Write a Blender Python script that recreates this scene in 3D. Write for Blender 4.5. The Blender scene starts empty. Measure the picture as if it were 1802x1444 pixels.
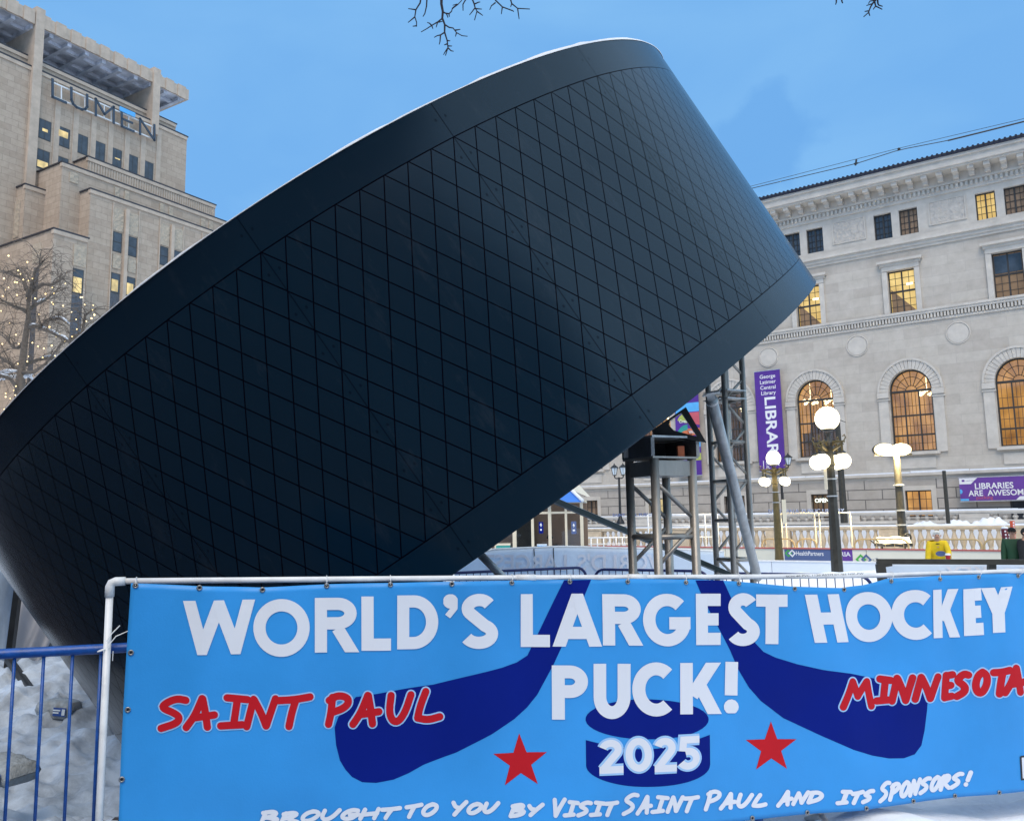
import bpy, bmesh, math, random
from mathutils import Vector, Matrix, noise
from mathutils.geometry import tessellate_polygon
random.seed(7)
S = bpy.context.scene
COL = S.collection
R_ = math.radians
PI = math.pi
# ------------------------------------------------------------------ camera
PW, PH, FPX = 1802.0, 1444.0, 1446.0
PITCH, ROLL = math.atan(190 / FPX), R_(-1.0)
CAM = Vector((0, 0, 1.6))
FW = Vector((0, math.cos(PITCH), math.sin(PITCH)))
_u = Vector((0, -math.sin(PITCH), math.cos(PITCH)))
RT = math.cos(ROLL) * Vector((1, 0, 0)) + math.sin(ROLL) * _u
UP = -math.sin(ROLL) * Vector((1, 0, 0)) + math.cos(ROLL) * _u
cd = bpy.data.cameras.new('camera')
cam = bpy.data.objects.new('camera', cd)
COL.objects.link(cam)
cam.matrix_world = Matrix(((RT.x, UP.x, -FW.x, CAM.x), (RT.y, UP.y, -FW.y, CAM.y), (RT.z, UP.z, -FW.z, CAM.z), (0, 0, 0, 1)))
cd.sensor_fit = 'HORIZONTAL'
cd.sensor_width = 36
cd.lens = 36 * FPX / PW
cd.clip_start = 0.05
cd.clip_end = 3000
S.camera = cam
# ------------------------------------------------------------------ view, world, sun
S.view_settings.view_transform = 'Standard'
S.view_settings.look = 'None'
S.view_settings.gamma = 1
S.view_settings.exposure = 0.0
S.cycles.use_denoising = True
S.cycles.max_bounces = 6
SUN_EL, SUN_AZ = 52.0, 186.0      # pale bright cloud high behind the camera
w = bpy.data.worlds.new('World')
S.world = w
w.use_nodes = True
nt = w.node_tree
nt.nodes.clear()
def N(tree, kind, **kw):
    n = tree.nodes.new(kind)
    for k, v in kw.items():
        if k in n.inputs: n.inputs[k].default_value = v
        else: setattr(n, k, v)
    return n
sky = N(nt, 'ShaderNodeTexSky', sky_type='NISHITA', sun_disc=False, sun_elevation=R_(SUN_EL), sun_rotation=R_(SUN_AZ), air_density=1.0, dust_density=0.6, ozone_density=3.0)
tc = N(nt, 'ShaderNodeTexCoord')
mp = N(nt, 'ShaderNodeMapping')
mp.inputs['Scale'].default_value = (1.0, 1.0, 2.4)
nz = N(nt, 'ShaderNodeTexNoise', Scale=2.2, Detail=5.0, Roughness=0.5, Distortion=0.4)
rp = N(nt, 'ShaderNodeValToRGB')
rp.color_ramp.elements[0].position = 0.46
rp.color_ramp.elements[1].position = 0.72
mx = N(nt, 'ShaderNodeMixRGB', blend_type='MIX')
mx.inputs[2].default_value = (2.1, 4.6, 8.6, 1)
lift = N(nt, 'ShaderNodeMixRGB', blend_type='MIX', Fac=0.86)
lift.inputs[2].default_value = (1.95, 4.95, 9.5, 1)
bg = N(nt, 'ShaderNodeBackground', Strength=0.1)
out = N(nt, 'ShaderNodeOutputWorld')
L = nt.links.new
L(tc.outputs['Generated'], mp.inputs['Vector'])
L(mp.outputs[0], nz.inputs['Vector'])
L(nz.outputs['Fac'], rp.inputs[0])
L(sky.outputs[0], lift.inputs[1])
# thin pale haze near the horizon and thin cloud veils
sep = N(nt, 'ShaderNodeSeparateXYZ')
L(tc.outputs['Generated'], sep.inputs[0])
mulf = N(nt, 'ShaderNodeMath', operation='MULTIPLY')
mulf.inputs[1].default_value = 0.55
L(rp.outputs[0], mulf.inputs[0])
L(mulf.outputs[0], mx.inputs[0])
L(lift.outputs[0], mx.inputs[1])
mx.inputs[2].default_value = (2.9, 5.9, 9.4, 1)
# a darker cumulus patch low over the library roof (direction of the bank of cloud)
CD = (FW + (1345 - PW / 2) / FPX * RT - (262 - PH / 2) / FPX * UP).normalized()
dt = N(nt, 'ShaderNodeVectorMath', operation='DISTANCE')
dt.inputs[1].default_value = CD
nz2 = N(nt, 'ShaderNodeTexNoise', Scale=11.0, Detail=6.0)
L(tc.outputs['Generated'], nz2.inputs['Vector'])
L(tc.outputs['Generated'], dt.inputs[0])
ma = N(nt, 'ShaderNodeMath', operation='MULTIPLY_ADD')
ma.inputs[1].default_value = 0.15
L(nz2.outputs['Fac'], ma.inputs[0])
L(dt.outputs['Value'], ma.inputs[2])
cr = N(nt, 'ShaderNodeValToRGB')
cr.color_ramp.elements[0].position = 0.124
cr.color_ramp.elements[0].color = (0.7, 0.7, 0.7, 1)
cr.color_ramp.elements[1].position = 0.140
cr.color_ramp.elements[1].color = (0, 0, 0, 1)
L(ma.outputs[0], cr.inputs[0])
mx2 = N(nt, 'ShaderNodeMixRGB', blend_type='MIX')
mx2.inputs[2].default_value = (1.55, 4.1, 8.3, 1)
L(cr.outputs[0], mx2.inputs[0])
L(mx.outputs[0], mx2.inputs[1])
# paler thin cloud high overhead
glow = N(nt, 'ShaderNodeMath', operation='MULTIPLY_ADD', use_clamp=True)
glow.inputs[1].default_value = 2.2
glow.inputs[2].default_value = -1.45
L(sep.outputs['Z'], glow.inputs[0])
mx3 = N(nt, 'ShaderNodeMixRGB', blend_type='MIX')
mx3.inputs[2].default_value = (11.0, 11.4, 12.0, 1)
L(glow.outputs[0], mx3.inputs[0])
L(mx2.outputs[0], mx3.inputs[1])
# broad brighter patch of sky to the right and behind the camera
dp = N(nt, 'ShaderNodeVectorMath', operation='DOT_PRODUCT')
dp.inputs[1].default_value = Vector((0.88, -0.22, 0.42)).normalized()
L(tc.outputs['Generated'], dp.inputs[0])
dpm = N(nt, 'ShaderNodeMapRange', interpolation_type='SMOOTHSTEP')
dpm.inputs['From Min'].default_value = 0.45
dpm.inputs['From Max'].default_value = 1.0
L(dp.outputs['Value'], dpm.inputs['Value'])
mx4 = N(nt, 'ShaderNodeMixRGB', blend_type='MIX')
mx4.inputs[2].default_value = (6.6, 9.8, 13.2, 1)
L(dpm.outputs[0], mx4.inputs[0])
L(mx3.outputs[0], mx4.inputs[1])
L(mx4.outputs[0], bg.inputs['Color'])
L(bg.outputs[0], out.inputs[0])
sl = bpy.data.lights.new('afterglow_sun', 'SUN')
sl.energy = 2.45
sl.angle = R_(40)
sl.color = (1.0, 0.87, 0.72)
so = bpy.data.objects.new('afterglow_sun', sl)
COL.objects.link(so)
so.rotation_euler = (R_(90 - SUN_EL), 0, R_(180 - SUN_AZ))
# ------------------------------------------------------------------ geometry helpers
def ray(px, py): return FW + (px - PW / 2) / FPX * RT - (py - PH / 2) / FPX * UP
def at(px, py, d):
    r = ray(px, py)
    return CAM + r * (d / r.y)
def on_ground(px, py, z=0.0):
    r = ray(px, py)
    return CAM + r * ((z - CAM.z) / r.z)
def lin(c): return c / 12.92 if c <= 0.04045 else ((c + 0.055) / 1.055) ** 2.4
def rgb(r, g, b): return (lin(r / 255), lin(g / 255), lin(b / 255), 1)
class MB:
    def __init__(s): s.v = []; s.f = []; s.m = []
    def add(s, vs, fs, mi=0):
        o = len(s.v); s.v += [tuple(v) for v in vs]
        for f in fs: s.f.append(tuple(i + o for i in f)); s.m.append(mi)
        return s
    def box(s, x0, x1, y0, y1, z0, z1, mi=0):
        return s.add([(x0, y0, z0), (x1, y0, z0), (x1, y1, z0), (x0, y1, z0), (x0, y0, z1), (x1, y0, z1), (x1, y1, z1), (x0, y1, z1)],
                     [(0, 3, 2, 1), (4, 5, 6, 7), (0, 1, 5, 4), (1, 2, 6, 5), (2, 3, 7, 6), (3, 0, 4, 7)], mi)
    def bar(s, a, b, wx, wy=None, up=(0, 0, 1), mi=0):
        a, b = Vector(a), Vector(b); wy = wy or wx
        d = (b - a).normalized(); u = Vector(up)
        if abs(d.dot(u)) > 0.98: u = Vector((1, 0, 0))
        x = d.cross(u).normalized() * wx / 2; y = d.cross(x).normalized() * wy / 2
        vs = [p + sx * x + sy * y for p in (a, b) for sx, sy in ((-1, -1), (1, -1), (1, 1), (-1, 1))]
        return s.add(vs, [(0, 1, 2, 3), (7, 6, 5, 4), (0, 4, 5, 1), (1, 5, 6, 2), (2, 6, 7, 3), (3, 7, 4, 0)], mi)
    def tube(s, pts, r, n=10, cap=True, mi=0):
        pts = [Vector(p) for p in pts]; k = len(pts)
        rs = r if isinstance(r, (list, tuple)) else [r] * k
        vs = []; prev = None
        for i in range(k):
            d = (pts[min(i + 1, k - 1)] - pts[max(i - 1, 0)])
            d = d.normalized() if d.length > 1e-9 else Vector((0, 0, 1))
            if prev is None:
                u = Vector((0, 0, 1)) if abs(d.z) < 0.9 else Vector((1, 0, 0)); x = d.cross(u).normalized()
            else:
                x = (prev - d * prev.dot(d))
                x = x.normalized() if x.length > 1e-6 else d.orthogonal().normalized()
            prev = x; y = d.cross(x)
            vs += [pts[i] + rs[i] * (math.cos(2 * PI * j / n) * x + math.sin(2 * PI * j / n) * y) for j in range(n)]
        fs = [(i * n + j, i * n + (j + 1) % n, (i + 1) * n + (j + 1) % n, (i + 1) * n + j) for i in range(k - 1) for j in range(n)]
        if cap: fs += [tuple(reversed(range(n))), tuple((k - 1) * n + j for j in range(n))]
        return s.add(vs, fs, mi)
    def lathe(s, prof, n=16, c=(0, 0, 0), mi=0, a0=0):
        k = len(prof); c = Vector(c); vs = []
        for r, z in prof: vs += [c + Vector((r * math.cos(a0 + 2 * PI * j / n), r * math.sin(a0 + 2 * PI * j / n), z)) for j in range(n)]
        fs = [(i * n + j, i * n + (j + 1) % n, (i + 1) * n + (j + 1) % n, (i + 1) * n + j) for i in range(k - 1) for j in range(n)]
        if prof[0][0] > 1e-6: fs.append(tuple(reversed(range(n))))
        if prof[-1][0] > 1e-6: fs.append(tuple((k - 1) * n + j for j in range(n)))
        return s.add(vs, fs, mi)
    def sphere(s, c, r, nu=16, nv=10, sz=1.0, mi=0):
        return s.lathe([(max(1e-7, r * math.sin(PI * i / nv)), -r * sz * math.cos(PI * i / nv)) for i in range(nv + 1)], nu, c, mi)
    def prism(s, poly, y0, y1, mi=0):          # polygon in (x, z), extruded along y
        n = len(poly); vs = [(x, y0, z) for x, z in poly] + [(x, y1, z) for x, z in poly]
        area = sum(poly[i][0] * poly[(i + 1) % n][1] - poly[(i + 1) % n][0] * poly[i][1] for i in range(n))
        fs = [tuple(range(n)), tuple(reversed(range(n, 2 * n)))] + [((i + 1) % n, i, i + n, (i + 1) % n + n) for i in range(n)]
        if area < 0: fs = [tuple(reversed(f)) for f in fs]
        return s.add(vs, fs, mi)
    def build(s, name, mats, parent=None, smooth=False, angle=None):
        me = bpy.data.meshes.new(name)
        me.from_pydata(s.v, [], s.f)
        for m in (mats if isinstance(mats, (list, tuple)) else [mats]): me.materials.append(m)
        me.polygons.foreach_set('material_index', s.m)
        if smooth: me.polygons.foreach_set('use_smooth', [True] * len(s.f))
        me.update()
        if smooth and angle is not None: me.set_sharp_from_angle(angle=R_(angle))
        return link(name, me, parent)
def link(name, me, parent=None):
    o = bpy.data.objects.new(name, me); COL.objects.link(o)
    if parent: o.parent = parent
    return o
def tag(o, label, cat, group=None, kind=None):
    o['label'] = label; o['category'] = cat
    if group: o['group'] = group
    if kind: o['kind'] = kind
    return o
def thing(name, label, cat, loc=(0, 0, 0), rz=0.0, group=None):
    o = bpy.data.objects.new(name, None); COL.objects.link(o)
    o.location = loc; o.rotation_euler = (0, 0, rz); o.empty_display_size = 0.1
    return tag(o, label, cat, group)
def copy_tree(o, parent=None):
    c = o.copy(); COL.objects.link(c)
    if parent: c.parent = parent
    for ch in o.children: copy_tree(ch, c)
    return c
def structure(o, kind='structure'): o['kind'] = kind; return o
def fnoise(x, y, z=0.0, s=1.0): return noise.noise(Vector((x * s, y * s, z * s)))
# ------------------------------------------------------------------ materials
def mat(name, col, rough=0.6, metal=0.0, var=0.0, vscale=8.0, bump=0.0, bscale=40.0, spec=0.5, stretch=(1, 1, 1), coat=0.0):
    m = bpy.data.materials.new(name); m.use_nodes = True; t = m.node_tree; b = t.nodes['Principled BSDF']
    b.inputs['Base Color'].default_value = col; b.inputs['Roughness'].default_value = rough; b.inputs['Metallic'].default_value = metal
    b.inputs['Specular IOR Level'].default_value = spec
    if coat: b.inputs['Coat Weight'].default_value = coat; b.inputs['Coat Roughness'].default_value = 0.12
    if var or bump:
        c = N(t, 'ShaderNodeTexCoord'); q = N(t, 'ShaderNodeMapping'); q.inputs['Scale'].default_value = stretch
        t.links.new(c.outputs['Object'], q.inputs[0])
    if var:
        n = N(t, 'ShaderNodeTexNoise', Scale=vscale, Detail=6.0, Roughness=0.6); t.links.new(q.outputs[0], n.inputs['Vector'])
        r = N(t, 'ShaderNodeValToRGB'); r.color_ramp.elements[0].position = 0.3; r.color_ramp.elements[1].position = 0.7
        r.color_ramp.elements[0].color = tuple(c_ * (1 - var) for c_ in col[:3]) + (1,)
        r.color_ramp.elements[1].color = tuple(min(0.95, c_ * (1 + var)) for c_ in col[:3]) + (1,)
        t.links.new(n.outputs['Fac'], r.inputs[0]); t.links.new(r.outputs[0], b.inputs['Base Color'])
        rr = N(t, 'ShaderNodeMath', operation='MULTIPLY_ADD'); rr.inputs[1].default_value = 0.25; rr.inputs[2].default_value = rough - 0.12
        t.links.new(n.outputs['Fac'], rr.inputs[0]); t.links.new(rr.outputs[0], b.inputs['Roughness'])
    if bump:
        n2 = N(t, 'ShaderNodeTexNoise', Scale=bscale, Detail=5.0); t.links.new(q.outputs[0], n2.inputs['Vector'])
        bp = N(t, 'ShaderNodeBump', Strength=bump, Distance=0.02); t.links.new(n2.outputs['Fac'], bp.inputs['Height']); t.links.new(bp.outputs[0], b.inputs['Normal'])
    return m
def emit(name, col, strength):
    m = bpy.data.materials.new(name); m.use_nodes = True; b = m.node_tree.nodes['Principled BSDF']
    b.inputs['Base Color'].default_value = (0.8, 0.8, 0.75, 1); b.inputs['Emission Color'].default_value = col; b.inputs['Emission Strength'].default_value = strength
    return m
def stone(name, c1, c2, mortar, bw, bh, msize, rough=0.85, swap=True, var=0.12, mstr=0.35):
    m = bpy.data.materials.new(name); m.use_nodes = True; t = m.node_tree; b = t.nodes['Principled BSDF']; b.inputs['Roughness'].default_value = rough
    c = N(t, 'ShaderNodeTexCoord'); s = N(t, 'ShaderNodeSeparateXYZ'); k = N(t, 'ShaderNodeCombineXYZ')
    t.links.new(c.outputs['Object'], s.inputs[0])
    ad = N(t, 'ShaderNodeMath', operation='ADD'); t.links.new(s.outputs[0], ad.inputs[0]); t.links.new(s.outputs[1], ad.inputs[1])
    t.links.new(ad.outputs[0], k.inputs[0]); t.links.new(s.outputs[2], k.inputs[1])
    br = N(t, 'ShaderNodeTexBrick'); br.inputs['Scale'].default_value = 1.0
    br.inputs['Color1'].default_value = c1; br.inputs['Color2'].default_value = c2; br.inputs['Mortar'].default_value = mortar
    br.inputs['Brick Width'].default_value = bw; br.inputs['Row Height'].default_value = bh; br.inputs['Mortar Size'].default_value = msize
    br.inputs['Bias'].default_value = -0.35; br.inputs['Mortar Smooth'].default_value = 0.2
    t.links.new(k.outputs[0], br.inputs['Vector'])
    n = N(t, 'ShaderNodeTexNoise', Scale=1.7, Detail=8.0, Roughness=0.65); t.links.new(c.outputs['Object'], n.inputs['Vector'])
    h = N(t, 'ShaderNodeMixRGB', blend_type='MULTIPLY', Fac=1.0)
    r = N(t, 'ShaderNodeValToRGB'); r.color_ramp.elements[0].position = 0.25; r.color_ramp.elements[1].position = 0.75
    r.color_ramp.elements[0].color = (1 - var * 2, 1 - var * 2.1, 1 - var * 2.3, 1); r.color_ramp.elements[1].color = (1, 1, 1, 1)
    t.links.new(n.outputs['Fac'], r.inputs[0]); t.links.new(br.outputs['Color'], h.inputs[1]); t.links.new(r.outputs[0], h.inputs[2])
    t.links.new(h.outputs[0], b.inputs['Base Color'])
    bp = N(t, 'ShaderNodeBump', Strength=mstr, Distance=0.03); bp.invert = True
    n3 = N(t, 'ShaderNodeTexNoise', Scale=22.0, Detail=3.0); t.links.new(c.outputs['Object'], n3.inputs['Vector'])
    mm = N(t, 'ShaderNodeMath', operation='MULTIPLY_ADD'); mm.inputs[1].default_value = 0.25
    t.links.new(n3.outputs['Fac'], mm.inputs[0]); t.links.new(br.outputs['Fac'], mm.inputs[2])
    t.links.new(mm.outputs[0], bp.inputs['Height']); t.links.new(bp.outputs[0], b.inputs['Normal'])
    return m
def carved(name, col, sc=2.2, var=0.35):
    m = mat(name, col, 0.85, 0, 0.1, 3.0); t = m.node_tree; b = t.nodes['Principled BSDF']
    c = N(t, 'ShaderNodeTexCoord'); v = N(t, 'ShaderNodeTexVoronoi', Scale=sc * 2); n = N(t, 'ShaderNodeTexNoise', Scale=sc * 1.5, Detail=3.0, Distortion=2.0)
    t.links.new(c.outputs['Object'], v.inputs['Vector']); t.links.new(c.outputs['Object'], n.inputs['Vector'])
    a = N(t, 'ShaderNodeMath', operation='ADD'); t.links.new(v.outputs['Distance'], a.inputs[0]); t.links.new(n.outputs['Fac'], a.inputs[1])
    bp = N(t, 'ShaderNodeBump', Strength=0.9, Distance=0.12); t.links.new(a.outputs[0], bp.inputs['Height']); t.links.new(bp.outputs[0], b.inputs['Normal'])
    return m
M = {}
M['snow'] = mat('snow', (0.80, 0.83, 0.88, 1), 0.75, 0, 0.06, 3.0, 0.6, 14.0, 0.3)
M['alu'] = mat('scuffed_aluminium', (0.40, 0.37, 0.33, 1), 0.42, 0.5, 0.25, 7.0, 0.1, 60, stretch=(1, 1, 0.25))
M['galv'] = mat('galvanised_steel', (0.52, 0.53, 0.53, 1), 0.48, 0.6, 0.22, 10.0, 0.15, 50)
M['steel'] = mat('dark_steel_plate', (0.14, 0.145, 0.15, 1), 0.5, 0.2, 0.3, 9.0)
M['blackmetal'] = mat('black_painted_metal', (0.012, 0.013, 0.015, 1), 0.4, 0, 0.2, 10)
M['bronze'] = mat('dark_bronze_paint', (0.045, 0.042, 0.034, 1), 0.4, 0.2, 0.25, 8)
M['goldbronze'] = mat('warm_bronze_paint', (0.16, 0.115, 0.045, 1), 0.4, 0.4, 0.25, 8)
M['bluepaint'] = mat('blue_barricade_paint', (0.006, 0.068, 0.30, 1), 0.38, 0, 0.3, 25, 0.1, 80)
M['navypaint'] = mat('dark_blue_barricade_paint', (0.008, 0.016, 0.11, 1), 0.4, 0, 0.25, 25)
M['pvc'] = mat('white_pvc_pipe', (0.74, 0.745, 0.75, 1), 0.38, 0, 0.13, 9, 0.1, 60)
M['tie'] = mat('white_nylon_tie', (0.75, 0.75, 0.74, 1), 0.4)
M['grommet'] = mat('zinc_grommet', (0.30, 0.30, 0.30, 1), 0.35, 0.8)
M['hole'] = mat('grommet_hole_dark', (0.006, 0.008, 0.02, 1), 0.8)
M['vinyl'] = mat('sky_blue_vinyl', (0.032, 0.285, 0.70, 1), 0.40, 0, 0.13, 0.9, 0.04, 120, spec=0.35)
M['print_white'] = mat('white_print', (0.72, 0.74, 0.80, 1), 0.42)
M['print_navy'] = mat('navy_print', (0.0, 0.010, 0.19, 1), 0.6, 0, 0.08, 2, spec=0.12)
M['print_red'] = mat('red_print', (0.50, 0.010, 0.018, 1), 0.55, 0, 0.06, 3, spec=0.15)
M['print_pale'] = mat('pale_blue_print', (0.32, 0.55, 0.85, 1), 0.42)
M['ink'] = mat('black_print', (0.012, 0.012, 0.02, 1), 0.5)
M['tarp'] = mat('white_back_vinyl', (0.80, 0.87, 0.95, 1), 0.5, 0, 0.06, 1.1)
tt_ = M['tarp'].node_tree; pb_ = tt_.nodes['Principled BSDF']; tr_ = N(tt_, 'ShaderNodeBsdfTranslucent', Color=(0.72, 0.84, 1.0, 1)); mx_ = N(tt_, 'ShaderNodeMixShader', Fac=0.4)
tt_.links.new(pb_.outputs[0], mx_.inputs[1]); tt_.links.new(tr_.outputs[0], mx_.inputs[2]); tt_.links.new(mx_.outputs[0], tt_.nodes['Material Output'].inputs[0])
M['tarp_ghost'] = mat('show_through_lettering', (0.70, 0.73, 0.82, 1), 0.5)
M['beige'] = stone('beige_limestone_blocks', (0.52, 0.415, 0.325, 1), (0.42, 0.325, 0.25, 1), (0.33, 0.265, 0.21, 1), 1.5, 0.75, 0.02)
M['beige_plain'] = mat('beige_limestone', (0.50, 0.405, 0.32, 1), 0.85, 0, 0.14, 1.2, 0.3, 9)
M['beige_carved'] = carved('carved_beige_limestone', (0.46, 0.38, 0.29, 1), 1.1)
M['soffit'] = mat('weathered_concrete_soffit', (0.50, 0.53, 0.60, 1), 0.8, 0, 0.4, 0.55)
M['coping'] = mat('dark_metal_coping', (0.035, 0.035, 0.045, 1), 0.6)
M['spandrel'] = mat('dark_bronze_spandrel', (0.09, 0.095, 0.11, 1), 0.5, 0.2, 0.4, 4)
M['grey'] = stone('grey_marble_blocks', (0.58, 0.535, 0.475, 1), (0.475, 0.425, 0.375, 1), (0.46, 0.425, 0.385, 1), 1.9, 0.62, 0.010, mstr=0.18)
M['grey_rust'] = stone('rusticated_grey_blocks', (0.50, 0.46, 0.42, 1), (0.45, 0.415, 0.375, 1), (0.17, 0.165, 0.16, 1), 2.1, 0.62, 0.03, mstr=0.8)
M['grey_plain'] = mat('grey_marble', (0.555, 0.515, 0.46, 1), 0.8, 0, 0.12, 1.5, 0.25, 8)
M['grey_dark'] = mat('soot_stained_marble', (0.36, 0.34, 0.32, 1), 0.85, 0, 0.25, 2.0)
M['grey_carved'] = carved('carved_grey_marble', (0.53, 0.49, 0.44, 1), 1.6)
M['balus'] = mat('buff_balustrade_stone', (0.52, 0.42, 0.30, 1), 0.85, 0, 0.18, 3.0, 0.2, 20)
M['tile'] = mat('dark_roof_tile', (0.012, 0.018, 0.045, 1), 0.55, 0, 0.3, 3)
M['frame'] = mat('dark_window_bronze', (0.035, 0.032, 0.03, 1), 0.5)
M['curtain'] = mat('brown_drawn_blind', (0.30, 0.20, 0.13, 1), 0.7, 0, 0.12, 1.5)
M['slate_glass'] = mat('dim_blue_glass', (0.05, 0.065, 0.085, 1), 0.18, 0, 0.35, 1.2)
M['glass_dark'] = mat('dark_office_glass', (0.03, 0.035, 0.045, 1), 0.08, 0, 0.3, 0.8)
M['board'] = mat('cream_rink_board', (0.78, 0.74, 0.62, 1), 0.4, 0, 0.05, 1)
M['board_blue'] = mat('white_rink_board', (0.66, 0.72, 0.80, 1), 0.4, 0, 0.05, 1)
M['boardred'] = mat('red_kick_rail', (0.45, 0.10, 0.09, 1), 0.5)
M['purple'] = mat('purple_banner_cloth', (0.085, 0.022, 0.27, 1), 0.6, 0, 0.12, 1.0)
M['purple2'] = mat('violet_banner_cloth', (0.13, 0.045, 0.30, 1), 0.6, 0, 0.1, 1.0)
M['whitecloth'] = mat('white_banner_print', (0.80, 0.80, 0.82, 1), 0.6)
def panel(name, c): M[name] = mat(name, c, 0.55, 0, 0.08, 2)
panel('teal_print', (0.03, 0.30, 0.26, 1)); panel('sky_print', (0.10, 0.42, 0.80, 1)); panel('coral_print', (0.55, 0.10, 0.13, 1))
panel('orange_print', (0.62, 0.17, 0.07, 1)); panel('lime_print', (0.42, 0.48, 0.10, 1)); panel('slate_print', (0.09, 0.13, 0.28, 1))
panel('green_print', (0.08, 0.42, 0.07, 1)); panel('maroon_pad', (0.14, 0.012, 0.025, 1)); panel('orange_pad', (0.62, 0.09, 0.035, 1)); panel('awning_blue', (0.005, 0.17, 0.62, 1))
panel('yellow_sign', (0.7, 0.42, 0.03, 1)); panel('gold_barricade', (0.50, 0.36, 0.18, 1)); panel('cream_frame', (0.70, 0.62, 0.47, 1))
M['bagcloth'] = mat('bagcloth', (0.30, 0.335, 0.36, 1), 0.7, 0, 0.3, 14, 0.6, 35); panel('bagblue', (0.02, 0.07, 0.28, 1)); panel('brownroom', (0.30, 0.20, 0.14, 1))
M['bark'] = mat('grey_bark', (0.16, 0.13, 0.105, 1), 0.9, 0, 0.3, 12, 0.4, 30)
M['twig'] = mat('dark_twig', (0.022, 0.022, 0.035, 1), 0.9)
M['bulb'] = emit('fairy_light_bulb', (1.0, 0.70, 0.22, 1), 3.0)
M['globe'] = emit('lit_opal_globe', (1.0, 0.84, 0.50, 1), 3.2)
M['flood'] = emit('lit_floodlight', (1.0, 0.76, 0.26, 1), 2.1)
M['chand'] = emit('chandelier_globe', (1.0, 0.82, 0.45, 1), 4.5)
M['led'] = emit('lit_open_sign', (0.85, 1.0, 0.85, 1), 2.0)
M['clock'] = emit('lit_number', (1.0, 0.95, 0.85, 1), 1.5)
M['lantern'] = mat('frosted_lantern_glass', (0.62, 0.70, 0.76, 1), 0.3)
def glow_room(name, c0, c1, s, sc=0.8):      # a lit room seen through its window
    m = bpy.data.materials.new(name); m.use_nodes = True; t = m.node_tree; b = t.nodes['Principled BSDF']
    c = N(t, 'ShaderNodeTexCoord'); n = N(t, 'ShaderNodeTexNoise', Scale=sc, Detail=3.0); r = N(t, 'ShaderNodeValToRGB')
    mp_ = N(t, 'ShaderNodeMapping'); mp_.inputs['Scale'].default_value = (1.3, 1, 0.8)
    r.color_ramp.elements[0].position = 0.35; r.color_ramp.elements[1].position = 0.66
    r.color_ramp.elements[0].color = c0; r.color_ramp.elements[1].color = c1
    t.links.new(c.outputs['Object'], mp_.inputs[0]); t.links.new(mp_.outputs[0], n.inputs['Vector']); t.links.new(n.outputs['Fac'], r.inputs[0])
    t.links.new(r.outputs[0], b.inputs['Emission Color']); b.inputs['Emission Strength'].default_value = s
    b.inputs['Base Color'].default_value = (0.1, 0.07, 0.04, 1); b.inputs['Roughness'].default_value = 0.25
    return m
M['amber'] = glow_room('lit_reading_room', (0.34, 0.15, 0.035, 1), (0.80, 0.40, 0.10, 1), 1.0)
M['amber_dim'] = glow_room('dim_reading_room', (0.05, 0.03, 0.015, 1), (0.22, 0.12, 0.05, 1), 0.6, 1.2)
M['yellow'] = glow_room('lit_office', (0.62, 0.40, 0.10, 1), (0.95, 0.70, 0.25, 1), 0.95)
M['yellow_pale'] = glow_room('lit_office_ceiling', (0.42, 0.34, 0.16, 1), (1.0, 0.78, 0.34, 1), 1.0, 0.9)
M['brown_lit'] = glow_room('brown_lit_room', (0.16, 0.10, 0.05, 1), (0.28, 0.17, 0.09, 1), 0.7)
M['cloth_yellow'] = mat('yellow_jersey', (0.72, 0.50, 0.01, 1), 0.8, 0, 0.15, 8)
M['cloth_green'] = mat('dark_green_jacket', (0.008, 0.05, 0.02, 1), 0.7, 0, 0.2, 6)
M['cloth_black'] = mat('black_clothing', (0.008, 0.009, 0.011, 1), 0.8, 0, 0.2, 6)
M['skin'] = mat('skin', (0.50, 0.27, 0.18, 1), 0.55, 0, 0.08, 10)
M['hair_white'] = mat('white_hair', (0.72, 0.70, 0.64, 1), 0.85, 0, 0.15, 30, 0.5, 60)
M['redcup'] = mat('red_cup', (0.42, 0.015, 0.02, 1), 0.4)
def clear_glass(name, tint, refl=0.12):
    m = bpy.data.materials.new(name); m.use_nodes = True; t = m.node_tree; t.nodes.clear()
    o = N(t, 'ShaderNodeOutputMaterial'); x = N(t, 'ShaderNodeMixShader', Fac=refl); a = N(t, 'ShaderNodeBsdfTransparent', Color=tint); g = N(t, 'ShaderNodeBsdfGlossy', Roughness=0.03)
    t.links.new(a.outputs[0], x.inputs[1]); t.links.new(g.outputs[0], x.inputs[2]); t.links.new(x.outputs[0], o.inputs[0])
    return m
M['glass'] = clear_glass('clear_glass', (0.85, 0.85, 0.85, 1))
# ------------------------------------------------------------------ ground
def terrain(x, y):
    d = 0.42 * x + 0.908 * y
    def sm(a, b, t): t = min(1, max(0, (t - a) / (b - a))); return t * t * (3 - 2 * t)
    z = -0.28 * sm(3.8, 7.0, y) - 0.36 * sm(15.5, 19, y) + 0.45 * sm(30, 36, 0.669 * x + 0.743 * y)
    rough = sm(3.0, 4.2, y) * (1 - sm(13, 17, y))
    z += rough * (0.10 * fnoise(x, y, 1.0, 0.9) + 0.08 * fnoise(x, y, 5.0, 2.3) + 0.12 * abs(fnoise(x, y, 9.0, 4.0)) + 0.055 * fnoise(x, y, 3.0, 8.0))
    # ploughed heap at the left, behind the puck
    z += 0.42 * math.exp(-(((x + 5.2) / 1.8) ** 2 + ((y - 9.6) / 1.5) ** 2))
    z -= 0.30 * math.exp(-(((x + 2.6) / 1.5) ** 2 + ((y - 6.6) / 1.5) ** 2)) * rough
    # snow bank round the foot of the lamp posts
    z += 0.85 * math.exp(-(((x - 6.0) / 4.0) ** 4 + ((y - 15.0) / 1.6) ** 2))
    return z
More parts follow.
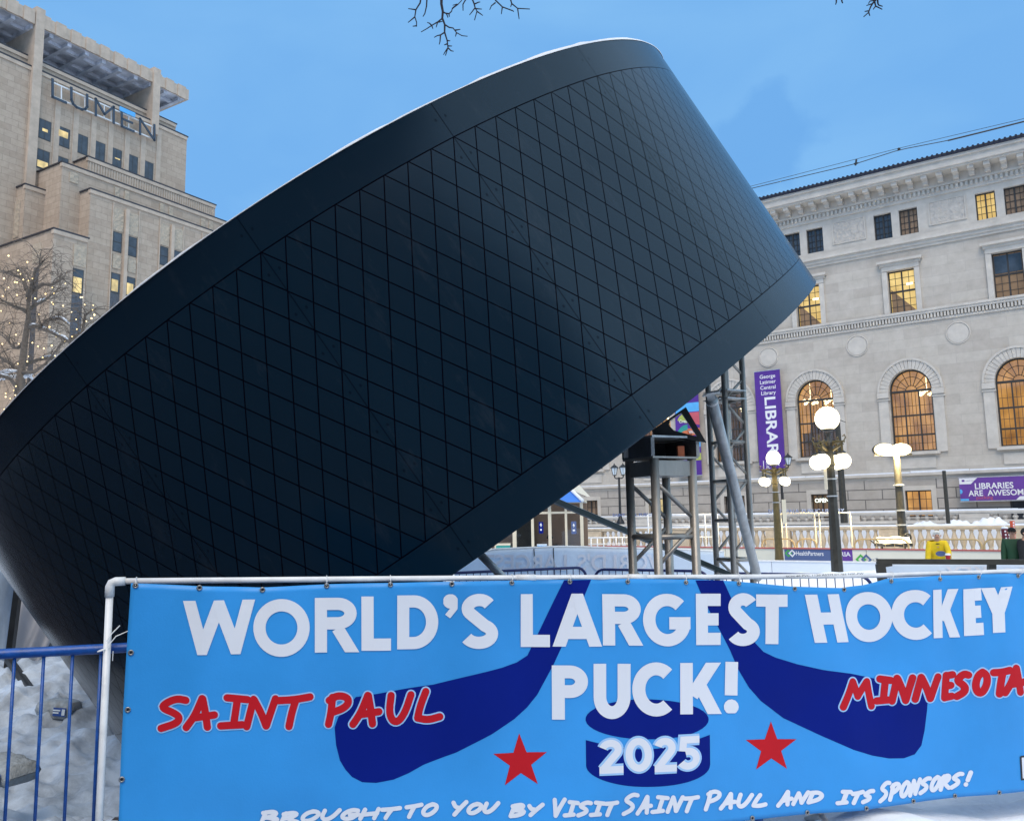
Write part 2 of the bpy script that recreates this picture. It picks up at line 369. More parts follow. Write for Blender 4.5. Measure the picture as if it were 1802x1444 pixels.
_fr = random.Random(5)
FOOT = [(_fr.uniform(-5.4, -1.9), _fr.uniform(4.3, 8.8), _fr.uniform(0, PI)) for _ in range(46)]
def prints(x, y):
    z = 0.0
    for fx, fy, fa in FOOT:
        dx, dy = x - fx, y - fy
        if abs(dx) > 0.3 or abs(dy) > 0.3: continue
        a, b = dx * math.cos(fa) + dy * math.sin(fa), -dx * math.sin(fa) + dy * math.cos(fa); d = (a / 0.17) ** 2 + (b / 0.075) ** 2
        z += -0.055 if d < 0.8 else (0.022 * math.exp(-((d - 1.3) / 0.5) ** 2))
    return z
def axis(a, b, step): return [a + i * step for i in range(int(round((b - a) / step)) + 1)]
xs = [-600, -200, -80, -40, -25, -16, -12, -9.5] + axis(-8, -6, 0.1)[:-1] + axis(-6, -1.6, 0.04)[:-1] + axis(-1.6, 0, 0.08)[:-1] + axis(0, 8, 0.25) + axis(9, 16, 0.5) + [18, 21, 25, 32, 45, 80, 200, 600]
ys = [-300, -80, -25, -10, -4, -1, 1, 2.2] + axis(3, 9.2, 0.045) + axis(9.3, 12, 0.09) + axis(12.5, 20, 0.4) + [21, 23, 26, 29, 31, 33, 35, 38, 42, 50, 70, 120, 300, 900]
g = MB()
nx = len(xs)
g.v = [(x, y, terrain(x, y) + (prints(x, y) if -6 < x < -1.5 and 4 < y < 9.2 else 0.0)) for y in ys for x in xs]
g.f = [(j * nx + i, j * nx + i + 1, (j + 1) * nx + i + 1, (j + 1) * nx + i) for j in range(len(ys) - 1) for i in range(nx - 1)]
g.m = [0] * len(g.f)
def snow_ground():  # trodden snow, base colour also darkened to carry shade beside the puck
    m = mat('shaded_trodden_snow', (0.72, 0.75, 0.80, 1), 0.8, 0, 0.0, 3.0, 0.8, 9.0, 0.25); t = m.node_tree; b = t.nodes['Principled BSDF']
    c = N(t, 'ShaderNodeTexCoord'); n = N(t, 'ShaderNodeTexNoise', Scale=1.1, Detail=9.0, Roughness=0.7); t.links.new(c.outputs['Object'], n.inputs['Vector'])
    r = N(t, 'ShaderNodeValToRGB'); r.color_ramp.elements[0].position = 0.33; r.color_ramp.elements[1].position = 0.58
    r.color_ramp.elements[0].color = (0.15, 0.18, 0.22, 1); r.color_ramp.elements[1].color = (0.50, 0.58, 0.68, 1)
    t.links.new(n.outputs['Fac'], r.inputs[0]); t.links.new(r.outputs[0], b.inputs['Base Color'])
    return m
def darkened_ground(x, y):  # ground painted dark where the puck mirrors it, to deepen its underside
    n_ = 0.5 * fnoise(x, y, 2.0, 1.2) + 0.25 * fnoise(x, y, 6.0, 3.5)
    under = x > -2.0 + n_ and 4.6 < y < 8.5 + n_ and x < 0.9
    left = y < 11.5 + n_ and x < -0.635 * y - 0.2 + 0.25 * n_ and x > -11.0 + n_ and y > -6
    street = -33 < y < -1.5          # unseen street added dark, for the puck to mirror
    return under or left or street
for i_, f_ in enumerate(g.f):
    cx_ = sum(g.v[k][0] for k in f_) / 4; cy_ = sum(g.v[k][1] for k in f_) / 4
    if darkened_ground(cx_, cy_): g.m[i_] = 1
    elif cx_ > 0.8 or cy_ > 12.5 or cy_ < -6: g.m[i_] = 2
go = g.build('ground', [snow_ground(), mat('added_dark_ground', (0.045, 0.042, 0.045, 1), 0.95, 0, 0.5, 2.5, 0.8, 9, spec=0.1), M['snow']], None, True)  # the dark ground colour is put in for the puck's reflection
structure(go)
# ------------------------------------------------------------------ the puck
PR = 3.6
PC = CAM + PR * Vector((-0.2586684, 2.19229672, 0.31467976))
PAZ, PEL = 3.3479628, 0.96966529
PHT, PBD = 0.61609507 * PR, 0.0624581 * PR
AX = Vector((math.cos(PEL) * math.cos(PAZ), math.cos(PEL) * math.sin(PAZ), math.sin(PEL)))
E1 = AX.cross(Vector((0, 0, 1))).normalized()
E2 = E1.cross(AX)
# e1, e2, axis as columns: keep it right handed
if E1.cross(E2).dot(AX) < 0: SGN = -1
else: SGN = 1
def puck_mat(name, grid):
    m = bpy.data.materials.new(name); m.use_nodes = True; t = m.node_tree; b = t.nodes['Principled BSDF']; lk = t.links.new
    def mth(op, a, b_=None, c_=None, clamp=False):
        n = N(t, 'ShaderNodeMath', operation=op, use_clamp=clamp)
        for i, q in enumerate((a, b_, c_)):
            if q is None: continue
            if isinstance(q, (int, float)): n.inputs[i].default_value = q
            else: lk(q, n.inputs[i])
        return n.outputs[0]
    c = N(t, 'ShaderNodeTexCoord'); s = N(t, 'ShaderNodeSeparateXYZ'); lk(c.outputs['Object'], s.inputs[0])
    ys_ = mth('MULTIPLY', s.outputs[1], SGN)
    ph = mth('ARCTAN2', ys_, s.outputs[0])
    pp = mth('MULTIPLY_ADD', ph, 144 / (2 * PI), -172.35 / 2.5 + 200)
    vv = mth('MULTIPLY_ADD', s.outputs[2], 1 / (PHT - 2 * PBD) * 7, 3.5)
    def line(val, width):     # distance to nearest integer under width
        f = mth('FRACT', mth('ADD', val, 0.5)); d = mth('ABSOLUTE', mth('SUBTRACT', f, 0.5))
        return mth('SUBTRACT', 1.0, mth('DIVIDE', d, width), None, True)
    seam = line(mth('DIVIDE', mth('ADD', pp, 0.0), 8.0), 0.004)
    n = N(t, 'ShaderNodeTexNoise', Scale=0.9, Detail=4.0); lk(c.outputs['Object'], n.inputs['Vector'])
    nf = N(t, 'ShaderNodeTexNoise', Scale=60.0, Detail=3.0); lk(c.outputs['Object'], nf.inputs['Vector'])
    # each panel gets a slightly different tone
    pid = mth('FLOOR', mth('DIVIDE', pp, 8.0)); wn = N(t, 'ShaderNodeTexWhiteNoise', noise_dimensions='1D'); lk(pid, wn.inputs['W'])
    if grid:
        la = mth('ADD', pp, vv); lb = mth('SUBTRACT', pp, vv)
        gro = mth('MAXIMUM', line(la, 0.032), line(lb, 0.032))
        mask = mth('MAXIMUM', mth('MULTIPLY', mth('MULTIPLY', gro, 2.5, None, True), 1.0), mth('MULTIPLY', seam, 0.8))
        edge = mth('GREATER_THAN', mth('ABSOLUTE', vv), 0.0); ev = mth('ABSOLUTE', mth('SUBTRACT', vv, 3.5)); mask = mth('MAXIMUM', mask, mth('GREATER_THAN', ev, 3.472))
        cid = mth('ADD', mth('FLOOR', la), mth('MULTIPLY', mth('FLOOR', lb), 17.13)); w2 = N(t, 'ShaderNodeTexWhiteNoise', noise_dimensions='1D'); lk(cid, w2.inputs['W'])
    else:
        mask = mth('MULTIPLY', seam, 0.8); gro = seam; w2 = wn
    # bolt heads beside the seams
    sd = mth('ABSOLUTE', mth('SUBTRACT', mth('FRACT', mth('ADD', mth('DIVIDE', pp, 8.0), 0.5)), 0.5))
    b1 = mth('SUBTRACT', 1.0, mth('DIVIDE', mth('ABSOLUTE', mth('SUBTRACT', sd, 0.027)), 0.0065), None, True)
    b2 = line(mth('ADD', mth('MULTIPLY', vv, 1.0), 0.5), 0.045)
    bolt = mth('MULTIPLY', mth('MULTIPLY', b1, b2), 3.0, None, True)
    mask = mth('MAXIMUM', mask, mth('MULTIPLY', bolt, 0.5))
    base = N(t, 'ShaderNodeValToRGB'); base.color_ramp.elements[0].color = (0.0016, 0.0105, 0.022, 1); base.color_ramp.elements[1].color = (0.0028, 0.0150, 0.030, 1)
    vmix = mth('ADD', mth('MULTIPLY', n.outputs['Fac'], 0.55), mth('ADD', mth('MULTIPLY', wn.outputs['Value'], 0.25), mth('MULTIPLY', w2.outputs['Value'], 0.2)))
    lk(vmix, base.inputs[0])
    mixc = N(t, 'ShaderNodeMixRGB'); mixc.inputs[2].default_value = (0.0008, 0.0009, 0.004, 1); lk(mask, mixc.inputs[0]); lk(base.outputs[0], mixc.inputs[1]); lk(mixc.outputs[0], b.inputs['Base Color'])
    mpd = N(t, 'ShaderNodeMapping'); mpd.inputs['Scale'].default_value = (1.0, 1.0, 0.35); lk(c.outputs['Object'], mpd.inputs[0])
    nd = N(t, 'ShaderNodeTexNoise', Scale=5.0, Detail=9.0, Roughness=0.72); lk(mpd.outputs[0], nd.inputs['Vector'])
    du = mth('MULTIPLY', mth('SUBTRACT', nd.outputs['Fac'], 0.56, None, True), 1.3, None, True)
    mixd = N(t, 'ShaderNodeMixRGB'); mixd.inputs[2].default_value = (0.05, 0.06, 0.075, 1); lk(du, mixd.inputs[0]); lk(mixc.outputs[0], mixd.inputs[1]); lk(mixd.outputs[0], b.inputs['Base Color'])
    ro = mth('MULTIPLY_ADD', n.outputs['Fac'], 0.07, 0.20); lk(ro, b.inputs['Roughness'])
    spv = mth('SUBTRACT', 0.42, mth('MULTIPLY', mask, 0.39)); lk(spv, b.inputs['Specular IOR Level'])
    hgt = mth('ADD', mth('MULTIPLY', gro, -1.0), mth('MULTIPLY', mth('MULTIPLY', wn.outputs['Value'], n.outputs['Fac']), 0.2))
    bp = N(t, 'ShaderNodeBump', Strength=0.08, Distance=0.004); lk(hgt, bp.inputs['Height'])
    nb = N(t, 'ShaderNodeTexNoise', Scale=1.6, Detail=2.0); lk(c.outputs['Object'], nb.inputs['Vector'])
    bp2 = N(t, 'ShaderNodeBump', Strength=0.16, Distance=0.03); lk(nb.outputs['Fac'], bp2.inputs['Height']); lk(bp.outputs[0], bp2.inputs['Normal'])
    lk(bp2.outputs[0], b.inputs['Normal'])
    return m
PM = Matrix(((E1.x, SGN * E2.x, AX.x, PC.x), (E1.y, SGN * E2.y, AX.y, PC.y), (E1.z, SGN * E2.z, AX.z, PC.z), (0, 0, 0, 1)))
puck = thing('giant_puck', 'gigantic black hockey puck with grooved diamond side, tilted on its edge behind the blue banner', 'hockey puck')
puck.matrix_world = PM
hz, hb = PHT / 2, PBD
mg, mr = puck_mat('black_grooved_panel', True), puck_mat('black_rim_panel', False)
m_ = MB(); m_.lathe([(PR, -hz + hb), (PR, 0), (PR, hz - hb)], 360); m_.f = m_.f[:-2]; m_.m = m_.m[:-2]
def panel_flat(mb):       # each of the 18 panels is bent a little flatter than the true circle
    for i, (x, y, z) in enumerate(mb.v):
        r = math.hypot(x, y)
        if r < PR - 0.05: continue
        f = ((math.degrees(math.atan2(y * SGN, x)) - 172.35) / 20.0) % 1.0; k = 1 - 0.0045 * (1 - (2 * f - 1) ** 2) / r
        mb.v[i] = (x * k, y * k, z)
panel_flat(m_)
m_.build('side_wall', mg, puck, True)
for sg in (1, -1):
    pr = [(PR + 0.0, hz - hb), (PR + 0.0004, hz - hb + 0.004), (PR + 0.0004, hz - 0.012), (PR + 0.004, hz), (PR - 0.25, hz + 0.001)]
    pr = [(r, sg * z) for r, z in pr]
    if sg < 0: pr = pr[::-1]
    q = MB(); q.lathe(pr, 360); q.f = q.f[:-2]; q.m = q.m[:-2]
    panel_flat(q)
    q.build('rim_band', mr, puck, True, 30)
    cp = MB()
    cp.lathe([(0.001, 0), (PR - 0.252, 0)] if sg > 0 else [(PR - 0.252, 0), (0.001, 0)], 120)
    cp.f = [f for f in cp.f if len(f) == 4]; cp.m = [0] * len(cp.f)
    co = cp.build('end_cap', mr, puck); co.location = (0, 0, sg * (hz + 0.0))
# snow lying on the upper face
sn = MB(); nr, na = 26, 240
for i in range(nr + 1):
    r = (PR + 0.006) * (i / nr) ** 0.5
    for j in range(na):
        a = 2 * PI * j / na
        x, y = r * math.cos(a), r * math.sin(a)
        h = 0.05 + 0.035 * fnoise(x, y, 2.0, 1.3) + 0.02 * fnoise(x, y, 7.0, 4.0)
        if i == nr: h = max(0.006, 0.004 + 0.018 * fnoise(x, y, 3.0, 0.7) + 0.012 * fnoise(x, y, 8.0, 4.0) + (0.012 if 150 < (math.degrees(a) * SGN - 0) % 360 < 168 else 0.0))
        elif i >= nr - 1: h = max(0.008, 0.010 + 0.02 * fnoise(x, y, 3.0, 0.8) + 0.018 * fnoise(x, y, 8.0, 5.0))
        sn.v.append((x, y, hz + max(0.004, h)))
for j in range(na): a = 2 * PI * j / na; sn.v.append(((PR + 0.004) * math.cos(a), (PR + 0.004) * math.sin(a), hz + 0.002))
nr += 1
sn.f = [(i * na + j, i * na + (j + 1) % na, (i + 1) * na + (j + 1) % na, (i + 1) * na + j) for i in range(nr) for j in range(na)]
sn.m = [0] * len(sn.f)
so_ = sn.build('snow_layer', M['snow'], None, True); so_.matrix_world = PM
tag(so_, 'thin crust of white snow lying along the top edge of the giant black puck', 'snow')
# ------------------------------------------------------------------ facades
class Face:       # a vertical facade: u to the right, z up, y into the building
    def __init__(s, origin, udir):
        s.o = Vector((origin[0], origin[1], 0)); s.u = Vector((udir[0], udir[1], 0)).normalized(); s.n = Vector((-s.u.y, s.u.x, 0))
        s.rz = math.atan2(s.u.y, s.u.x)
    def px(s, x, y, off=0.0):
        r = ray(x, y); t = ((s.o - CAM).dot(s.n) + off) / r.dot(s.n); p = CAM + r * t
        return ((p - s.o).dot(s.u), p.z)
    def world(s, u, y, z): return s.o + s.u * u + s.n * y + Vector((0, 0, z))
def text_mesh(body, size, bold=0.0, align='CENTER', depth=0.0, spacing=1.0):
    c = bpy.data.curves.new('t', 'FONT'); c.body = body; c.size = size; c.offset = bold * size; c.align_x = align; c.extrude = depth; c.space_character = spacing; c.resolution_u = 4
    o = bpy.data.objects.new('t', c); COL.objects.link(o)
    dg = bpy.context.evaluated_depsgraph_get(); me = bpy.data.meshes.new_from_object(o.evaluated_get(dg))
    bpy.data.objects.remove(o); bpy.data.curves.remove(c)
    return me
def add_text(mb, body, fn, size, bold=0.0, align='CENTER', mi=0, spacing=1.0, wid=None):
    # fn maps text plane (x, y) to a 3-D point; wid = wanted total width
    me = text_mesh(body, size, bold, align, 0, spacing)
    vs = [v.co.copy() for v in me.vertices]
    if wid and vs:
        x0, x1 = min(v.x for v in vs), max(v.x for v in vs); k = wid / (x1 - x0)
        for v in vs: v.x *= k
    mb.add([fn(v.x, v.y) for v in vs], [tuple(p.vertices) for p in me.polygons], mi)
    bpy.data.meshes.remove(me)
def wall_with_holes(mb, outer, holes, y=0.0, mi=0, reveal=0.0, rmi=0):
    loops = [[Vector((a, b, 0)) for a, b in outer]] + [[Vector((a, b, 0)) for a, b in h] for h in holes]
    flat = [p for l in loops for p in l]
    tris = tessellate_polygon(loops)
    out_ = []
    for t in tris:
        a, b, c = (flat[i] for i in t)
        ar = (b - a).cross(c - a).z
        if abs(ar) < 1e-9: continue
        out_.append(tuple(t) if ar > 0 else tuple(reversed(t)))
    mb.add([(p.x, y, p.y) for p in flat], out_, mi)
    if reveal:
        for h in holes:
            n = len(h); area = sum(h[i][0] * h[(i + 1) % n][1] - h[(i + 1) % n][0] * h[i][1] for i in range(n))
            fs = [(i, (i + 1) % n, (i + 1) % n + n, i + n) for i in range(n)]
            if area < 0: fs = [tuple(reversed(f)) for f in fs]
            mb.add([(a, y, b) for a, b in h] + [(a, y + reveal, b) for a, b in h], fs, rmi)
def arch(u, hw, z0, zs, seg=18):
    return [(u - hw, z0), (u + hw, z0)] + [(u + hw * math.cos(PI * i / seg), zs + hw * 1.08 * math.sin(PI * i / seg)) for i in range(seg + 1)]
def rect(u0, u1, z0, z1): return [(u0, z0), (u1, z0), (u1, z1), (u0, z1)]
# ------------------------------------------------------------------ the library
LU = Vector((-math.cos(R_(144.3)), -math.sin(R_(144.3)), 0))
LF = Face(CAM + ray(1600, 835) * 50, LU)
lib = thing('library_building', 'long grey marble library with lit arched windows, dark tiled roof and dentilled cornice', 'building', LF.world(0.333, 0, -0.69), LF.rz)
lib.scale = (0.965, 1, 0.987)
BAY, U0 = 5.93, 0.10
ks = list(range(-6, 3))
UL, UR = U0 - 6.5 * BAY, U0 + 2.5 * BAY
holes_up, holes_mid, holes_low = [], [], []
for k in ks:
    u = U0 + k * BAY
    holes_mid.append(arch(u, 1.24, 6.0, 9.78)); holes_mid.append(rect(u - 0.80, u + 0.80, 14.75, 17.52))
    holes_up += [rect(u - 1.38, u - 0.30, 19.72, 21.4), rect(u + 0.16, u + 1.26, 19.72, 21.4)]
    if k == -1: holes_low.append(rect(-6.45, -5.1, 2.0, 3.55))
    elif k in (-4, -3, -2, 0): holes_low.append(rect(u - 0.75, u + 0.75, 2.0, 3.6))
w1 = MB(); wall_with_holes(w1, rect(UL, UR, 4.75, 18.7), holes_mid, 0.0, 0, 0.45, 0)
w1.build('wall', M['grey'], lib)
w2 = MB(); wall_with_holes(w2, rect(UL, UR, 19.48, 21.8), holes_up, 0.02, 0, 0.4, 0)
w2.build('attic_wall', M['grey_plain'], lib)
w3 = MB(); wall_with_holes(w3, rect(UL, UR, 0.0, 4.3), holes_low, -0.12, 0, 0.5, 0)
w3.build('rusticated_base', M['grey_rust'], lib)
w4 = MB(); w4.box(UL, UR, 6.2, 22, 0, 23.2); w4.box(UL - 0.02, UL, -0.1, 6.2, 0, 21.7); w4.box(UR, UR + 0.02, -0.1, 6.2, 0, 21.7)
w4.build('rear_wall', M['grey'], lib)
cn = MB()
cn.box(UL, UR, -0.14, 0.5, 4.301, 4.5); cn.box(UL, UR, -0.32, 0.5, 4.5, 4.66); cn.box(UL, UR, -0.07, 0.5, 4.66, 4.749)      # water table
cn.box(UL, UR, -0.10, 0.4, 13.98, 14.12); cn.box(UL, UR, -0.20, 0.4, 14.44, 14.60); cn.box(UL, UR, -0.26, 0.4, 14.60, 14.74)
for i in range(int((UR - UL) / 0.19)): cn.box(UL + i * 0.19, UL + i * 0.19 + 0.11, -0.17, 0.0, 14.14, 14.43)
cn.box(UL, UR, -0.10, 0.3, 18.701, 18.88); cn.box(UL, UR, -0.20, 0.3, 18.88, 19.1); cn.box(UL, UR, -0.36, 0.3, 19.1, 19.28); cn.box(UL, UR, -0.24, 0.3, 19.28, 19.479)
cn.build('string_course', M['grey_plain'], lib)
co = MB()
co.box(UL, UR, -0.12, 0.4, 21.801, 21.98)
for i in range(int((UR - UL) / 0.27)): co.box(UL + i * 0.27, UL + i * 0.27 + 0.15, -0.24, -0.12, 21.99, 22.26)
co.box(UL, UR, -0.12, 0.4, 21.98, 22.28); co.box(UL, UR, -0.30, 0.4, 22.28, 22.42)
co.box(UL, UR, -0.26, 0.4, 22.42, 22.9)
co.box(UL, UR, -1.25, 0.4, 22.9, 23.02); co.box(UL, UR, -1.36, 0.4, 23.02, 23.45); co.box(UL, UR, -1.5, 0.4, 23.45, 23.62)
co.build('cornice', M['grey_plain'], lib)
mo = MB()
for i in range(int((UR - UL) / 0.87)):
    u = UL + 0.3 + i * 0.87
    mo.box(u, u + 0.34, -1.12, -0.27, 22.68, 22.895); mo.box(u + 0.02, u + 0.32, -0.62, -0.265, 22.45, 22.679)
mo.build('modillions', M['grey_plain'], lib)
rf = MB()
rf.box(UL - 0.3, UR + 0.3, -1.62, 0.6, 23.63, 23.71)
for i in range(int((UR - UL) / 0.28)):
    u = UL + i * 0.28
    rf.tube([(u, -1.68, 23.77), (u, 2.0, 24.6)], 0.075, 6)
rf.add([(UL - 0.3, -1.6, 23.72), (UR + 0.3, -1.6, 23.72), (UR + 0.3, 9, 27.3), (UL - 0.3, 9, 27.3)], [(0, 1, 2, 3)])
rf.build('roof', M['tile'], lib)
gt = MB(); gt.tube([(UL, -1.60, 23.74), (UR, -1.60, 23.74)], 0.05, 6); gt.build('gutter', M['blackmetal'], rf and lib)
# snow on the water table
sw = MB()
u = UL
while u < UR:
    l = random.uniform(3, 9); e = min(UR, u + l); h = random.uniform(0.05, 0.13)
    sw.box(u, e - 0.05, -0.31, -0.10, 4.662, 4.662 + h); u = e + random.choice((0, 0, 0.25))
sw.build('ledge_snow', M['snow'], lib)
# carved panels and medallions
for k in ks[2:]:
    u = U0 + (k - 0.5) * BAY
    p = MB(); p.box(u - 0.97, u + 0.97, -0.02, 0.018, 20.05, 21.42)
    p2 = p.build('carved_panel', M['grey_carved'], lib)
    f = MB()
    for a, b, c, d in ((-1.07, 1.07, 21.43, 21.5), (-1.07, 1.07, 19.97, 20.04), (-1.07, -0.98, 20.041, 21.429), (0.98, 1.07, 20.041, 21.429)): f.box(u + a, u + b, -0.05, 0.018, c, d)
    f.build('panel_frame', M['grey_plain'], p2)
    c = MB()
    ring = [(u + 0.66 * math.cos(2 * PI * i / 32), -0.012, 13.0 + 0.66 * math.sin(2 * PI * i / 32)) for i in range(33)]
    c.tube(ring, 0.045, 6, False)
    c.lathe([(0.0001, 0), (0.58, 0), (0.60, -0.03)], 32); c.v[-96:] = [(u + x, -0.03 + z * 0.5, 13.0 + y) for x, y, z in c.v[-96:]]
    c.build('medallion', M['grey_plain'], lib)
def rect_window(parent, name, u0, u1, z0, z1, y, cols, rows, pane_m, blind=None, mid=True, fw=0.07):
    f = MB(); f.box(u0, u0 + fw, y - 0.05, y + 0.06, z0, z1); f.box(u1 - fw, u1, y - 0.05, y + 0.06, z0, z1)
    f.box(u0 + fw, u1 - fw, y - 0.045, y + 0.055, z0, z0 + fw); f.box(u0 + fw, u1 - fw, y - 0.045, y + 0.055, z1 - fw, z1)
    um = (u0 + u1) / 2
    f.box(um - 0.045, um + 0.045, y - 0.04, y + 0.04, z0 + fw, z1 - fw)
    if mid: zm = z0 + (z1 - z0) * 0.52; f.box(u0 + fw, u1 - fw, y - 0.038, y + 0.038, zm - 0.05, zm + 0.05)
    for i in range(1, cols):
        x = u0 + (u1 - u0) * i / cols
        if abs(x - um) > 0.06: f.box(x - 0.014, x + 0.014, y - 0.02, y + 0.02, z0 + fw, z1 - fw)
    for i in range(1, rows):
        z = z0 + (z1 - z0) * i / rows; f.box(u0 + fw, u1 - fw, y - 0.018, y + 0.018, z - 0.014, z + 0.014)
    o = f.build('window', M['frame'], parent)
    p = MB(); p.add([(u0 + 0.02, y + 0.03, z0 + 0.02), (u1 - 0.02, y + 0.03, z0 + 0.02), (u1 - 0.02, y + 0.03, z1 - 0.02), (u0 + 0.02, y + 0.03, z1 - 0.02)], [(0, 1, 2, 3)])
    p.build('pane', pane_m, o)
    return o
top_m = {(-1, 0): 'slate_glass', (-1, 1): 'slate_glass', (0, 0): 'slate_glass', (0, 1): 'curtain', (1, 0): 'yellow', (1, 1): 'curtain'}
for k in ks[2:]:
    u = U0 + k * BAY
    # moulded surround and hood of the second floor windows
    s_ = MB()
    s_.box(u - 1.12, u - 0.81, -0.13, 0.1, 14.741, 17.5); s_.box(u + 0.81, u + 1.12, -0.13, 0.1, 14.741, 17.5); s_.box(u - 1.12, u + 1.12, -0.13, 0.1, 17.53, 17.84)
    s_.box(u - 1.22, u + 1.22, -0.22, 0.1, 17.841, 18.0); s_.box(u - 1.34, u + 1.34, -0.38, 0.1, 18.0, 18.16)
    s_.build('window_surround', M['grey_plain'], lib)
    pm = 'brown_lit' if k == 1 else 'yellow'
    wo = rect_window(lib, 'window', u - 0.80, u + 0.80, 14.75, 17.52, 0.3, 4, 6, M[pm])
    if k == 1:
        p = MB(); p.box(u - 0.72, u + 0.72, 0.27, 0.305, 16.3, 17.4); p.build('blind', M['slate_glass'], wo)
    elif k >= -1:
        p = MB(); p.add([(u - 0.7, 0.315, 14.82), (u + 0.75, 0.315, 14.82), (u - 0.7, 0.315, 16.4)], [(0, 1, 2)]); p.build('sloping_shade', M['brown_lit'], wo)
        p = MB(); p.box(u + 0.25, u + 0.62, 0.26, 0.31, 16.55, 16.66); p.build('ceiling_lamp', M['chand'], wo)
    for j, (a, b) in enumerate(((-1.38, -0.30), (0.16, 1.26))):
        rect_window(lib, 'window', u + a, u + b, 19.72, 21.4, 0.28, 4, 4, M[top_m.get((k, j), 'slate_glass')], mid=False)
    # arched windows
    hw, z0, zs = 1.24, 6.0, 9.78
    a_ = MB()
    n = 22
    for r0, r1, y0 in ((hw + 0.02, hw + 0.55, -0.10), (hw + 0.55, hw + 0.68, -0.16)):
        for i in range(n):
            t0, t1 = PI * i / n, PI * (i + 1) / n; gap = 0.006 if r0 < hw + 0.1 else 0.0
            pts = [(u + r * math.cos(t), zs + r * 1.06 * math.sin(t)) for r, t in ((r0, t0 + gap), (r1, t0 + gap), (r1, t1 - gap), (r0, t1 - gap))]
            a_.prism(pts, y0, 0.1)
    for sgn in (-1, 1):
        ua, ub = sorted((u + sgn * (hw + 0.01), u + sgn * (hw + 0.70)))
        a_.box(ua, ub, -0.22, 0.1, zs - 0.36, zs - 0.02); a_.box(ua + 0.04, ub - 0.06, -0.12, 0.1, 5.9, zs - 0.361); a_.box(ua - 0.02, ub + 0.04, -0.17, 0.1, zs - 0.52, zs - 0.44)
    a_.box(u - 1.45, u + 1.45, -0.25, 0.12, 5.78, 5.95); a_.box(u - 1.15, u + 1.15, -0.06, 0.1, 4.95, 5.6)
    a_.build('arch_surround', M['grey_plain'], lib)
    f = MB(); y = 0.34
    outer = arch(u, hw, z0, zs, 24); inner = arch(u, hw - 0.09, z0 + 0.08, zs, 24)
    wall_with_holes(f, outer, [inner], y - 0.06, 0, 0.1)
    f.box(u - hw + 0.09, u + hw - 0.09, y - 0.05, y + 0.05, zs - 0.07, zs + 0.07)
    for dx in (-0.42, 0.42): f.box(u + dx - 0.04, u + dx + 0.04, y - 0.04, y + 0.04, z0 + 0.08, zs - 0.071)
    for zz in (7.02, 8.25): f.box(u - hw + 0.09, u + hw - 0.09, y - 0.045, y + 0.045, zz - 0.05, zz + 0.05)
    for dx in (-0.98, -0.70, -0.21, 0.0, 0.21, 0.70, 0.98): f.box(u + dx - 0.012, u + dx + 0.012, y - 0.02, y + 0.02, z0 + 0.08, zs - 0.07)
    for zz in (6.5, 7.6, 8.85): f.box(u - hw + 0.09, u + hw - 0.09, y - 0.018, y + 0.018, zz - 0.012, zz + 0.012)
    for i in range(1, 8):
        t = PI * i / 8; f.bar((u + 0.3 * math.cos(t), y, zs + 0.3 * math.sin(t)), (u + 1.2 * math.cos(t), y, zs + 1.28 * math.sin(t)), 0.03, 0.04)
    for rr in (0.34, 0.85): f.tube([(u + rr * math.cos(PI * i / 16), y, zs + rr * 1.05 * math.sin(PI * i / 16)) for i in range(17)], 0.02, 5)
    wo = f.build('arched_window', M['frame'], lib)
    p = MB(); wall_with_holes(p, arch(u, hw - 0.05, z0 + 0.02, zs, 24), [], y + 0.06)
    p.build('pane', M['glass'], wo)
    rm = MB()     # the lit reading room behind
    rm.box(u - 2.6, u + 2.6, 4.2, 4.3, 4.9, 12.4)
    mm = 'amber' if k >= 0 else ('amber_dim' if k == -2 else 'amber')
    rm.build('room_back', M[mm], wo)
    ch = MB()
    for (dx, dz) in ((0.75, 9.85), (-0.65, 9.95) if k == -1 else (1.9, 9.9)):
        for i in range(9): ch.sphere((u + dx + 0.42 * math.cos(i * 0.7), 1.3 + 0.35 * math.sin(i * 0.7), dz - 0.15 + (0.14 if i % 2 else -0.06)), 0.105, 8, 6)
        ch.tube([(u + dx, 1.3, dz + 0.1), (u + dx, 1.3, 12.0)], 0.02, 5)
    ch.build('chandelier', M['chand'], wo)
    if k <= -1:
        sh = MB(); sh.box(u - 1.9, u + 1.9, 3.2, 3.4, 4.9, 7.9); sh.lathe([(1.2, 0), (1.2, 0.1), (0.001, 0.11)], 24)
        sh.v[-72:] = [(u - 0.2 + x, 3.3 + z, 7.9 + abs(y_)) for x, y_, z in sh.v[-72:]]
        sh.build('dark_shelves', M['amber_dim'], wo)
for k in (-4, -3, -2, -1, 0):
    u = U0 + k * BAY; a, b, c, d = (-6.45, -5.1, 2.0, 3.55) if k == -1 else (u - 0.75, u + 0.75, 2.0, 3.6)
    wo = rect_window(lib, 'window', a, b, c, d, 0.2, 4, 3, M[{-4: 'curtain', -3: 'yellow_pale', -2: 'curtain', -1: 'amber_dim', 0: 'amber'}[k]], mid=False)
    s_ = MB(); s_.box(a - 0.28, a, -0.16, 0.0, c, d + 0.001); s_.box(b, b + 0.28, -0.16, 0.0, c, d + 0.001); s_.box(a - 0.28, b + 0.28, -0.16, 0.0, d + 0.002, d + 0.28)
    s_.build('window_surround', M['grey_plain'], lib)
dr = MB(); dr.box(5.1, 6.9, -0.15, -0.122, 0.6, 3.1); do = dr.build('entrance_door', M['glass_dark'], lib)
d2 = MB()
for a, b, c, d in ((5.0, 5.1, 0.6, 3.2), (6.9, 7.0, 0.6, 3.2), (5.1, 6.9, 3.1, 3.2), (5.98, 6.02, 0.6, 3.1)): d2.box(a, b, -0.2, -0.122, c, d)
